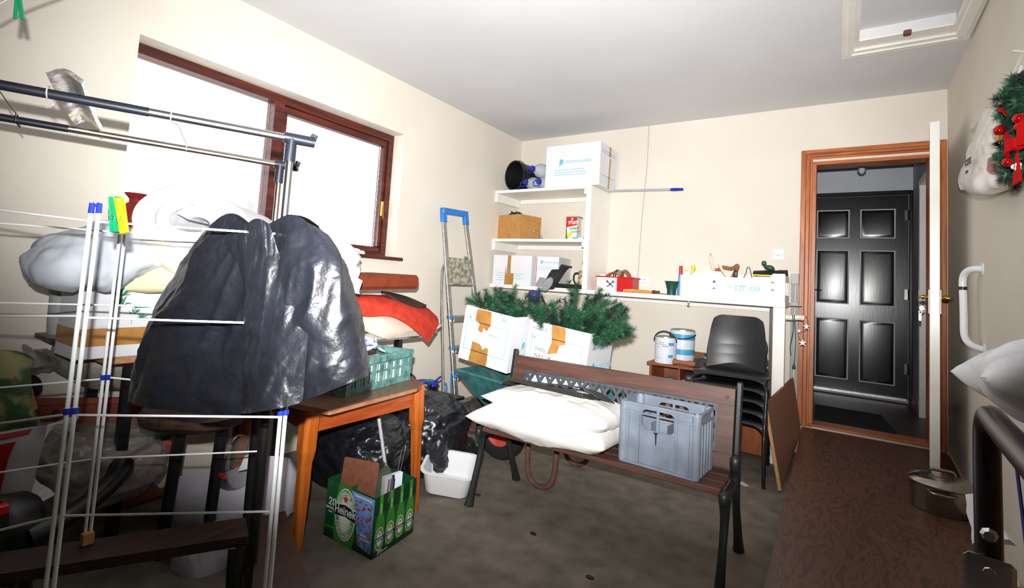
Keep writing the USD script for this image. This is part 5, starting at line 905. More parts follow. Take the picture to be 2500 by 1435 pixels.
# ================================================================== stepladder
ld = thing('stepladder', 'paint spattered aluminium stepladder with blue plastic ends by the left wall', 'stepladder', (-2.6, 3.4, 0))
FL, FR_ = A3([-2.515, 3.176, 0.0]), A3([-2.505, 3.60, 0.0]); TL, TR_ = at(1082, 520, x=-2.80), at(1135, 528, x=-2.80)
RL, RR_ = A3([-2.617, 3.121, 0.0]), A3([-2.61, 3.62, 0.0])
obj('front_rail', beam(FL, TL, 0.022, 0.048, upv=(0, 1, 0), b=0.003), 'aluminium', ld); obj('front_rail', beam(FR_, TR_, 0.022, 0.048, upv=(0, 1, 0), b=0.003), 'aluminium', ld)
tl_, tr_ = at(1078, 660, x=-2.83), at(1150, 650, x=-2.83)
obj('rear_frame', tube(spline([RL, RL + (tl_ - RL) * 0.5, RL + (tl_ - RL) * 0.93, tl_ + A3([0.0, 0.03, 0.05]), tl_ + A3([0, 0.10, 0.075])], 24), 0.0125, 10), 'aluminium', ld)
obj('rear_frame', tube(spline([RR_, RR_ + (tr_ - RR_) * 0.5, RR_ + (tr_ - RR_) * 0.93, tr_ + A3([0.0, -0.03, 0.05]), tr_ + A3([0, -0.10, 0.075])], 24), 0.0125, 10), 'aluminium', ld)
obj('rear_crossbar', rod(RL + (tl_ - RL) * 0.12, RR_ + (tr_ - RR_) * 0.12, 0.009), 'aluminium', ld)
obj('top_cap', cat(beam(TL + A3([0, -0.02, 0.02]), TR_ + A3([0, 0.02, 0.02]), 0.05, 0.05, b=0.006), beam(TL + A3([0, 0, 0.03]), TL + (FL - TL) * 0.045, 0.034, 0.06, upv=(0, 1, 0), b=0.006), beam(TR_ + A3([0, 0, 0.03]), TR_ + (FR_ - TR_) * 0.045, 0.034, 0.06, upv=(0, 1, 0), b=0.006)), 'bright_blue', ld)
for k, zt_ in enumerate((0.17, 0.385, 0.60, 0.845)):
    a = FL + (TL - FL) * (zt_ / TL[2]); b = FR_ + (TR_ - FR_) * (zt_ / TR_[2]); a = a + A3([-0.01, 0.012, 0]); b = b + A3([-0.01, -0.012, 0])
    st = obj('step', cat(beam(a, b, 0.085, 0.022, b=0.003), beam(a + A3([0.04, 0, -0.012]), b + A3([0.04, 0, -0.012]), 0.006, 0.04)), 'aluminium', ld)
    obj('blue_stop', cat(*[blob(q + A3([0.03, dy, 0.0]), (0.014, 0.02, 0.014), 0, 0.02, sub=2) for q, dy in ((a, -0.02), (a, 0.03))]), 'bright_blue', ld)
a = FL + (TL - FL) * (1.22 / TL[2]); b = FR_ + (TR_ - FR_) * (1.22 / TR_[2])
pn = basis(b - a, TL - FL)
obj('platform', xf(cat(box(0.016, np.linalg.norm(b - a) - 0.016, -0.10, 0.12, -0.012, 0.012, 0.004), box(0.01, np.linalg.norm(b - a) - 0.01, -0.115, -0.10, -0.012, 0.045, 0.003)), pn, a), 'paint_spatter', ld, label='platform thick with old paint drips')
for q0_, q1_ in (((1100, 905), (1112, 975)), ((1088, 935), (1108, 985))):
    pass
one('blue_rope', cat(tube(spline([at(1103, 905, x=-2.53), at(1101, 940, x=-2.53), at(1104, 975, x=-2.53), at(1103, 990, x=-2.53), at(1096, 1000, x=-2.53), at(1089, 992, x=-2.54), at(1088, 960, x=-2.55), at(1090, 938, x=-2.56), at(1086, 934, x=-2.57)], 30), 0.006, 7), tube(spline([at(1163, 920, x=-2.55), at(1168, 925, x=-2.50), at(1172, 960, x=-2.52), at(1176, 990, x=-2.55)], 12), 0.006, 7)), 'bright_blue', 'bright blue cord hanging in loops from the stepladder', 'cord')

# ================================================================== orange table with the green crate
tz = 0.64
tb_ = thing('wooden_table', 'small varnished orange wooden table with clipped corners', 'table', (-1.85, 1.6, 0))
c1, c2, c3, c4 = at(805, 998, z=tz), at(1008, 942, z=tz), at(1025, 950, z=tz) , at(725, 985, z=tz)
topp = [at(u, v, z=tz)[:2] for u, v in ((728, 986), (805, 1000), (1015, 946), (1026, 938), (1020, 930), (985, 908))]
far = [(-2.52, 2.16), (-2.53, 1.35), (-2.30, 1.17)]
pol = Polygon([tuple(p) for p in topp] + far).buffer(0.012).buffer(-0.004)
obj('top', prism(pol, tz - 0.018, tz - 0.0025), 'table_edge', tb_); obj('laminate', prism(pol.buffer(-0.002), tz - 0.0024, tz), 'table_top', tb_)
legs = [(-1.775, 1.285), (-1.785, 1.90), (-2.43, 2.08), (-2.43, 1.42)]
splay = [(-1.76, 1.262), (-1.765, 1.93), (-2.46, 2.12), (-2.46, 1.38)]
for (lx, ly), (sx, sy) in zip(legs, splay):
    prof = [(tz - 0.019, 0.034), (0.45, 0.033), (0.40, 0.024), (0.30, 0.024), (0.0, 0.017)]
    ms = []
    for (za, ra), (zb_, rb) in zip(prof[:-1], prof[1:]):
        fa, fb_ = 1 - za / tz, 1 - zb_ / tz; ca = (lx + (sx - lx) * fa, ly + (sy - ly) * fa); cbb = (lx + (sx - lx) * fb_, ly + (sy - ly) * fb_)
        q = lambda c, r, z: [(c[0] + r * X, c[1] + r * Y, z) for X, Y in ((-1, -0.55), (-0.55, -1), (0.55, -1), (1, -0.55), (1, 0.55), (0.55, 1), (-0.55, 1), (-1, 0.55))]
        ms.append(arr(trimesh.convex.convex_hull(A3(q(ca, ra, za) + q(cbb, rb, zb_)))))
    obj('leg', cat(*ms), 'table_orange', tb_)
for i, j in ((0, 1), (1, 2), (2, 3), (3, 0)):
    p, q = A3(legs[i] + (0,)), A3(legs[j] + (0,)); d = (q - p) / np.linalg.norm(q - p); obj('apron', beam(p + d * 0.032 + A3([0, 0, tz - 0.072]), q - d * 0.032 + A3([0, 0, tz - 0.072]), 0.02, 0.105, b=0.002), 'table_apron', tb_)
# green lattice crate on the table
gk = thing('green_crate', 'green plastic lattice crate full of odds and ends on the orange table', 'crate', (-1.9, 1.75, tz))
g0, g1 = at(868, 962, z=tz), at(998, 926, z=tz); gx_ = (g1 - g0) / np.linalg.norm(g1 - g0); gl = np.linalg.norm(g1 - g0); gy_ = np.cross((0, 0, 1), gx_)
G = np.stack([gx_, gy_, A3([0, 0, 1.0])], 1); gw, gh = 0.26, 0.152; g0 = g0 - gx_ * 0.07 + A3([0, 0, 0.0005]); gl += 0.07
GL = lambda m: xf(m, G, g0)
def lattice_wall(L, zh):
    ms = [box(0, L, -0.006, 0.0, 0, 0.03), box(-0.012, L + 0.012, -0.014, 0.004, zh - 0.035, zh, 0.004), box(0, L, -0.005, -0.001, 0.075, 0.082)]
    k = int(L / 0.055)
    for i in range(k + 1):
        x = i * (L - 0.018) / k; ms.append(hexa([(x, -0.008, 0.028), (x + 0.018, -0.008, 0.028), (x + 0.018, 0, 0.028), (x, 0, 0.028), (x - 0.002, -0.008, zh - 0.034), (x + 0.022, -0.008, zh - 0.034), (x + 0.022, 0, zh - 0.034), (x - 0.002, 0, zh - 0.034)]))
    for i in range(2 * k): ms.append(box(0.012 + i * (L - 0.03) / (2 * k), 0.016 + i * (L - 0.03) / (2 * k), -0.005, -0.001, 0.03, zh - 0.035))
    return cat(*ms)
obj('long_side', GL(lattice_wall(gl, gh)), 'crate_green', gk); obj('long_side', GL(xf(lattice_wall(gl, gh), t=(0, gw, 0))), 'crate_green', gk)
for x in (0.0, gl): obj('short_side', GL(xf(lattice_wall(gw - 0.01, gh), rot('z', 90), (x + (0 if x else 0.0), 0.003, 0))), 'crate_green', gk)
obj('base', GL(box(0.002, gl - 0.002, 0.001, gw - 0.001, 0.0, 0.006)), 'crate_green', gk)
one('newspaper_pad', GL(box(0.03, gl - 0.03, 0.03, gw - 0.03, 0.0065, 0.11)), 'paper_white', 'pale folded papers inside the green lattice crate', 'papers')
one('black_flat_box', GL(xf(cat(box(0.0, 0.20, 0.0, 0.16, 0, 0.02, 0.003), box(0.0, 0.20, -0.004, 0.0, 0.004, 0.016)), rot('z', 4), (0.07, 0.05, 0.142))), 'tray_dark', 'flat dark tray lying on top of the green crate', 'tray')
one('white_flat_lid', GL(box(-0.05, 0.12, 0.012, 0.10, 0.1525, 0.162, 0.003)), 'porcelain', 'flat white lid lying at the end of the green crate', 'tile')  # a flat lid rather than a tile
one('blue_white_bowl', GL(xf(lathe([(0, 0.0), (0.04, 0.004), (0.085, 0.03), (0.105, 0.065), (0.10, 0.067), (0.08, 0.035), (0, 0.010)], 30), rot('y', 168) @ rot('x', 8), (0.165, 0.12, 0.235))), 'marble_blue', 'blue and white swirled dish upside down on the green crate', 'dish')
one('white_ornament', GL(cat(lathe([(0, 0), (0.03, 0), (0.034, 0.03), (0.045, 0.06), (0.044, 0.085), (0.03, 0.105), (0, 0.108)], 8, (0.045, 0.10, 0.163)))), 'porcelain', 'white faceted ornament at the end of the green crate', 'ornament')
one('clear_scraper', GL(cat(beam((0.14, 0.06, 0.235), (0.285, 0.03, 0.160), 0.026, 0.004), blob((0.245, 0.05, 0.20), (0.008, 0.006, 0.03), 1, 0.1, sub=2))), 'clear_plastic', 'clear plastic strip sticking out over the green crate edge', 'strip')

# ================================================================== beer carton, washing up bowl, black sacks, trolley
bc_ = thing('beer_carton', 'open green beer carton on the floor under the orange table', 'carton', (-1.75, 1.64, 0))
K0, KX, KY = A3([-1.587, 1.497, 0.001]), A3([-0.316, 0.002, 0]), A3([-0.031, 0.268, 0])
kx, ky = KX / np.linalg.norm(KX), KY / np.linalg.norm(KY); kw, kd, kh = 0.316, 0.27, 0.245; Z3 = A3([0, 0, 1.0])
KB = lambda m: xf(m, np.stack([-kx, ky, np.cross(-kx, ky)], 1), K0)      # local: x right along the near face from -kw to 0, y away, z up
for nm, m_ in (('near_side', box(-kw, 0, 0, 0.003, 0, kh)), ('right_side', box(-0.003, 0, 0.0032, kd, 0, kh)), ('left_side', box(-kw, -kw + 0.003, 0.0032, kd, 0, kh)), ('far_side', box(-kw + 0.0032, -0.0032, kd - 0.003, kd, 0, kh)), ('bottom', box(-kw + 0.0032, -0.0032, 0.0032, kd - 0.0032, 0.0, 0.003)), ('divider', box(-0.17, -0.167, 0.0032, kd - 0.0032, 0.003, kh - 0.005))):
    obj(nm, KB(m_), 'beer_green', bc_)
nf = lambda x, z, p=0.0006: K0 - kx * x + Z3 * z - ky * p        # near face, x from -kw to 0
sf = lambda y, z, p=0.0006: K0 + ky * y + Z3 * z - kx * p        # right face
nX, sX = -kx, ky
def bottle(h, w):
    pts = [(0.30, 0), (0.5, 0.02), (0.5, 0.44), (0.47, 0.52), (0.30, 0.62), (0.20, 0.72), (0.18, 0.97), (0.21, 0.975), (0.21, 1.0)]
    return Polygon([(x * w, z * h) for x, z in pts] + [(-x * w, z * h) for x, z in reversed(pts)])
def flat(shape, o, xd, lvl, m, nm): obj(nm, onface(shape, o + np.cross(xd, Z3) * 0.0, xd, Z3, 0.0004 * lvl, 0.0004 * lvl + 0.0004), m, bc_)
base_n = K0 - ky * 0.0002
NX = lambda s, lvl, m, nm: obj(nm, onface(s, base_n, nX, Z3, 0.0004 * lvl, 0.0004 * (lvl + 1)), m, bc_)
clipn = sbox(-kw + 0.001, 0.001, -0.001, kh - 0.001)
NX(sbox(-kw + 0.001, 0.001, -0.001, 0.03), 1, 'beer_green_dark', 'printed_base_band')
NX(Polygon([(-0.245, 0.001), (-0.125, 0.001), (-0.115, 0.05), (-0.12, 0.17), (-0.15, 0.244), (-0.232, 0.244), (-0.25, 0.17), (-0.255, 0.05)]), 2, 'bottle_green', 'printed_bottle')
ell = lambda w, h: affinity.translate(affinity.scale(Point(0, 0).buffer(1, 24), w, h), -0.182, 0.125)
NX(ell(0.066, 0.108).intersection(clipn), 3, 'label_white', 'printed_label'); NX(ell(0.061, 0.103).intersection(clipn), 4, 'label_green', 'printed_label'); NX(ell(0.040, 0.080).difference(ell(0.036, 0.076)), 5, 'label_white', 'printed_label'); NX(ell(0.033, 0.072), 5, 'label_white', 'printed_label')
band = Polygon([(-0.262, 0.138), (-0.25, 0.155), (-0.182, 0.165), (-0.115, 0.155), (-0.105, 0.138), (-0.115, 0.108), (-0.182, 0.118), (-0.25, 0.108)])
NX(band.buffer(0.003), 6, 'label_white', 'printed_label'); NX(band, 7, 'ink_black', 'printed_band')
obj('lettering', txt('Heineken', 0.031, base_n - ky * 0.00315 + nX * -0.252 + Z3 * 0.122, nX + Z3 * 0.02, Z3, 0.0003, bold=True), 'label_white', bc_)
NX(affinity.translate(star(0.019), -0.182, 0.188), 7, 'red_ink', 'printed_star')
arc = []
def arctext(s, r_w, r_h, a0, a1, h, flip=False):
    ms = []
    for c_, a_ in zip(s, np.linspace(a0, a1, len(s))):
        if c_ == ' ': continue
        q = math.radians(a_); o = A3([-0.182 + r_w * math.cos(q), 0.125 + r_h * math.sin(q)]); tx = A3([math.sin(q) * r_w, -math.cos(q) * r_h]); tx /= np.linalg.norm(tx); tx = -tx if flip else tx; ty = A3([-tx[1], tx[0]])
        o = o - tx * h * 0.35 - ty * h * 0.5
        ms.append(txt(c_, h, base_n - ky * 0.0030 + nX * o[0] + Z3 * o[1], nX * tx[0] + Z3 * tx[1], nX * ty[0] + Z3 * ty[1], 0.0004, bold=True))
    return cat(*ms)
obj('lettering', cat(arctext('HEINEKEN LAGER BEER', 0.050, 0.090, 158, 22, 0.013), arctext('PREMIUM QUALITY', 0.050, 0.090, 205, 335, 0.013, True)), 'label_white', bc_)
obj('lettering', cat(txt('20', 0.030, nf(-0.300, 0.140, 0.0012), nX, Z3, bold=True), txt('BOTTLES', 0.009, nf(-0.311, 0.122, 0.0012), nX, Z3, bold=True), txt('330ml', 0.006, nf(-0.295, 0.108, 0.0012), nX, Z3)), 'label_white', bc_)
for i in range(4): obj('small_print', onface(sbox(-0.31 + 0.01 * i, 0.045 + 0.004 * (i % 2), -0.29 + 0.02 * i, 0.047 + 0.004 * (i % 2)), nf(0, -0.02 * 0, 0.0008), nX, Z3), 'label_green', bc_)
NX(Polygon([(-0.148, 0.238), (-0.002, 0.238), (-0.006, 0.02), (-0.085, 0.03), (-0.105, 0.10), (-0.118, 0.17)]), 8, 'flower_blue', 'printed_flower_panel')
RF = random.Random(4); fl, lf = [], []
for i in range(30):
    z = RF.uniform(0.03, 0.205); x = RF.uniform(-0.135 + (0.205 - z) * 0.25, -0.012); fl.append(affinity.translate(Point(0, 0).buffer(RF.uniform(0.004, 0.0062), 6), x, z))
for i in range(46):
    z = RF.uniform(0.03, 0.21); x = RF.uniform(-0.135 + (0.21 - z) * 0.25, -0.012); lf.append(affinity.translate(affinity.rotate(affinity.scale(Point(0, 0).buffer(1, 4), 0.0085, 0.0028), RF.uniform(0, 180)), x, z))
from shapely import union_all
NX(union_all(lf), 9, 'palm_green', 'printed_leaves'); NX(union_all(fl), 10, 'red_ink', 'printed_flowers')
obj('lettering', cat(txt("Season's Greetings", 0.0085, nf(-0.125, 0.222, 0.0045), nX, Z3, bold=True), txt('Enjoy', 0.010, nf(-0.075, 0.075, 0.0046), nX, Z3), txt('Responsibly', 0.007, nf(-0.072, 0.062, 0.0046), nX, Z3)), 'label_white', bc_)
SX = lambda s, lvl, m, nm: obj(nm, onface(s, K0 - kx * 0.0002, sX, Z3, 0.0004 * lvl, 0.0004 * (lvl + 1)), m, bc_)
SX(sbox(0.001, 0.001, kd - 0.001, 0.028), 1, 'beer_green_dark', 'printed_base_band'); SX(sbox(0.001, 0.17, kd - 0.001, kh - 0.001), 1, 'beer_green_dark', 'printed_dark_band')
for i in range(4):
    x = 0.036 + i * 0.066; b_ = affinity.translate(bottle(0.222, 0.056), x, 0.022); SX(b_.intersection(sbox(0, 0, kd, kh - 0.001)), 2, 'bottle_green', 'printed_bottle')
    e_ = lambda w, h: affinity.translate(affinity.scale(Point(0, 0).buffer(1, 16), w, h), x, 0.070)
    SX(e_(0.0275, 0.046), 3, 'label_white', 'printed_label'); SX(e_(0.0255, 0.043), 4, 'label_green', 'printed_label'); SX(e_(0.016, 0.030), 5, 'label_white', 'printed_label'); SX(affinity.translate(star(0.008), x, 0.090), 6, 'red_ink', 'printed_star'); SX(sbox(x - 0.028, 0.062, x + 0.028, 0.076), 7, 'ink_black', 'printed_band')
    obj('lettering', cat(txt('Heineken', 0.0075, K0 - kx * 0.0036 + sX * (x - 0.024) + Z3 * 0.0655, sX, Z3, 0.0003, bold=True), txt('Heineken', 0.0068, K0 - kx * 0.0014 + sX * (x + 0.004) + Z3 * 0.170, Z3, -sX, 0.0003)), 'label_white', bc_)
obj('lettering', cat(txt('20', 0.016, sf(0.028, 0.007, 0.0012), sX, Z3, bold=True), txt('BOTTLES', 0.006, sf(0.058, 0.008, 0.0012), sX, Z3), txt('ken', 0.03, K0 + ky * (kd - 0.0045) - (-kx) * 0.11 + Z3 * 0.16, nX, Z3, bold=True)), 'label_white', bc_)
KP = lambda x, y, z: K0 - kx * x + ky * y + Z3 * z
one('hardboard_square', KB(xf(prism(sbox(-0.115, 0, 0.115, 0.255).buffer(-0.012).buffer(0.012), 0, 0.004), basis((1, 0, 0.12), (-0.06, 0.24, 1)), (-0.155, 0.02, 0.09))), 'hardboard', 'brown hardboard panel with rounded corners stuck in the beer carton', 'board')
one('glass_pan_cover', KB(xf(lathe([(0, 0.028), (0.06, 0.022), (0.105, 0.004), (0.11, 0.0), (0.105, 0.0), (0.06, 0.017), (0, 0.023)], 36), basis((1, 0, 0.1), (0.1, 0.35, 1)), (-0.10, 0.09, 0.235))), 'lid_glass', 'round glass pan lid standing in the beer carton behind the hardboard', 'lid')
one('folded_leaflet', KB(hexa([(-0.095, 0.13, 0.06), (-0.075, 0.13, 0.06), (-0.03, 0.20, 0.06), (-0.05, 0.20, 0.06), (-0.095, 0.13, 0.27), (-0.075, 0.13, 0.27), (-0.03, 0.20, 0.285), (-0.05, 0.20, 0.285)])), 'tin_white', 'white and blue folded box wedged in the beer carton', 'leaflet')
one('brown_ruler', KB(beam((-0.05, 0.11, 0.03), (-0.04, 0.12, 0.27), 0.028, 0.006)), 'leather', 'narrow brown strip standing in the beer carton', 'strip')
one('dark_marker_pen', KB(cat(rod((-0.028, 0.12, 0.03), (-0.022, 0.125, 0.28), 0.010), rod((-0.022, 0.125, 0.28), (-0.021, 0.126, 0.295), 0.006))), 'navy', 'dark marker pen standing in the beer carton', 'pen')
one('wire_whisk_tongs', KB(tube(spline([(-0.075, 0.19, 0.10), (-0.066, 0.21, 0.30), (-0.060, 0.225, 0.385), (-0.052, 0.226, 0.392), (-0.046, 0.225, 0.385), (-0.05, 0.21, 0.30), (-0.056, 0.19, 0.10)], 30), 0.0026, 6)), 'chrome', 'thin chrome wire tongs sticking up from the beer carton', 'tongs')

bw = thing('washing_up_bowl', 'white plastic washing up bowl tipped on its side on the floor', 'bowl', (-1.71, 2.12, 0))
fl_, fr2, bl_ = A3([-1.824, 2.033, 0.15]), A3([-1.610, 2.151, 0.13]), A3([-1.925, 2.240, 0.20])       # rim corners
Bw = basis(fr2 - fl_, bl_ - fl_); o_ = (fr2 + bl_) / 2
def rr(w, h, r, z, n=8):
    p = sbox(-w / 2 + r, -h / 2 + r, w / 2 - r, h / 2 - r).buffer(r, n); c = A3(p.exterior.coords)[:-1]; return np.c_[c, np.full(len(c), z)]
def loft(rings):
    n = len(rings[0]); V = np.vstack(rings); F = []
    for i in range(len(rings) - 1):
        for j in range(n): F.append((i * n + j, i * n + (j + 1) % n, (i + 1) * n + (j + 1) % n, (i + 1) * n + j))
    V = np.vstack([V, rings[0].mean(0), rings[-1].mean(0)]); F = arr((V, A3(F)))[1]
    F = np.vstack([F, [(len(V) - 2, (j + 1) % n, j) for j in range(n)], [(len(V) - 1, (len(rings) - 1) * n + j, (len(rings) - 1) * n + (j + 1) % n) for j in range(n)]])
    return V, F
bowl = loft([rr(0.22, 0.18, 0.05, -0.135), rr(0.235, 0.195, 0.05, -0.13), rr(0.275, 0.232, 0.05, -0.004), rr(0.30, 0.256, 0.055, -0.004), rr(0.30, 0.256, 0.055, 0.0), rr(0.268, 0.225, 0.05, 0.0), rr(0.228, 0.188, 0.046, -0.125), rr(0.21, 0.17, 0.046, -0.129)])
v_, f_ = xf(bowl, Bw, o_); v_ = v_ - A3([0, 0, v_[:, 2].min() - 0.001]); obj('basin', (v_, f_), 'white_plastic', bw)

one('black_rubbish_sack', blob((-2.14, 2.34, 0.22), (0.29, 0.25, 0.235), 12, 0.2, 2.4, sub=5), 'black_bag', 'full black rubbish sack on the floor behind the orange table', 'sack')
one('black_rubbish_sack', cat(sheet([[at(u, v, d=d_) for u, v, d_ in r] for r in (((985, 905, 3.15), (1005, 912, 3.1), (1022, 935, 3.1)), ((960, 985, 3.0), (1015, 985, 2.96), (1042, 1010, 3.0)), ((900, 1060, 2.9), (1000, 1050, 2.86), (1052, 1062, 2.95)), ((850, 1120, 2.84), (940, 1110, 2.9), (990, 1100, 3.0)))], 30, 30, 0.006, amp=0.015, fr=9, seed=6, rid=0.02)), 'black_bag', 'loose black plastic sheet trailing from the sack beside the trolley', 'sack')
one('black_rubbish_sack', blob((-2.18, 1.92, 0.20), (0.27, 0.22, 0.205), 31, 0.2, 2.6, sub=5), 'black_bag', 'black rubbish sack under the left end of the orange table', 'sack')
one('grey_broom_stick', rod(at(925, 1022, d=2.56), at(948, 1190, d=2.45), 0.009), 'grey_plastic', 'thin grey stick leaning under the table against the black sack', 'stick')
tl = thing('castor_trolley', 'low black trolley with a shelf and castors by the stepladder', 'trolley', (-2.3, 2.66, 0))
obj('shelf', box(-2.42, -2.17, 2.42, 2.80, 0.330, 0.352, 0.003), 'black_paint', tl); obj('shelf', box(-2.46, -2.15, 2.40, 2.80, 0.085, 0.105, 0.003), 'black_paint', tl)
obj('post', box(-2.36, -2.30, 2.60, 2.64, 0.105, 0.330), 'black_paint', tl)
for x, y in ((-2.19, 2.76), (-2.43, 2.76), (-2.19, 2.44), (-2.43, 2.44)): obj('castor', cat(lathe([(0, -0.012), (0.028, -0.012), (0.034, 0), (0.028, 0.012), (0, 0.012)], 18, (x, y, 0.0345), basis((1, 0, 0), (0, 0, 1))), rod((x, y, 0.05), (x, y, 0.085), 0.01)), 'dark_rubber', tl)
sp = A3([-2.32, 2.56, 0.3525])
spn = thing('steel_pot', 'small steel pot full of bright plastic bits on the trolley', 'pot', sp)
obj('pot_body', lathe([(0, 0), (0.075, 0), (0.08, 0.01), (0.082, 0.10), (0.088, 0.104), (0.088, 0.108), (0.078, 0.104), (0.076, 0.012), (0, 0.008)], 32, sp), 'steel', spn)
one('plastic_scoop', cat(blob(sp + A3([0.045, 0.0, 0.10]), (0.045, 0.035, 0.018), 2, 0.1, sub=3), rod(sp + A3([0.06, 0, 0.11]), sp + A3([0.10, 0.03, 0.155]), 0.007)), 'blue_plastic', 'blue plastic scoop in the steel pot', 'scoop')
one('plastic_disc', blob(sp + A3([-0.04, 0.01, 0.10]), (0.035, 0.045, 0.016), 3, 0.1, sub=3), 'purple_plastic', 'purple plastic disc in the steel pot', 'lid')
one('plastic_tag', blob(sp + A3([0.0, 0.03, 0.108]), (0.02, 0.03, 0.014), 3, 0.1, sub=3), 'green_peg', 'green plastic scrap in the steel pot', 'scrap')
one('purple_tub', lathe([(0, 0), (0.05, 0), (0.055, 0.10), (0, 0.10)], 20, (-2.30, 2.52, 0.1055)), 'purple_plastic', 'dark purple tub on the lowest trolley shelf', 'tub')
one('brown_folded_sack', blob((-2.26, 2.54, 0.33), (0.10, 0.11, 0.03), 5, 0.2, 3, sub=3), 'hardboard', 'brown folded sack hanging over the trolley shelf under the pot', 'sack')
# ================================================================== clothes airer
P1, P2, P3, P4 = A3([-1.46, 0.426, 0]), A3([-1.100, 0.716, 0]), A3([-1.90, 0.63, 0]), A3([-1.60, 0.985, 0])
ar = thing('clothes_airer', 'white wire folding clothes airer with blue clips in the left foreground', 'clothes airer', (-1.5, 0.6, 0.3))
def hcol(u, v, P): r = at(u, v, d=1.0) - EYE; return EYE + r * (np.hypot(P[0], P[1]) / np.hypot(r[0], r[1]))
def zof(u, v, P): return hcol(u, v, P)[2]
def pole(u, v0, v1, P, off): pass
def polepair(P, ua, ub, vt, zb, dirn):
    pa, pb = hcol(ua, vt, P), hcol(ub, vt, P)
    for p in (pa, pb): obj('pole', rod((p[0], p[1], zb), (p[0], p[1], p[2]), 0.0046, 10), 'white_wire', ar)
    return pa, pb
zb = 0.31
a1, b1 = polepair(P1, 224.5, 243, 500, zb, 1)
a3, b3 = polepair(P3, 292.5, 305, 572, 0.302, 1)
a2, b2 = polepair(P2, 727, 739, 545, zb, 1)
a4, b4 = polepair(P4, 687, 691.5, 552, 0.335, 1)
def clipper(pa, pb, z, h, name='corner_clip'):
    obj(name, cat(*[tube([(p[0], p[1], z - h / 2), (p[0], p[1], z + h / 2)], 0.0072, 10) for p in (pa, pb)], beam(A3([pa[0], pa[1], z]), A3([pb[0], pb[1], z]), 0.006, h * 0.8)), 'blue_plastic', ar)
def topclip(pa, pb):
    obj('top_clip', cat(*[tube([(p[0], p[1], p[2] - 0.02), (p[0], p[1], p[2] + 0.004)], [0.0062, 0.0055], 10) for p in (pa, pb)], tube(spline([pa + A3([0, 0, 0.004]), (pa + pb) / 2 + A3([0, 0, -0.002]), pb + A3([0, 0, 0.004])], 7), 0.004, 6)), 'blue_plastic', ar)
topclip(a1, b1)
clipper(a1, b1, zof(172, 1003, P1), 0.014); clipper(a3, b3, zof(252, 921, P3), 0.016); clipper(a2, b2, zof(686, 1006, P2), 0.013)
obj('foot_cap', box(a3[0] - 0.006, b3[0] + 0.012, min(a3[1], b3[1]) - 0.01, max(a3[1], b3[1]) + 0.008, 0.3015, 0.338, 0.003), 'cardboard_brown', ar, label='foot wrapped in brown tape')
# the four wires of each of the four panels
F1 = A3([-1.83, 0.245]); F3 = A3([-2.05, 0.36])                      # where the left-hand panels meet, beyond the frame
rowsR1 = [(551, 563), (776, 788), (1012, 1018), (1257, 1249)]
def wire(Pa, Pb, r=0.0028): obj('wire', rod(Pa, Pb, r, 8), 'white_wire', ar)
for vl, vr in (((240, 541), (569, 563.5)), ((197, 775), (605, 788)), ((190, 1012), (690, 1018)), ((151, 1259), (668, 1248))):
    A_ = A3([b1[0], b1[1], zof(*vl, b1)]); d_ = at(*vr, d=1.0) - EYE
    B_ = A3([a2[0], a2[1], 0.0]); # meet the right-hand pole in the same panel plane
    n2 = np.cross(B_ - A3([b1[0], b1[1], 0]), (0, 0, 1)); tt = (n2 @ (A3([b1[0], b1[1], 0]) - EYE * A3([1, 1, 0]))) / (n2 @ (d_ * A3([1, 1, 0]))); Q = EYE + d_ * tt
    s_ = np.linalg.norm((a2 - A_)[:2]) / np.linalg.norm((Q - A_)[:2]); wire(A_, A_ + (Q - A_) * s_)
for vr, vl in (((214, 539), (0, 512.5)), ((184, 771), (0, 771)), ((156, 1012), (0, 1034)), ((140, 1260), (0, 1294))):
    A_ = A3([a1[0], a1[1], zof(*vr, a1)]); d_ = at(*vl, d=1.0) - EYE; n2 = np.cross(A3([F1[0], F1[1], 0]) - A3([a1[0], a1[1], 0]), (0, 0, 1)); tt = (n2 @ (A_ * A3([1, 1, 0]) )) / (n2 @ (d_ * A3([1, 1, 0]))); Q = EYE + d_ * tt; wire(A_, A_ + (Q - A_) * 1.25)
for vr, vl in (((288, 566), (0, 545)), ((284, 745), (0, 739)), ((246, 925), (0, 946.5)), ((228, 1120), (0, 1153))):
    A_ = A3([a3[0], a3[1], zof(*vr, a3)]); d_ = at(*vl, d=1.0) - EYE; n2 = np.cross(A3([F3[0], F3[1], 0]) - A3([a3[0], a3[1], 0]), (0, 0, 1)); tt = (n2 @ (A_ * A3([1, 1, 0]))) / (n2 @ (d_ * A3([1, 1, 0]))); Q = EYE + d_ * tt; wire(A_, A_ + (Q - A_) * 1.25)
for vl, vr in (((308, 567), (495, 577)), ((288, 745), (500, 752)), ((262, 921), (330, 928)), ((232, 1120), (615, 1102))):
    A_ = A3([b3[0], b3[1], zof(*vl, b3)]); z4 = {567: 1.225, 745: 1.02, 921: 0.845, 1120: 0.66}[vl[1]]; d_ = at(*vr, d=1.0) - EYE; n2 = np.cross(A3([a4[0] - b3[0], a4[1] - b3[1], 0]), (0, 0, 1)); Q = EYE + d_ * ((n2 @ (A_ * A3([1, 1, 0]))) / (n2 @ (d_ * A3([1, 1, 0])))); s_ = np.linalg.norm((a4 - A_)[:2]) / np.linalg.norm((Q - A_)[:2]); wire(A_, A_ + (Q - A_) * s_)
obj('stay_wire', rod(A3([b4[0], b4[1], 0.74]), A3([a4[0] - 0.01, a4[1] + 0.01, 0.42]), 0.0015, 6), 'white_wire', ar)
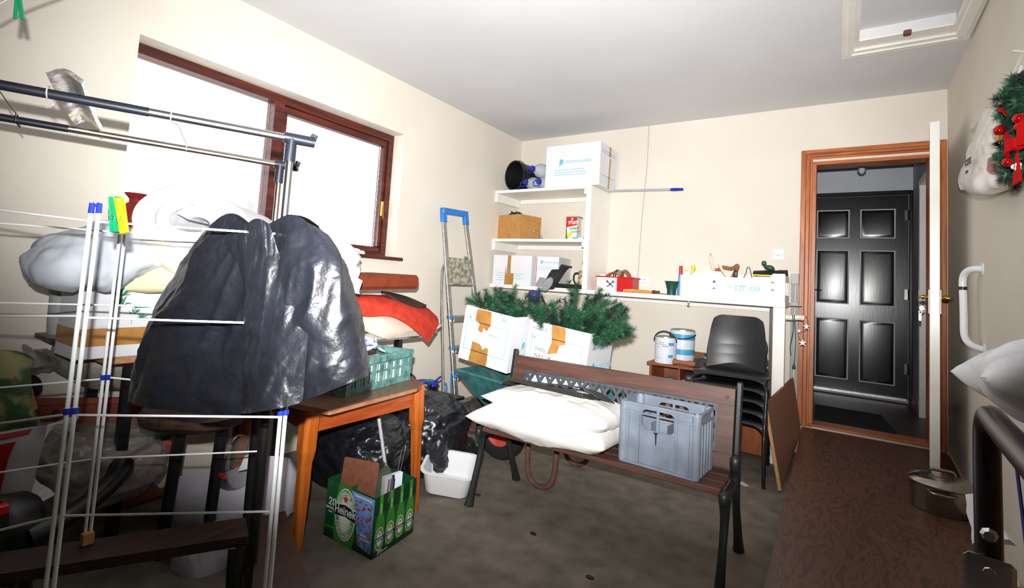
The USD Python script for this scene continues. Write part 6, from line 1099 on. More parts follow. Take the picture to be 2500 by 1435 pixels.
def peg(name, label, m, p, q, tilt_):
    """A sprung plastic peg hanging on the wire: two legs and a wire spring."""
    t = thing(name, label, 'clothes peg', tuple(q)); p, q = A3(p), A3(q); ax = (p - q) / np.linalg.norm(p - q); sd0 = np.cross(ax, fwd); sd0 /= np.linalg.norm(sd0); dn = np.cross(sd0, ax); L = np.linalg.norm(p - q); B = np.stack([sd0, dn, ax], 1)
    for s in (-1, 1):
        obj('peg_leg', xf(cat(hexa([(s * 0.001, -0.005, 0), (s * 0.007, -0.005, 0), (s * 0.007, 0.005, 0), (s * 0.001, 0.005, 0), (s * 0.0008, -0.005, L * 0.28), (s * 0.0075, -0.005, L * 0.28), (s * 0.0075, 0.005, L * 0.28), (s * 0.0008, 0.005, L * 0.28)]), hexa([(s * 0.0008, -0.005, L * 0.28), (s * 0.0075, -0.005, L * 0.28), (s * 0.0075, 0.005, L * 0.28), (s * 0.0008, 0.005, L * 0.28), (s * 0.005, -0.005, L), (s * 0.009, -0.005, L), (s * 0.009, 0.005, L), (s * 0.005, 0.005, L)]), *[box(-0.0005 + s * 0.0042 - 0.003, 0.0005 + s * 0.0042 + 0.003, -0.0058, -0.005, L * k_, L * k_ + 0.0012) for k_ in (0.06, 0.12, 0.18)]), B, q), m, t)
    obj('spring', xf(cat(lathe([(0.0035, -0.007), (0.0045, -0.007), (0.0045, 0.007), (0.0035, 0.007), (0.0035, -0.007)], 12, (0, 0, L * 0.40), basis((1, 0, 0), (0, 0, 1))), rod((0.008, -0.006, L * 0.32), (0.008, -0.006, L * 0.62), 0.0008, 5)), B, q), 'chrome', t)
peg('clothes_peg', 'green plastic clothes peg on the airer wire beside the yellow one', 'green_peg', at(278, 480, d=1.17), at(279, 566, d=1.165), 0)
peg('clothes_peg', 'yellow plastic clothes peg on the airer wire', 'yellow_peg', at(291, 482, d=1.145), at(304, 569, d=1.14), 0)
pgo = at(42, -8, d=1.25)
lp = thing('hanging_peg', 'green plastic peg hanging from a cord in the top corner', 'clothes peg', tuple(pgo))
obj('peg_leg', beam(at(42, -6, d=1.25), at(37, 46, d=1.25), 0.007, 0.008, b=0.001), 'green_peg', lp); obj('peg_leg', beam(at(47, -6, d=1.25), at(55, 48, d=1.25), 0.007, 0.008, b=0.001), 'green_peg', lp)
one('washing_line', tube(spline([at(-160, 60, d=1.2), at(-40, 30, d=1.22), at(46, -16, d=1.25), at(160, -60, d=1.3), at(300, -140, d=1.35)], 20), 0.003, 6), 'grey_plastic', 'thin cord strung across the top corner holding the green peg', 'cord')

# ================================================================== garment rail
rk = thing('garment_rail', 'black and chrome double garment rail on wheels behind the airer', 'clothes rail', (-1.6, 1.0, 0))
J1, J2 = hcol(712, 338, A3([-1.447, 0.893])), hcol(684, 402, A3([-1.889, 1.126]))
d1 = (at(0, 207, z=J1[2]) - J1); d2_ = (at(0, 286, z=J2[2]) - J2)
e1, e2 = J1 + d1 * 1.5, J2 + d2_ * 1.5
obj('rail', rod(J1, J1 + d1 * 0.55, 0.0118, 14), 'chrome', rk); obj('rail', rod(J1 + d1 * 0.55, e1, 0.0125, 14), 'joint_plastic', rk, label='front rail end coloured black for its dark reflection')  # black stretch paints the dark reflection along the chrome
obj('rail', rod(J2, J2 + d2_ * 0.80, 0.0115, 14), 'aged_chrome', rk); obj('rail', rod(J2 + d2_ * 0.80, e2, 0.012, 14), 'joint_plastic', rk, label='rear rail end coloured dark for its reflection')  # rear rail likewise: its dark reflection is put in as black
for J, dd, r in ((J1, d1, 0.0118), (J2, d2_, 0.0115)):
    u_ = -dd / np.linalg.norm(dd)
    obj('tee_joint', cat(tube([J - u_ * 0.022, J + u_ * 0.068], r * 1.42, 14), tube([J + A3([0, 0, 0.002]), J - A3([0, 0, 0.075])], r * 1.42, 14), beam(J + u_ * 0.062 + A3([0, 0, 0.005]), J + u_ * 0.068 + A3([0, 0, 0.026]), 0.006, 0.02, b=0.002)), 'joint_plastic', rk)
    m_ = 'chrome' if J is J1 else 'aged_chrome'
    obj('upper_post', rod(J - A3([0, 0, 0.07]), (J[0], J[1], 0.93), r * 0.95, 14), m_, rk)
    obj('lower_post', rod((J[0], J[1], 0.95), (J[0], J[1], 0.10), r * 1.28, 14), 'black_paint', rk)
    obj('castor', cat(lathe([(0, -0.012), (0.03, -0.012), (0.036, 0), (0.03, 0.012), (0, 0.012)], 18, (J[0], J[1], 0.037), basis((1, 0, 0), (0, 0, 1))), rod((J[0], J[1], 0.04), (J[0], J[1], 0.10), 0.012)), 'dark_rubber', rk)
obj('foot_bar', rod((J1[0], J1[1], 0.13), (J2[0], J2[1], 0.13), 0.013), 'black_paint', rk)
k1, k2 = at(428, 282, d=1.0), at(456, 362, d=1.0)
def online(u, v, J, dd):
    r = at(u, v, d=1.0) - EYE; n2 = np.cross(dd, (0, 0, 1)); return EYE + r * ((n2 @ (J - EYE)) / (n2 @ r))
k1, k2 = online(418, 284, J1, d1), online(455, 360, J2, d2_)
def coil(c, ax_, r, w=0.0016, turns=1):
    ax_ = ax_ / np.linalg.norm(ax_); B = basis(np.cross(ax_, (0, 0, 1)), (0, 0, 1)); return tube([c + B @ A3([r * math.cos(q), r * math.sin(q), 0.0]) for q in np.linspace(0, 2 * math.pi, 18, endpoint=False)], w, 6, closed=True)
one('twine_tie', cat(coil(k1, d1, 0.0145), coil(k2, d2_, 0.014), tube(spline([k1 + A3([0, 0, -0.014]), k1 * 0.75 + k2 * 0.25 + A3([0.012, 0, 0.0]), k1 * 0.4 + k2 * 0.6 + A3([0.012, 0, 0.0]), k2 + A3([0, 0, 0.014])], 14), 0.0014, 6)), 'sack_white', 'white twine tied between the two chrome rails', 'twine')
h1, h2 = online(118, 226, J1, d1), online(40, 288, J2, d2_)
one('wire_hook', cat(coil(h1, d1, 0.0165, 0.0018), tube(spline([h1 + A3([0, 0, -0.016]), h1 + A3([0.01, 0.01, -0.03]), h1 + A3([-0.006, 0, -0.038])], 8), 0.0016, 6)), 'grey_plastic', 'grey wire hook round the front rail by the silver strip', 'hook')
one('wire_hook', cat(coil(h2, d2_, 0.015, 0.0022), tube(spline([h2 + A3([0, 0, 0.012]), h2 + (e2 - h2) * 0.03 + A3([0, 0, 0.03]), h2 + (e2 - h2) * 0.1 + A3([0.0, 0, 0.075])], 8), 0.0022, 6), tube(spline([h2 + A3([0, 0, -0.014]), h2 + A3([0.012, 0.01, -0.03])], 4), 0.002, 6)), 'steel', 'twisted steel wire hook on the rear rail at the frame edge', 'hook')
s0, s1 = online(160, 215, J1, d1), online(212, 318, J2, d2_)
sx = at(178, 225, d=1.0) - at(138, 212, d=1.0); 
bx_ = basis(s1 - s0, d1); s_start = s0 - (s1 - s0) * 0.06 + A3([0, 0, 0.016])
LL = np.linalg.norm(s1 - s0) * 1.08
one('silver_strip', xf(sheet([[(x, y_, 0.010 * math.cos(y_ * 90) - 0.006 * math.sin(x / LL * 3.1) ) for y_ in np.linspace(-0.032, 0.032, 7)] for x in np.linspace(0, LL, 6)], 22, 30, 0.012, amp=0.003, fr=30, seed=3), bx_, s_start + A3([0, 0, 0.006])), 'silver_foil', 'crinkled silver packaging strip lying across the two rails', 'packaging')

# ================================================================== black bin bag over the airer
G_ = lambda rows: [[at(u, v, d=d_) for u, v, d_ in r] for r in rows]
fr_ = [[(520, 548, 1.32), (560, 521, 1.29), (596, 534, 1.265), (632, 552, 1.24), (680, 536, 1.21), (720, 525, 1.185), (766, 552, 1.18)],
       [(468, 650, 1.335), (530, 645, 1.275), (590, 650, 1.245), (645, 655, 1.205), (700, 655, 1.175), (760, 650, 1.145), (818, 640, 1.165)],
       [(380, 790, 1.355), (470, 795, 1.285), (560, 800, 1.25), (640, 800, 1.20), (710, 795, 1.155), (780, 785, 1.13), (846, 775, 1.15)],
       [(340, 895, 1.37), (440, 905, 1.29), (545, 915, 1.25), (640, 915, 1.195), (720, 910, 1.15), (790, 900, 1.125), (858, 880, 1.15)],
       [(330, 985, 1.375), (440, 1000, 1.30), (540, 1008, 1.26), (640, 1004, 1.20), (730, 980, 1.15), (792, 958, 1.13), (866, 929, 1.15)]]
bk_ = [[(776, 575, 1.33), (650, 565, 1.42), (520, 565, 1.43)], [(808, 660, 1.34), (650, 660, 1.46), (470, 655, 1.46)], [(838, 790, 1.35), (650, 790, 1.50), (385, 790, 1.48)], [(852, 890, 1.36), (650, 900, 1.52), (345, 890, 1.50)], [(858, 935, 1.36), (650, 985, 1.53), (335, 980, 1.51)]]
bb = thing('black_bin_bag', 'large black bin bag draped over the end of the white airer', 'bag', (-1.2, 0.75, 0.83))
obj('body', sheet(G_([f + b for f, b in zip(fr_, bk_)]), 220, 130, 0.0012, amp=0.003, fr=13, seed=2, closed=True, rid=0.003, pleat=(0.036, 9, 1.3)), 'black_bag', bb)
obj('top_closure', sheet(G_([fr_[0][::-1] and [(520, 549, 1.325), (560, 523, 1.30), (632, 553, 1.25), (722, 525, 1.195), (776, 551, 1.19)], [(520, 556, 1.38), (562, 540, 1.36), (640, 556, 1.33), (724, 545, 1.27), (784, 562, 1.26)], [(520, 566, 1.432), (566, 560, 1.42), (650, 566, 1.422), (730, 565, 1.37), (790, 576, 1.332)]]), 40, 12, 0.0012, amp=0.004, fr=14, seed=7), 'black_bag', bb)
obj('front_fold', sheet(G_([[(606, 548, 1.20), (632, 534, 1.185), (660, 548, 1.18)], [(612, 660, 1.185), (650, 655, 1.165), (706, 680, 1.165)], [(606, 790, 1.175), (650, 800, 1.14), (752, 800, 1.135)], [(599, 905, 1.17), (655, 910, 1.115), (748, 900, 1.118)], [(592, 1008, 1.165), (650, 1002, 1.10), (738, 978, 1.118)]]), 80, 120, 0.0012, amp=0.003, fr=13, seed=5, rid=0.003, pleat=(0.022, 1.3, 1.3)), 'black_bag', bb)
obj('side_fold', sheet(G_([[(560, 524, 1.275), (580, 535, 1.25), (604, 552, 1.225)], [(560, 580, 1.245), (590, 585, 1.215), (622, 610, 1.20)], [(585, 680, 1.235), (605, 685, 1.205), (640, 700, 1.19)], [(600, 770, 1.225), (615, 775, 1.20), (640, 780, 1.19)]]), 34, 60, 0.0012, amp=0.003, fr=14, seed=15, rid=0.003, pleat=(0.014, 1.0, 1.2)), 'black_bag', bb)

# ================================================================== table under the window and the pile on it
TX_ = -2.40
wt = thing('window_table', 'long beige topped table along the wall under the window', 'table', (-2.65, 1.7, 0))
tzw = 0.775
obj('top', box(XL + 0.01, TX_ - 0.02, 0.80, 1.66, tzw - 0.03, tzw, 0.003), 'ochre' if False else 'chip_edge', wt)
for y in (0.90, 1.60):
    for x in (XL + 0.06, TX_ - 0.07): obj('leg', box(x - 0.02, x + 0.02, y - 0.02, y + 0.02, 0, tzw - 0.0305, 0.003), 'black_paint', wt)
wbx_ = thing('palm_print_box', 'long white box with green palm prints and shiny brown tape under the duvets', 'box', (-2.64, 1.15, tzw))
y0, y1, x0, x1, z0, z1 = 0.690, 1.62, -2.62, TX_, tzw + 0.0005, 1.07
obj('body', box(x0, x1, y0, y1, z0, z1, 0.004), 'cardboard_white', wbx_)
obj('tape_band', box(x0 - 0.001, x1 + 0.001, y0 - 0.001, y1 + 0.001, 0.824, 0.895, 0.002), 'packing_tape', wbx_)
obj('end_flap', box(x1, x1 + 0.004, y0, y0 + 0.10, 0.90, z1 + 0.01, 0.001), 'cardboard_white', wbx_)
def palm(y, z, s, n, seed):
    r = random.Random(seed); ms = []
    for i in range(n):
        q = math.radians(r.uniform(15, 165)); l = s * r.uniform(0.6, 1); ms.append(affinity.translate(affinity.rotate(Polygon([(0, -0.0022), (l * 0.5, -0.0035 + 0.002), (l, -0.006), (l * 0.5, 0.003)]), math.degrees(q), origin=(0, 0)), 0, 0))
    return onface(union_all(ms), (x1 + 0.0042, y, z), (0, 1, 0), (0, 0, 1))
obj('palm_print', cat(palm(0.815, 1.02, 0.045, 16, 1), palm(0.825, 0.985, 0.05, 12, 2), palm(0.97, 1.04, 0.035, 11, 3), palm(1.03, 1.0, 0.05, 14, 4), palm(0.90, 0.925, 0.032, 13, 5), palm(0.97, 0.93, 0.026, 12, 6), palm(0.865, 0.95, 0.03, 8, 8),
    onface(Polygon([(0, 0), (0.10, 0.004), (0.11, 0.012), (0.07, 0.010), (0.0, 0.007)]), (x1 + 0.0042, 0.865, 0.972), (0, 1, 0), (0, 0, 1)), onface(Polygon([(0, 0), (0.03, 0.0), (0.03, 0.014), (0.01, 0.010)]), (x1 + 0.0042, 0.965, 0.968), (0, 1, 0), (0, 0, 1))), 'palm_green', wbx_)
obj('printed_line', cat(onface(sbox(0, 0, 0.35, 0.0022), (x1 + 0.0042, 0.95, 0.905), (0, 1, 0), (0, 0, 1)), onface(sbox(0, 0, 0.0022, 0.03), (x1 + 0.0042, 0.86, 0.905), (0, 1, 0), (0, 0, 1))), 'grey_plastic', wbx_)
gb = A3([-2.66, 0.70, 0.0])
bn_ = thing('grey_bin', 'tall grey plastic bin with a rim behind the white palm box', 'bin', (-2.72, 0.715, 0.82))
pb_ = at(158, 822, x=-2.72); pt_ = at(166, 690, x=-2.72)
obj('body', lathe([(0, 0), (0.058, 0), (0.062, 0.06), (0.0625, 0.062), (0.064, 0.18), (0.072, 0.182), (0.072, 0.225), (0, 0.225)], 28, (pb_[0], pb_[1], pb_[2])), 'grey_plastic', bn_)
one('brown_wall_bracket', box(XL, pb_[0] + 0.06, pb_[1] - 0.05, pb_[1] + 0.12, pb_[2] - 0.022, pb_[2] - 0.0005, 0.003), 'dark_plank', 'short dark shelf under the grey bin', 'shelf')
# bedding
def lump(name, label, mm, c, s, seed, amp=0.10, fr=1.7, e=0.72, B=None, cat_='duvet'):
    return one(name, blob(c, s, seed, amp, fr, e, 5, B), mm, label, cat_)
gd = [[(75, 655, 2.02), (95, 620, 2.00), (175, 580, 2.06), (260, 558, 2.20), (350, 575, 2.26), (425, 625, 2.22)],
      [(73, 640, 1.84), (115, 590, 1.80), (200, 572, 1.85), (280, 565, 1.95), (360, 590, 2.02), (430, 632, 2.10)],
      [(76, 648, 1.74), (130, 630, 1.70), (205, 640, 1.74), (285, 650, 1.84), (350, 640, 1.93), (415, 645, 2.05)],
      [(85, 665, 1.75), (140, 682, 1.71), (210, 682, 1.75), (280, 700, 1.86), (330, 665, 1.95), (400, 652, 2.08)],
      [(95, 672, 1.86), (150, 690, 1.86), (215, 686, 1.92), (270, 695, 2.00), (330, 668, 2.08), (400, 655, 2.16)]]
one('grey_duvet', sheet(G_(gd), 64, 48, 0.02, amp=0.014, fr=9, seed=3, rid=0.012, pleat=(0.026, 2.5, 2.5)), 'duvet_grey', 'folded pale grey duvet overhanging the left end of the palm box', 'duvet')
one('cream_cushion', sheet(G_([[(330, 560, 2.20), (380, 590, 2.20), (450, 640, 2.22)], [(322, 552, 2.08), (395, 590, 2.06), (470, 655, 2.08)], [(335, 572, 2.02), (390, 612, 2.0), (445, 655, 2.04)], [(345, 590, 2.08), (395, 630, 2.08), (440, 660, 2.1)]]), 26, 26, 0.03, amp=0.012, fr=9, seed=6), 'cream_cloth', 'soft cream cushion squashed under the rolled white duvet', 'cushion')
one('yellow_blanket', sheet(G_([[(300, 690, 2.25), (370, 645, 2.30), (460, 640, 2.35), (560, 640, 2.45)], [(305, 688, 2.02), (375, 650, 2.05), (460, 645, 2.10), (560, 645, 2.2)], [(308, 696, 1.98), (380, 695, 2.01), (460, 690, 2.06), (560, 690, 2.15)], [(315, 698, 2.03), (385, 704, 2.06), (460, 700, 2.10), (560, 700, 2.2)]]), 34, 24, 0.02, amp=0.01, fr=8, seed=8), 'pale_yellow', 'pale yellow blanket folded on the palm box', 'blanket')
rc = at(480, 545, x=-2.58)
rca, rcb = at(470, 540, d=2.02), at(470, 540, d=2.02) + A3([-0.42, 0.42, 0.0])
rax = (rcb - rca) / np.linalg.norm(rcb - rca); rb1 = np.cross((0, 0, 1), rax); rb1 /= np.linalg.norm(rb1)
def rollrow(f, n=60):
    sc = 0.96 if f == 0 else 1.0; c = rca + (rcb - rca) * f
    return [c + sc * (0.018 + 0.0092 * q) * (rb1 * math.cos(q + 0.6) * 1.45 + A3([0, 0, 1.0]) * math.sin(q + 0.6) * 0.80) + rax * (0.05 * (0.018 + 0.0092 * q) / 0.12 if f == 0 else 0) for q in np.linspace(0, 4.4 * math.pi, n)]
one('rolled_duvet', sheet([rollrow(f) for f in (0, 0.06, 0.3, 0.6, 1.0)], 170, 30, -0.046, amp=0.006, fr=11, seed=11), 'duvet_white', 'thick white duvet rolled up in front of the window', 'duvet')
lump('white_duvet', 'bulky white duvet heaped behind the bin bag below the window', 'duvet_white', (-2.60, 1.72, 1.20), (0.24, 0.34, 0.16), 23, 0.12, 1.8)
for i, (zc, lab) in enumerate(((1.235, 'upper'), (1.145, 'middle'), (1.075, 'lower'))):
    pass
pv = [[(800, 560, 2.60), (850, 610, 2.62), (872, 636, 2.64)], [(790, 600, 2.52), (845, 628, 2.52), (868, 640, 2.55)], [(790, 640, 2.56), (840, 645, 2.56), (862, 645, 2.6)]]
one('white_foam_pad', sheet(G_(pv), 20, 20, 0.03, amp=0.006, fr=9, seed=3), 'pillow_white', 'white foam pad poking out behind the bin bag below the sill', 'pad')
one('white_foam_pad', sheet(G_([[(800, 630, 2.58), (855, 652, 2.62), (874, 664, 2.64)], [(800, 655, 2.50), (850, 662, 2.52), (872, 668, 2.56)], [(800, 672, 2.54), (850, 668, 2.56), (868, 670, 2.6)]]), 20, 20, 0.024, amp=0.005, fr=9, seed=4), 'pillow_white', 'thin white foam pad between two thicker ones behind the bin bag', 'pad')
one('white_foam_pad', sheet(G_([[(810, 660, 2.56), (850, 676, 2.60), (870, 698, 2.62)], [(810, 680, 2.46), (852, 692, 2.48), (878, 700, 2.5)], [(815, 706, 2.46), (850, 706, 2.48), (876, 704, 2.52)]]), 20, 20, 0.03, amp=0.005, fr=9, seed=5), 'pillow_white', 'white foam pad lying on the end of the brown cushion', 'pad')
vz = WZ0 + 0.0225
vs = at(331, 500, x=XL - 0.05)
one('red_vase', lathe([(0, 0), (0.045, 0), (0.065, 0.03), (0.075, 0.08), (0.06, 0.125), (0.03, 0.152), (0.028, 0.165), (0.052, 0.195), (0.048, 0.196), (0.024, 0.166), (0, 0.16)], 30, (vs[0], vs[1], vz)), 'vase_red', 'dark red pottery vase with flared neck on the window sill', 'vase')
one('sill_litter', cat(blob(at(862, 622, x=XL - 0.06) * A3([1, 1, 0]) + A3([0, 0, vz + 0.02]), (0.03, 0.05, 0.022), 3, 0.3, sub=3), blob(at(880, 620, x=XL - 0.07) * A3([1, 1, 0]) + A3([0, 0, vz + 0.014]), (0.025, 0.03, 0.016), 5, 0.3, sub=3)), 'duvet_white', 'crumpled white tissue at the right end of the window sill', 'tissue')
# ironing board with cloths and the brown cushion
ib = thing('padded_board', 'grey padded ironing board with a rounded end under the red cloth', 'ironing board', (-2.45, 2.4, 0.6))
pol = Polygon([(-2.62, 1.70), (-2.22, 1.70), (-2.22, 2.35), (-2.235, 2.48), (-2.29, 2.60), (-2.38, 2.67), (-2.46, 2.67), (-2.55, 2.60), (-2.61, 2.48), (-2.62, 2.35)])
obj('pad', prism(pol.buffer(-0.01).buffer(0.01), 0.792, 0.828), 'grey_pad', ib); obj('frame_edge', prism(pol.buffer(-0.012), 0.777, 0.7915), 'aluminium', ib)
lg = at(966, 850, x=-2.42)
obj('leg', beam((-2.40, lg[1], 0.776), (-2.40, lg[1] - 0.03, 0.0), 0.045, 0.03, upv=(0, 1, 0)), 'black_paint', ib); obj('leg', beam((-2.55, 1.9, 0.776), (-2.55, 1.95, 0.0), 0.045, 0.03, upv=(0, 1, 0)), 'black_paint', ib)
one('beige_cloth', sheet([[at(u, v, d=d_) for u, v, d_ in r] for r in (((868, 775, 3.1), (930, 770, 3.15), (1000, 785, 3.3), (1075, 792, 3.5)), ((862, 765, 2.86), (930, 765, 2.96), (1000, 792, 3.12), (1072, 800, 3.36)), ((868, 790, 2.78), (930, 800, 2.88), (985, 812, 3.05), (1040, 812, 3.26)), ((875, 800, 2.76), (925, 822, 2.85), (960, 825, 3.0), (1035, 818, 3.24)))], 44, 24, 0.006, amp=0.006, fr=9, seed=2), 'beige_cloth', 'beige cloth draped over the ironing board under the red cloth', 'cloth')
one('red_cloth', sheet([[at(u, v, d=d_) for u, v, d_ in r] for r in (((850, 722, 3.05), (920, 722, 3.15), (985, 730, 3.28), (1040, 752, 3.42), (1066, 775, 3.5)), ((848, 722, 2.86), (915, 728, 2.94), (980, 748, 3.06), (1035, 770, 3.2), (1068, 790, 3.36)), ((855, 735, 2.78), (910, 745, 2.86), (968, 765, 2.97), (1022, 790, 3.09), (1060, 812, 3.26)), ((870, 755, 2.74), (890, 772, 2.80), (950, 772, 2.93), (1012, 805, 3.03), (1045, 836, 3.14)))], 60, 34, 0.007, amp=0.008, fr=8, seed=9), 'red_cloth', 'rust red cloth draped over the ironing board with hanging corners', 'cloth')
one('dark_brown_blanket', sheet([[at(u, v, d=d_) for u, v, d_ in r] for r in (((930, 716, 3.3), (985, 725, 3.38), (1040, 748, 3.5)), ((935, 716, 3.10), (985, 730, 3.2), (1038, 750, 3.34)), ((945, 722, 3.05), (985, 745, 3.1), (1030, 752, 3.25)))], 24, 16, 0.012, amp=0.004, fr=9, seed=9), 'dark_brown_cloth', 'dark brown folded blanket under the brown cushion', 'blanket')
q0_, q1_ = at(850, 722, x=-2.33), at(1022, 705, x=-2.33)
bc2 = thing('brown_cushion', 'rectangular brown seat cushion on top of the red cloth', 'cushion', (-2.45, 2.1, 1.05))
yl, yr = 1.72, 2.425
obj('cover', xf(box(-0.36, 0.36, -0.24, 0.24, -0.045, 0.045, 0.02), basis((0.06, 1, 0.035), (-1, 0.06, 0)), (-2.545, (yl + yr) / 2 - 0.02, 1.117)), 'brown_cushion', bc2)

# ================================================================== clutter at the left edge
stl = thing('bar_stool', 'dark stool with a round brown seat and black legs behind the airer', 'stool', (-2.05, 1.15, 0))
sc = at(488, 1000, d=2.02)
SZ = 0.585; sc = at(488, 1000, z=SZ + 0.02)
obj('seat', lathe([(0, -0.03), (0.15, -0.03), (0.19, -0.01), (0.195, 0.02), (0.18, 0.04), (0, 0.048)], 36, (sc[0], sc[1], SZ)), 'dark_plank', stl)
l1, l2 = at(424, 1182, d=2.05), at(530, 1143, d=2.05)
for u0, v0, u1, v1, dd in ((444, 1030, 416, 1200, 1.96), (546, 1020, 531, 1130, 2.02), (447, 1025, 423, 1180, 2.20), (549, 1015, 537, 1120, 2.26)):
    a, b = at(u0, v0, d=dd), at(u1, v1, d=dd); b = a + (b - a) * (a[2] / (a[2] - b[2])); a = A3([a[0], a[1], SZ - 0.025]); obj('leg', beam(a, b, 0.034, 0.034, upv=(0, 1, 0), b=0.003), 'black_paint', stl)
sb_ = thing('low_bench', 'dark brown plank bench seat low down behind the airer', 'bench', (-1.85, 0.75, 0))
z = 0.300
pA, pB, pC, pD = at(-330, 1452, z=z), at(606, 1308, z=z), at(600, 1262, z=z), at(-330, 1395, z=z)
obj('seat_plank', hexa([pA - A3([0, 0, 0.03]), pB - A3([0, 0, 0.03]), pC - A3([0, 0, 0.03]), pD - A3([0, 0, 0.03]), pA, pB, pC, pD]), 'dark_plank', sb_, sm=False)
lg0 = at(590, 1330, z=0.26)
for k_, (px_, py_) in enumerate(((pB + (pA - pB) * 0.03)[:2], (pB + (pA - pB) * 0.75)[:2])) if False else enumerate([tuple((pB * 0.97 + pA * 0.03)[:2]), tuple((pB * 0.3 + pA * 0.7)[:2])]):
    obj('iron_leg', tube(spline([(px_ + 0.0, py_, 0.265), (px_ + 0.02, py_ - 0.02, 0.18), (px_ + 0.005, py_ - 0.01, 0.10), (px_ + 0.03, py_ - 0.04, 0.0)], 16), np.interp(np.linspace(0, 1, 16), [0, 0.3, 0.6, 1], [0.03, 0.02, 0.018, 0.024]), 10), 'cast_black', sb_)
    obj('iron_leg', tube(spline([(px_ - 0.09, py_ + 0.06, 0.265), (px_ - 0.10, py_ + 0.08, 0.15), (px_ - 0.13, py_ + 0.10, 0.0)], 12), 0.02, 10), 'cast_black', sb_)
    obj('iron_bracket', tube(spline([(px_ - 0.10, py_ + 0.07, 0.262), (px_ - 0.04, py_ + 0.03, 0.235), (px_ + 0.02, py_ - 0.01, 0.255)], 9), 0.016, 8), 'cast_black', sb_)
e0, e1, e2_, e3 = at(697, 1247, z=0.296), at(770, 1470, z=0.296), at(612, 1470, z=0.296), at(612, 1320, z=0.296)
wbd = thing('brown_board', 'dark brown board lying flat beside the front leg of the orange table', 'board', tuple((e0 + e1) / 2 * A3([1, 1, 0])))
c4_ = at(628, 1262, z=0.296)
obj('board', hexa([q - A3([0, 0, 0.028]) for q in (e0, e1, e2_, c4_)] + [e0, e1, e2_, c4_]), 'dark_plank', wbd, sm=False)
for q in ((e0 * 0.8 + e2_ * 0.2), (e1 * 0.9 + c4_ * 0.1), (c4_ * 0.85 + e1 * 0.15)): obj('board_leg', box(q[0] - 0.02, q[0] + 0.02, q[1] - 0.02, q[1] + 0.02, 0, 0.267, 0.003), 'dark_plank', wbd)
one('wire_twist', cat(tube(spline([at(622, 1284, d=1.63), at(630, 1290, d=1.61), at(620, 1300, d=1.62), at(628, 1306, d=1.62), at(618, 1312, d=1.63), at(606, 1314, d=1.66)], 24), 0.0018, 6)), 'steel', 'twist of steel wire round the foot of the airer', 'wire')
# red sack, garden bag, plastic film, blower, troughs
rs = thing('red_compost_sack', 'red and white printed plastic sack with BUY 2 lettering at the left edge', 'sack', (-2.25, 0.50, 0.0))
dS = 1.72
sq = [at(u, v, d=dS) for u, v in ((-140, 1085), (116, 1040), (66, 1245), (-170, 1290))]
nS = np.cross(sq[1] - sq[0], sq[3] - sq[0]); nS /= np.linalg.norm(nS); nS = nS if nS @ (EYE - sq[0]) > 0 else -nS
def on_sack(a, b, o=0.0): return (sq[0] * (1 - a) + sq[1] * a) * (1 - b) + (sq[3] * (1 - a) + sq[2] * a) * b + nS * (o + 0.05 * (1 - (2 * a - 1) ** 4) * (1 - (2 * b - 1) ** 4))
def sack_patch(a0, a1, b0, b1, o, th, nu=24, nv=24, amp=0.006): return sheet([[on_sack(a, b, o) for a in np.linspace(a0, a1, 7)] for b in np.linspace(b0, b1, 7)], nu, nv, th, amp=amp, fr=9, seed=5)
obj('sack_body', sack_patch(0, 1, -0.02, 1.0, 0.0, -0.11), 'sack_white', rs); obj('red_print', sack_patch(0.02, 0.80, 0.10, 0.99, 0.0035, -0.002), 'red_sack', rs); obj('red_print', sack_patch(0.25, 0.86, 0.0, 0.045, 0.004, -0.002, 16, 8, 0.003), 'red_sack', rs)
tX = (sq[2] - sq[1]); tX = tX / np.linalg.norm(tX); tY = sq[1] - sq[0]; tY = tY - tX * (tY @ tX); tY /= np.linalg.norm(tY)
def sack_text(s, h, a, b): 
    return xf(meshkit.text_mesh(s, h, 0.004, True), np.stack([tX, tY, np.cross(tX, tY)], 1), on_sack(a, b, 0.0) + nS * 0.016)
obj('lettering', sack_text('BUY 2', 0.030, 0.64, 0.17), 'sack_white', rs); obj('lettering', sack_text('FREE!', 0.044, 0.48, 0.17), 'sack_white', rs)
obj('lettering', sack_text('11', 0.018, 0.63, 0.66), 'sack_white', rs)
gbag = thing('garden_bag', 'ochre and green printed garden bag leaning by the left wall', 'bag', (-2.55, 0.50, 0.3))
obj('bag_body', sheet(G_([[(-60, 900, 2.06), (10, 885, 2.02), (45, 905, 2.02)], [(-60, 950, 1.96), (20, 945, 1.93), (70, 945, 1.96)], [(-60, 1010, 1.95), (30, 1010, 1.92), (85, 1000, 1.95)], [(-60, 1040, 2.0), (30, 1040, 1.97), (90, 1015, 2.0)]]), 24, 24, 0.06, amp=0.01, fr=8, seed=2), 'garden_print', gbag)
obj('ochre_corner', sheet(G_([[(48, 955, 1.915), (80, 948, 1.94)], [(68, 1010, 1.905), (88, 998, 1.935)]]), 8, 8, 0.01), 'ochre', gbag); obj('ochre_top', sheet(G_([[(-40, 895, 1.97), (15, 885, 1.965)], [(-20, 940, 1.90), (48, 930, 1.91)]]), 8, 8, 0.01), 'ochre', gbag)
one('dark_wheel', lathe([(0, -0.02), (0.03, -0.02), (0.045, -0.012), (0.045, 0.012), (0.03, 0.02), (0, 0.02)], 20, at(70, 945, d=1.985), basis((1, 0.6, 0), (0, 0, 1))), 'dark_rubber', 'small dark wheel beside the garden bag', 'wheel')  # another small wheel, not a roller
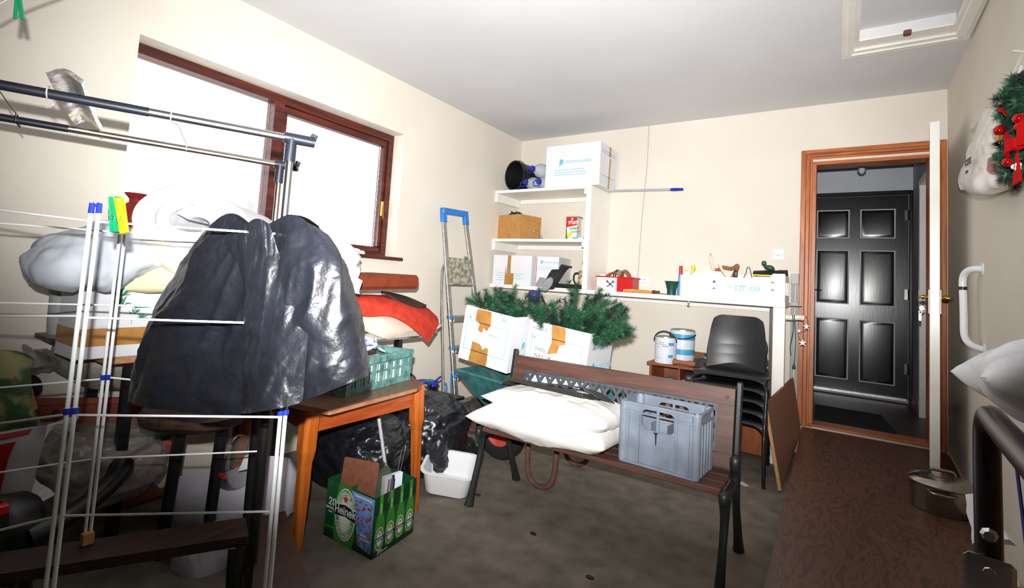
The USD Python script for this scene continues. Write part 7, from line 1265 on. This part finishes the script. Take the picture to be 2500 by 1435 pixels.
one('clear_film', sheet(G_([[(35, 815, 2.22), (60, 812, 2.2), (78, 835, 2.2), (118, 832, 2.22), (128, 860, 2.24)], [(25, 850, 2.16), (60, 850, 2.1), (90, 862, 2.1), (120, 870, 2.14), (150, 885, 2.2)], [(8, 890, 2.12), (50, 900, 2.04), (90, 895, 2.04), (125, 890, 2.1), (156, 892, 2.18)], [(5, 915, 2.14), (40, 925, 2.08), (80, 915, 2.08), (120, 905, 2.14), (150, 897, 2.2)]]), 40, 36, 0.0015, amp=0.02, fr=12, seed=4, rid=0.02), 'cloudy_plastic', 'crumpled grey plastic film standing against the left wall', 'film')
one('burlap_roll', sheet(G_([[(125, 832, 2.26), (175, 826, 2.2), (260, 850, 2.26), (360, 855, 2.36)], [(130, 870, 2.22), (185, 870, 2.14), (260, 890, 2.2), (360, 890, 2.32)], [(138, 905, 2.24), (195, 910, 2.16), (265, 915, 2.22), (360, 915, 2.34)], [(150, 902, 2.3), (210, 938, 2.24), (270, 948, 2.28), (360, 940, 2.4)]]), 40, 26, 0.012, amp=0.012, fr=10, seed=8), 'burlap', 'grey woven sacking hanging below the table end', 'sacking')
def trough(name, label, m, u0, v0, u1, v1, dd0, dd1, hh, ww):
    a, b = at(u0, v0, d=dd0), at(u1, v1, d=dd1); dx_ = (b - a) / np.linalg.norm(b - a); L = np.linalg.norm(b - a); yy = np.cross((0, 0, 1), dx_); B = basis(dx_, yy)
    t = thing(name, label, 'planter', tuple((a + b) / 2 - A3([0, 0, hh])))
    f = lambda i, z, l: [(i + l, i, z), (L - i - l, i, z), (L - i - l, ww - i, z), (i + l, ww - i, z)]
    o, i_ = A3(f(0.012, -hh, 0.03)), A3(f(0.0, -0.028, 0.0))
    obj('trough', xf(cat(*[hexa([o[k], o[(k + 1) % 4], o[(k + 1) % 4] * A3([0.97, 0.9, 1]) + A3([0.015 * L, 0.05 * ww, 0.006]), o[k] * A3([0.97, 0.9, 1]) + A3([0.015 * L, 0.05 * ww, 0.006]), i_[k], i_[(k + 1) % 4], i_[(k + 1) % 4] * A3([0.97, 0.9, 1]) + A3([0.015 * L, 0.05 * ww, 0.0]), i_[k] * A3([0.97, 0.9, 1]) + A3([0.015 * L, 0.05 * ww, 0.0])]) for k in range(4)], box(0.05, L - 0.05, 0.02, ww - 0.02, -hh, -hh + 0.006)), B, a), m, t)
    obj('rim', xf(cat(*[box(*q, 0.004) for q in ((-0.012, L + 0.012, -0.012, 0.006, -0.03, 0.0), (-0.012, L + 0.012, ww - 0.006, ww + 0.012, -0.03, 0.0), (-0.012, 0.006, -0.012, ww + 0.012, -0.03, 0.0), (L - 0.006, L + 0.012, -0.012, ww + 0.012, -0.03, 0.0))]), B, a), m, t)
trough('window_trough', 'long terracotta coloured plastic trough, topmost of the pile by the left wall', 'terracotta', 78, 972, 372, 968, 2.10, 2.42, 0.10, 0.17)
trough('window_trough', 'brownish plastic trough below the topmost one by the left wall', 'terracotta', 150, 1018, 432, 1016, 2.06, 2.36, 0.13, 0.17)
trough('window_trough', 'orange plastic trough tilted at the right end of the pile', 'orange_plastic', 318, 1092, 425, 1070, 2.16, 2.30, 0.14, 0.15)
one('dark_green_stick', rod(at(305, 1084, d=2.10), at(425, 1058, d=2.24), 0.011), 'funnel_green', 'dark green stick lying on the orange trough', 'stick')
one('clear_plastic_sack', blob(at(230, 1130, d=2.12), (0.22, 0.24, 0.17), 14, 0.2, 2.4, sub=5), 'cloudy_plastic', 'bulky sack of clouded clear plastic on the floor by the troughs', 'sack')
one('leaning_fibreboard', hexa([at(230, 1260, d=1.98), at(405, 1205, d=2.25), at(345, 1150, d=2.30), at(240, 1165, d=2.1), at(230, 1268, d=2.0), at(405, 1213, d=2.27), at(345, 1150, d=2.32), at(240, 1165, d=2.12)]), 'hardboard', 'thin brown board lying slanted on the floor behind the blower', 'board', sm=False)
BLD = A3([0, 0, -0.07])
bl = thing('leaf_blower', 'black leaf blower with a long nozzle lying behind the airer', 'blower', tuple(at(60, 1330, d=1.60)))
obj('motor_body', blob(at(10, 1345, d=1.62), (0.12, 0.14, 0.10), 2, 0.06, 1.6, 0.85), 'black_plastic', bl)
obj('fan_housing', lathe([(0.045, -0.05), (0.09, -0.05), (0.10, -0.03), (0.10, 0.03), (0.09, 0.05), (0.045, 0.05), (0.05, 0.0), (0.045, -0.05)], 30, at(15, 1285, d=1.60), basis((0.9, 0.3, 0.1), (0, 0.2, 1))), 'black_plastic', bl)
obj('nozzle', tube(spline([at(70, 1310, d=1.60), at(140, 1275, d=1.66), at(230, 1215, d=1.76), at(285, 1160, d=1.84), at(302, 1125, d=1.88)], 22), np.interp(np.linspace(0, 1, 22), [0, 0.3, 0.75, 0.9, 1], [0.05, 0.032, 0.034, 0.04, 0.034]), 14), 'black_plastic', bl)
obj('red_switch', box(*[v for p in zip(at(4, 1243, d=1.52) - 0.015, at(4, 1243, d=1.52) + 0.015) for v in p], 0.004), 'red_plastic', bl)
wc_ = thing('carrier_bag', 'stuffed white plastic carrier bag on the floor behind the garment rail', 'bag', (-2.05, 1.15, 0))
obj('bag_body', sheet([[at(u, v, d=d_ + 0.14) for u, v, d_ in r] for r in ([(412, 1168, 2.05), (480, 1158, 2.0), (560, 1150, 1.98), (640, 1115, 2.0), (700, 1118, 2.08), (680, 1125, 2.26), (560, 1155, 2.28), (450, 1165, 2.22)], [(405, 1205, 2.02), (480, 1200, 1.95), (560, 1190, 1.93), (640, 1180, 1.96), (716, 1180, 2.08), (690, 1180, 2.30), (560, 1190, 2.32), (440, 1200, 2.26)], [(400, 1250, 2.02), (480, 1250, 1.95), (560, 1240, 1.93), (640, 1230, 1.96), (708, 1240, 2.08), (690, 1235, 2.30), (560, 1240, 2.32), (440, 1250, 2.26)], [(398, 1276, 2.05), (470, 1300, 2.0), (560, 1300, 1.98), (640, 1290, 2.0), (700, 1262, 2.1), (680, 1255, 2.28), (560, 1262, 2.3), (440, 1270, 2.24)])], 120, 60, 0.0012, amp=0.004, fr=10, seed=12, closed=True, pleat=(0.022, 6, 1.6)), 'carrier_plastic', wc_)
one('clear_bag_bundle', blob(at(510, 1355, d=1.98), (0.115, 0.12, 0.115), 41, 0.12, 2.2, sub=4), 'carrier_plastic', 'rounded bundle in a clear plastic bag on the floor under the low bench', 'bag')
gl_ = at(575, 1128, d=2.08)
one('round_glass_lid', lathe([(0, 0.03), (0.06, 0.024), (0.10, 0.006), (0.108, 0.0), (0.10, 0.0), (0.06, 0.018), (0, 0.024)], 34, gl_, basis((1, 0.55, 0.15), (0.1, 0.4, 1))), 'lid_glass', 'round glass lid standing in the white carrier bag', 'lid')
one('white_card', hexa([at(582, 1150, d=1.97), at(628, 1140, d=1.97), at(628, 1108, d=2.0), at(598, 1112, d=2.0), at(582, 1150, d=1.975), at(628, 1140, d=1.975), at(628, 1108, d=2.005), at(598, 1112, d=2.005)]), 'paper_white', 'white card sticking out of the carrier bag', 'card')
one('red_label', box(*[v for p in zip(at(543, 1162, d=1.90) - A3([0.02, 0.004, 0.008]), at(543, 1162, d=1.90) + A3([0.02, 0.004, 0.008])) for v in p], 0.002), 'red_plastic', 'small red packet at the mouth of the carrier bag', 'packet')

# ================================================================== right side: wreath, bag, grab rail, pan, folding bed
GR = lambda u, v, x: at(u, v, x=x)
gw0 = [GR(2396, 656, 0.595), GR(2368, 664, 0.57), GR(2349, 695, 0.555), GR(2352, 745, 0.553), GR(2361, 800, 0.553), GR(2370, 838, 0.556), GR(2388, 852, 0.58), GR(2402, 862, 0.60)]
gy0 = 3.42
gpts = [(0.606, gy0 - 0.03, 1.375), (0.570, gy0, 1.375), (0.545, gy0 + 0.05, 1.345), (0.542, gy0 + 0.06, 1.26), (0.542, gy0 + 0.04, 1.10), (0.545, gy0 + 0.02, 1.02), (0.570, gy0 - 0.03, 0.985), (0.606, gy0 - 0.06, 0.975)]
gr = thing('grab_rail', 'white curved grab rail with a black ring on the right wall', 'grab rail', (0.6, gy0, 1.0))
obj('bar', tube(spline(gpts, 40), 0.0165, 14), 'white_plastic', gr)
obj('black_ring', tube([(0.542, gy0 + 0.0605, 1.285), (0.542, gy0 + 0.0605, 1.268)], 0.0178, 14), 'black_plastic', gr)
for k_ in (0, -1): obj('flange', lathe([(0, 0), (0.034, 0), (0.03, 0.008), (0, 0.008)], 20, A3(gpts[k_]), basis((0, 1, 0), (0, 0, 1)) @ np.diag([1, 1, -1.0])), 'white_plastic', gr)
WR = A3([0.545, 2.62, 1.86]); wrr, wrt = 0.165, 0.06
wrr = 0.13; WRa = at(2497, 318, x=0.52); WR = A3([0.525, WRa[1], WRa[2]]); 
wr = thing('christmas_wreath', 'green artificial wreath with red bow and baubles on the right wall', 'wreath', tuple(WR - A3([0, 0, 0.25])))
def wp_(q, r=0.13, o=0.0): return WR + A3([-0.0 - o, r * math.cos(q), r * 1.05 * math.sin(q)])
for k_ in range(14):
    q = k_ / 14 * 2 * math.pi; ms = []
    for e in range(7):
        RR = np.random.default_rng(k_ * 10 + e); b0 = wp_(q, wrr, 0.01); d = wp_(q + 0.2, wrr) - b0; dirv = d / np.linalg.norm(d) * 0.5 + RR.normal(0, 0.55, 3) + (b0 - WR) / wrr * 0.5 * (1 if e % 2 else -0.2); dirv[0] = -abs(dirv[0]) * 0.7; dirv /= np.linalg.norm(dirv)
        ms.append(needles(spline([b0, b0 + dirv * 0.035, b0 + dirv * 0.065], 5), 150, 0.030, 0.0013, k_ * 99 + e))
    obj('fir_sprig', cat(*ms), 'fir_dark' if k_ % 2 else 'fir_green', wr, sm=False)
obj('ring', tube([wp_(q) for q in np.linspace(0, 2 * math.pi, 30, endpoint=False)], 0.022, 8, closed=True), 'fir_dark', wr)
def wat(u, v, o): return at(u, v, x=WR[0] - o)
bowc = wat(2485, 350, 0.085)
obj('red_bow', cat(*[sheet([[bowc + A3([-0.012 * math.sin(t * 3.14), s * (0.01 + 0.075 * t), 0.018 * t + w_ * (0.012 + 0.03 * t)]) for t in np.linspace(0, 1, 5)] for w_ in (-1, 0, 1)], 16, 10, 0.008, amp=0.003, fr=20, seed=s + 3) for s in (-1, 1)], blob(bowc, (0.016, 0.018, 0.02), 1, 0.05, sub=2),
    *[sheet([[bowc + A3([0.0, s * 0.02 * t + w_ * 0.02 * t, -0.02 - 0.10 * t]) for t in np.linspace(0, 1, 4)] for w_ in (-1, 0, 1)], 8, 10, 0.005) for s in (-1, 1.2)]), 'bow_red', wr)
obj('red_ribbon', cat(sheet([[wat(2438, 262, 0.06), wat(2448, 268, 0.065), wat(2456, 280, 0.06)], [wat(2440, 272, 0.065), wat(2447, 276, 0.07), wat(2454, 284, 0.065)]], 8, 6, 0.004)), 'bow_red', wr)
for u, v, r in ((2440, 318, 0.016), (2488, 289, 0.015), (2490, 308, 0.013), (2460, 396, 0.014)): obj('bauble', blob(wat(u, v, 0.085), (r, r, r), 0, 0, e=1.0, sub=3), 'bauble', wr)
obj('gold_parcel', cat(box(*[v for p in zip(wat(2440, 338, 0.08) - A3([0.008, 0.014, 0.010]), wat(2440, 338, 0.08) + A3([0.008, 0.014, 0.010])) for v in p], 0.002)), 'gold', wr)
for u, v in ((2476, 407), (2486, 402), (2485, 411)): obj('white_berry', blob(wat(u, v, 0.085), (0.008, 0.008, 0.008), 0, 0, e=1.0, sub=2), 'pillow_white', wr)
hb_ = thing('plastic_carrier', 'white printed plastic carrier bag hanging behind the wreath', 'bag', (0.56, 3.2, 1.75))
def hb(u, v, o): return at(u, v, x=wx(3.2) - o)
obj('bag_body', sheet([[hb(2420, 262, 0.02), hb(2430, 262, 0.05), hb(2450, 262, 0.06), hb(2475, 270, 0.05)], [hb(2388, 335, 0.02), hb(2400, 338, 0.07), hb(2430, 340, 0.08), hb(2478, 345, 0.06)], [hb(2362, 400, 0.02), hb(2378, 405, 0.09), hb(2420, 410, 0.10), hb(2478, 410, 0.06)], [hb(2346, 440, 0.015), hb(2362, 446, 0.09), hb(2410, 452, 0.11), hb(2472, 432, 0.06)], [hb(2352, 458, 0.01), hb(2370, 463, 0.05), hb(2410, 466, 0.06), hb(2462, 448, 0.04)]], 44, 50, 0.02, amp=0.008, fr=12, seed=3, rid=0.008), 'bag_white', hb_)
obj('pink_patch', sheet([[hb(2414, 385, 0.112), hb(2436, 392, 0.115), hb(2462, 400, 0.105)], [hb(2410, 415, 0.116), hb(2424, 425, 0.12), hb(2440, 420, 0.115)]], 12, 10, 0.002), 'bag_pink', hb_)
obj('handles', cat(tube(spline([hb(2424, 262, 0.03), hb(2455, 215, 0.02), hb(2486, 160, 0.008), hb(2510, 110, 0.004)], 12), 0.008, 6), tube(spline([hb(2450, 262, 0.05), hb(2475, 215, 0.03), hb(2496, 160, 0.01)], 12), 0.007, 6)), 'bag_white', hb_)
t0_ = hb(2366, 400, 0.125); t1_ = hb(2402, 376, 0.125); txd = t1_ - t0_; txd /= np.linalg.norm(txd); tyd = at(2360, 380, x=0.5) - at(2368, 402, x=0.5); tyd = A3([0, 0.12, 1.0])
obj('lettering', txt('icons', 0.036, t0_ + A3([-0.012, 0.012, -0.01]), txd, tyd, bold=True), 'ink_black', hb_); obj('lettering', txt('home', 0.016, t0_ + A3([-0.012, 0.0, -0.045]), txd, tyd), 'ink_black', hb_)
one('grey_film_scrap', sheet([[hb(2372, 300, 0.01), hb(2392, 296, 0.02)], [hb(2372, 322, 0.012), hb(2390, 330, 0.02)]], 10, 10, 0.002, amp=0.005, fr=20), 'clear_plastic', 'scrap of thin grey plastic beside the hanging carrier bag', 'film')
nl = thing('wall_nail_upper', 'twig like hook high on the right wall above the wreath', 'hook', tuple(hb(2480, 125, 0.02)))
obj('hook_bar', rod(hb(2475, 124, 0.03), hb(2512, 126, 0.0), 0.005), 'cream_plastic', nl)
# oval steel pan on the ramp
pc = A3([0.425, 3.55, 0.0]); zr = rz(3.55)
pc = at(2308, 1262, z=rz(3.45) + 0.004); 
px0, px1 = at(2246, 1215, z=0.17), at(2378, 1225, z=0.17)
PCX, PCY = 0.452, 3.42; zr = rz(3.42)
sl_ax = basis((1, 0, 0), (0, 1, 0.0605))
pan = thing('oval_pan', 'oval stainless steel casserole pan with lid standing on the ramp', 'pan', (PCX, PCY, zr), 0)
EL = sl_ax @ np.diag([1.0, 0.80, 1.0])
obj('pan_body', lathe([(0, 0.002), (0.124, 0.002), (0.132, 0.012), (0.134, 0.130), (0.139, 0.135), (0.132, 0.135), (0.128, 0.014), (0, 0.010)], 48, (PCX, PCY, zr), EL), 'steel', pan)
obj('pan_lid', lathe([(0.142, 0.1355), (0.143, 0.142), (0.136, 0.146), (0.118, 0.160), (0.08, 0.170), (0, 0.174)], 48, (PCX, PCY, zr), EL), 'steel', pan)
obj('lid_handle', tube(spline([(PCX - 0.05, PCY, zr + 0.172), (PCX - 0.045, PCY, zr + 0.192), (PCX, PCY, zr + 0.198), (PCX + 0.045, PCY, zr + 0.192), (PCX + 0.05, PCY, zr + 0.172)], 18), 0.006, 8), 'steel', pan)
obj('side_handle', tube(spline([(PCX - 0.07, PCY - 0.096, zr + 0.110), (PCX - 0.05, PCY - 0.135, zr + 0.110), (PCX + 0.02, PCY - 0.143, zr + 0.110), (PCX + 0.04, PCY - 0.104, zr + 0.110)], 14), 0.006, 8), 'steel', pan)
obj('side_handle', tube(spline([(PCX + 0.132, PCY - 0.03, zr + 0.110), (PCX + 0.154, PCY - 0.02, zr + 0.110), (PCX + 0.154, PCY + 0.03, zr + 0.110), (PCX + 0.132, PCY + 0.04, zr + 0.110)], 10), 0.006, 8), 'dark_rubber', pan)
# folding bed standing upright, with the pillow on it
fbd = thing('folding_bed', 'folded guest bed with thick black tube frame at the right edge', 'folding bed', (0.33, 0.95, 0.0))
dT = 0.95
tube_r = 0.0205
cnr = at(2409, 1015, d=dT)
low = at(2440, 1330, d=dT); bx0 = A3([cnr[0], cnr[1], 0.45])
vpost = [A3([cnr[0] + 0.004, cnr[1], 0.30]), A3([cnr[0] + 0.002, cnr[1], 0.70]), A3([cnr[0], cnr[1], cnr[2] - 0.06])]
far_ = at(2520, 1110, d=0.66)
hdir = far_ - cnr; hdir[2] = 0; hdir /= np.linalg.norm(hdir)
hpts = [cnr + A3([0, 0, -0.018]) + hdir * 0.008, cnr + hdir * 0.035 + A3([0, 0, 0.004]), cnr + hdir * 0.09 + A3([0, 0, 0.006]), cnr + hdir * 0.75 + A3([0, 0, 0.006])]
obj('frame_tube', tube(spline(vpost + hpts, 50), tube_r, 18), 'black_paint', fbd)
obj('frame_tube', tube(spline([p + A3([0.16, 0.14, 0]) for p in vpost] + [p + A3([0.16, 0.14, 0]) for p in hpts], 50), tube_r * 0.9, 16), 'black_paint', fbd)
obj('leg_foot', cat(rod(A3([cnr[0] + 0.004, cnr[1], 0.30]), A3([cnr[0] + 0.004, cnr[1], 0.035]), 0.016, 14), lathe([(0, 0), (0.025, 0), (0.025, 0.035), (0, 0.04)], 18, (cnr[0] + 0.004, cnr[1], 0.001))), 'black_paint', fbd)
obj('leg_foot', cat(rod(A3([cnr[0] + 0.164, cnr[1] + 0.14, 0.30]), A3([cnr[0] + 0.164, cnr[1] + 0.14, 0.035]), 0.016, 14), lathe([(0, 0), (0.025, 0), (0.025, 0.035), (0, 0.04)], 18, (cnr[0] + 0.164, cnr[1] + 0.14, 0.001))), 'black_paint', fbd)
cz = at(2420, 1395, d=dT)[2]
cl_ = A3([cnr[0] + 0.002, cnr[1], cz]); tof = EYE - cl_; tof[2] = 0; tof /= np.linalg.norm(tof); lef = np.cross(tof, (0, 0, 1))
obj('joint_plate', xf(cat(box(-0.036, 0.036, 0.018, 0.030, -0.05, 0.045, 0.008), box(-0.045, -0.02, -0.01, 0.03, -0.03, 0.01, 0.006)), np.stack([lef, tof, A3([0, 0, 1.0])], 1), cl_), 'chrome', fbd)
for dz_ in (0.02, 0.085): obj('bolt', xf(cat(lathe([(0, 0), (0.013, 0), (0.013, 0.006), (0.008, 0.012), (0, 0.012)], 8, (0, 0.020, 0), basis((1, 0, 0), (0, 0, -1)))), np.stack([lef, tof, A3([0, 0, 1.0])], 1), cl_ + A3([0, 0, dz_])), 'chrome', fbd)
base_ = cnr + A3([0.10, 0.07, -0.10])
one('mattress_slab', xf(box(-0.05, 0.02, -0.02, 0.65, -0.52, 0.02, 0.02), np.stack([np.cross(hdir, (0, 0, 1)), hdir, A3([0, 0, 1.0])], 1), cnr + A3([0.11, 0.06, -0.09])), 'chip_edge', 'beige board and mattress folded inside the black bed frame', 'mattress')
for i_, (o0, z0_) in enumerate(((0.03, -0.04), (0.12, -0.04), (0.05, -0.34))):
    p_ = cnr + hdir * (0.06 + 0.10 * i_) + A3([0.03, 0.02, -0.02]); one('blue_strap', sheet([[p_ + A3([0.0, 0, 0]), p_ + hdir * 0.022], [p_ + A3([0.012, 0.012, -0.2]) + hdir * 0.05, p_ + A3([0.012, 0.012, -0.2]) + hdir * 0.075], [p_ + A3([0.02, 0.02, -0.45]) + hdir * 0.12, p_ + A3([0.02, 0.02, -0.45]) + hdir * 0.145]], 4, 14, 0.002), 'blue_strap', 'dark blue strap round the folded bed, ' + ('nearest its corner post', 'middle of three', 'furthest from its corner post')[i_], 'strap')
pg = [at(2328, 906, d=1.02), at(2420, 880, d=0.95), at(2520, 870, d=0.85)]
tip = at(2326, 906, d=1.0); PR = rot('z', -4) @ rot('x', -5); PC = tip - PR @ A3([-0.205, 0.215, 0])
pil = thing('white_pillow', 'white pillow with fine stripes resting on the folded bed at the right edge', 'pillow', tuple(PC))
obj('cover', xf(pillow(0.42, 0.44, 0.15, 17, n=64), PR, PC), 'pillow_stripe', pil)
one('grey_floor_cloth', sheet(G_([[(2372, 1218, 1.9), (2400, 1215, 1.85), (2440, 1230, 1.8)], [(2380, 1280, 1.75), (2410, 1270, 1.7), (2450, 1280, 1.62)], [(2395, 1340, 1.62), (2430, 1330, 1.55), (2480, 1330, 1.45)]]), 20, 20, 0.02, amp=0.012, fr=10, seed=2), 'paper_white', 'crumpled grey cloth on the ramp between pan and bed', 'cloth')
# litter on the floor
for i, (u, v) in enumerate(((1302, 1302), (1167, 1208), (1440, 1408))): 
    q = at(u, v, z=0.004); one('dry_leaf', blob(q, (0.016, 0.010, 0.004), i, 0.3, sub=2), 'dark_plank', 'dark dry leaf scrap on the concrete, ' + ('in the open middle of the floor', 'by the front leg of the garden bench', 'close to the frame bottom')[i], 'leaf')
q = at(1810, 1178, z=0.003); one('paper_scrap', hexa([q + A3(p) for p in ((-0.04, -0.02, 0), (0.03, -0.05, 0), (0.05, -0.03, 0), (0.0, 0.02, 0), (-0.04, -0.02, 0.002), (0.03, -0.05, 0.002), (0.05, -0.03, 0.002), (0.0, 0.02, 0.002))]), 'paper_white', 'scrap of white paper on the floor beside the bench leg', 'paper')
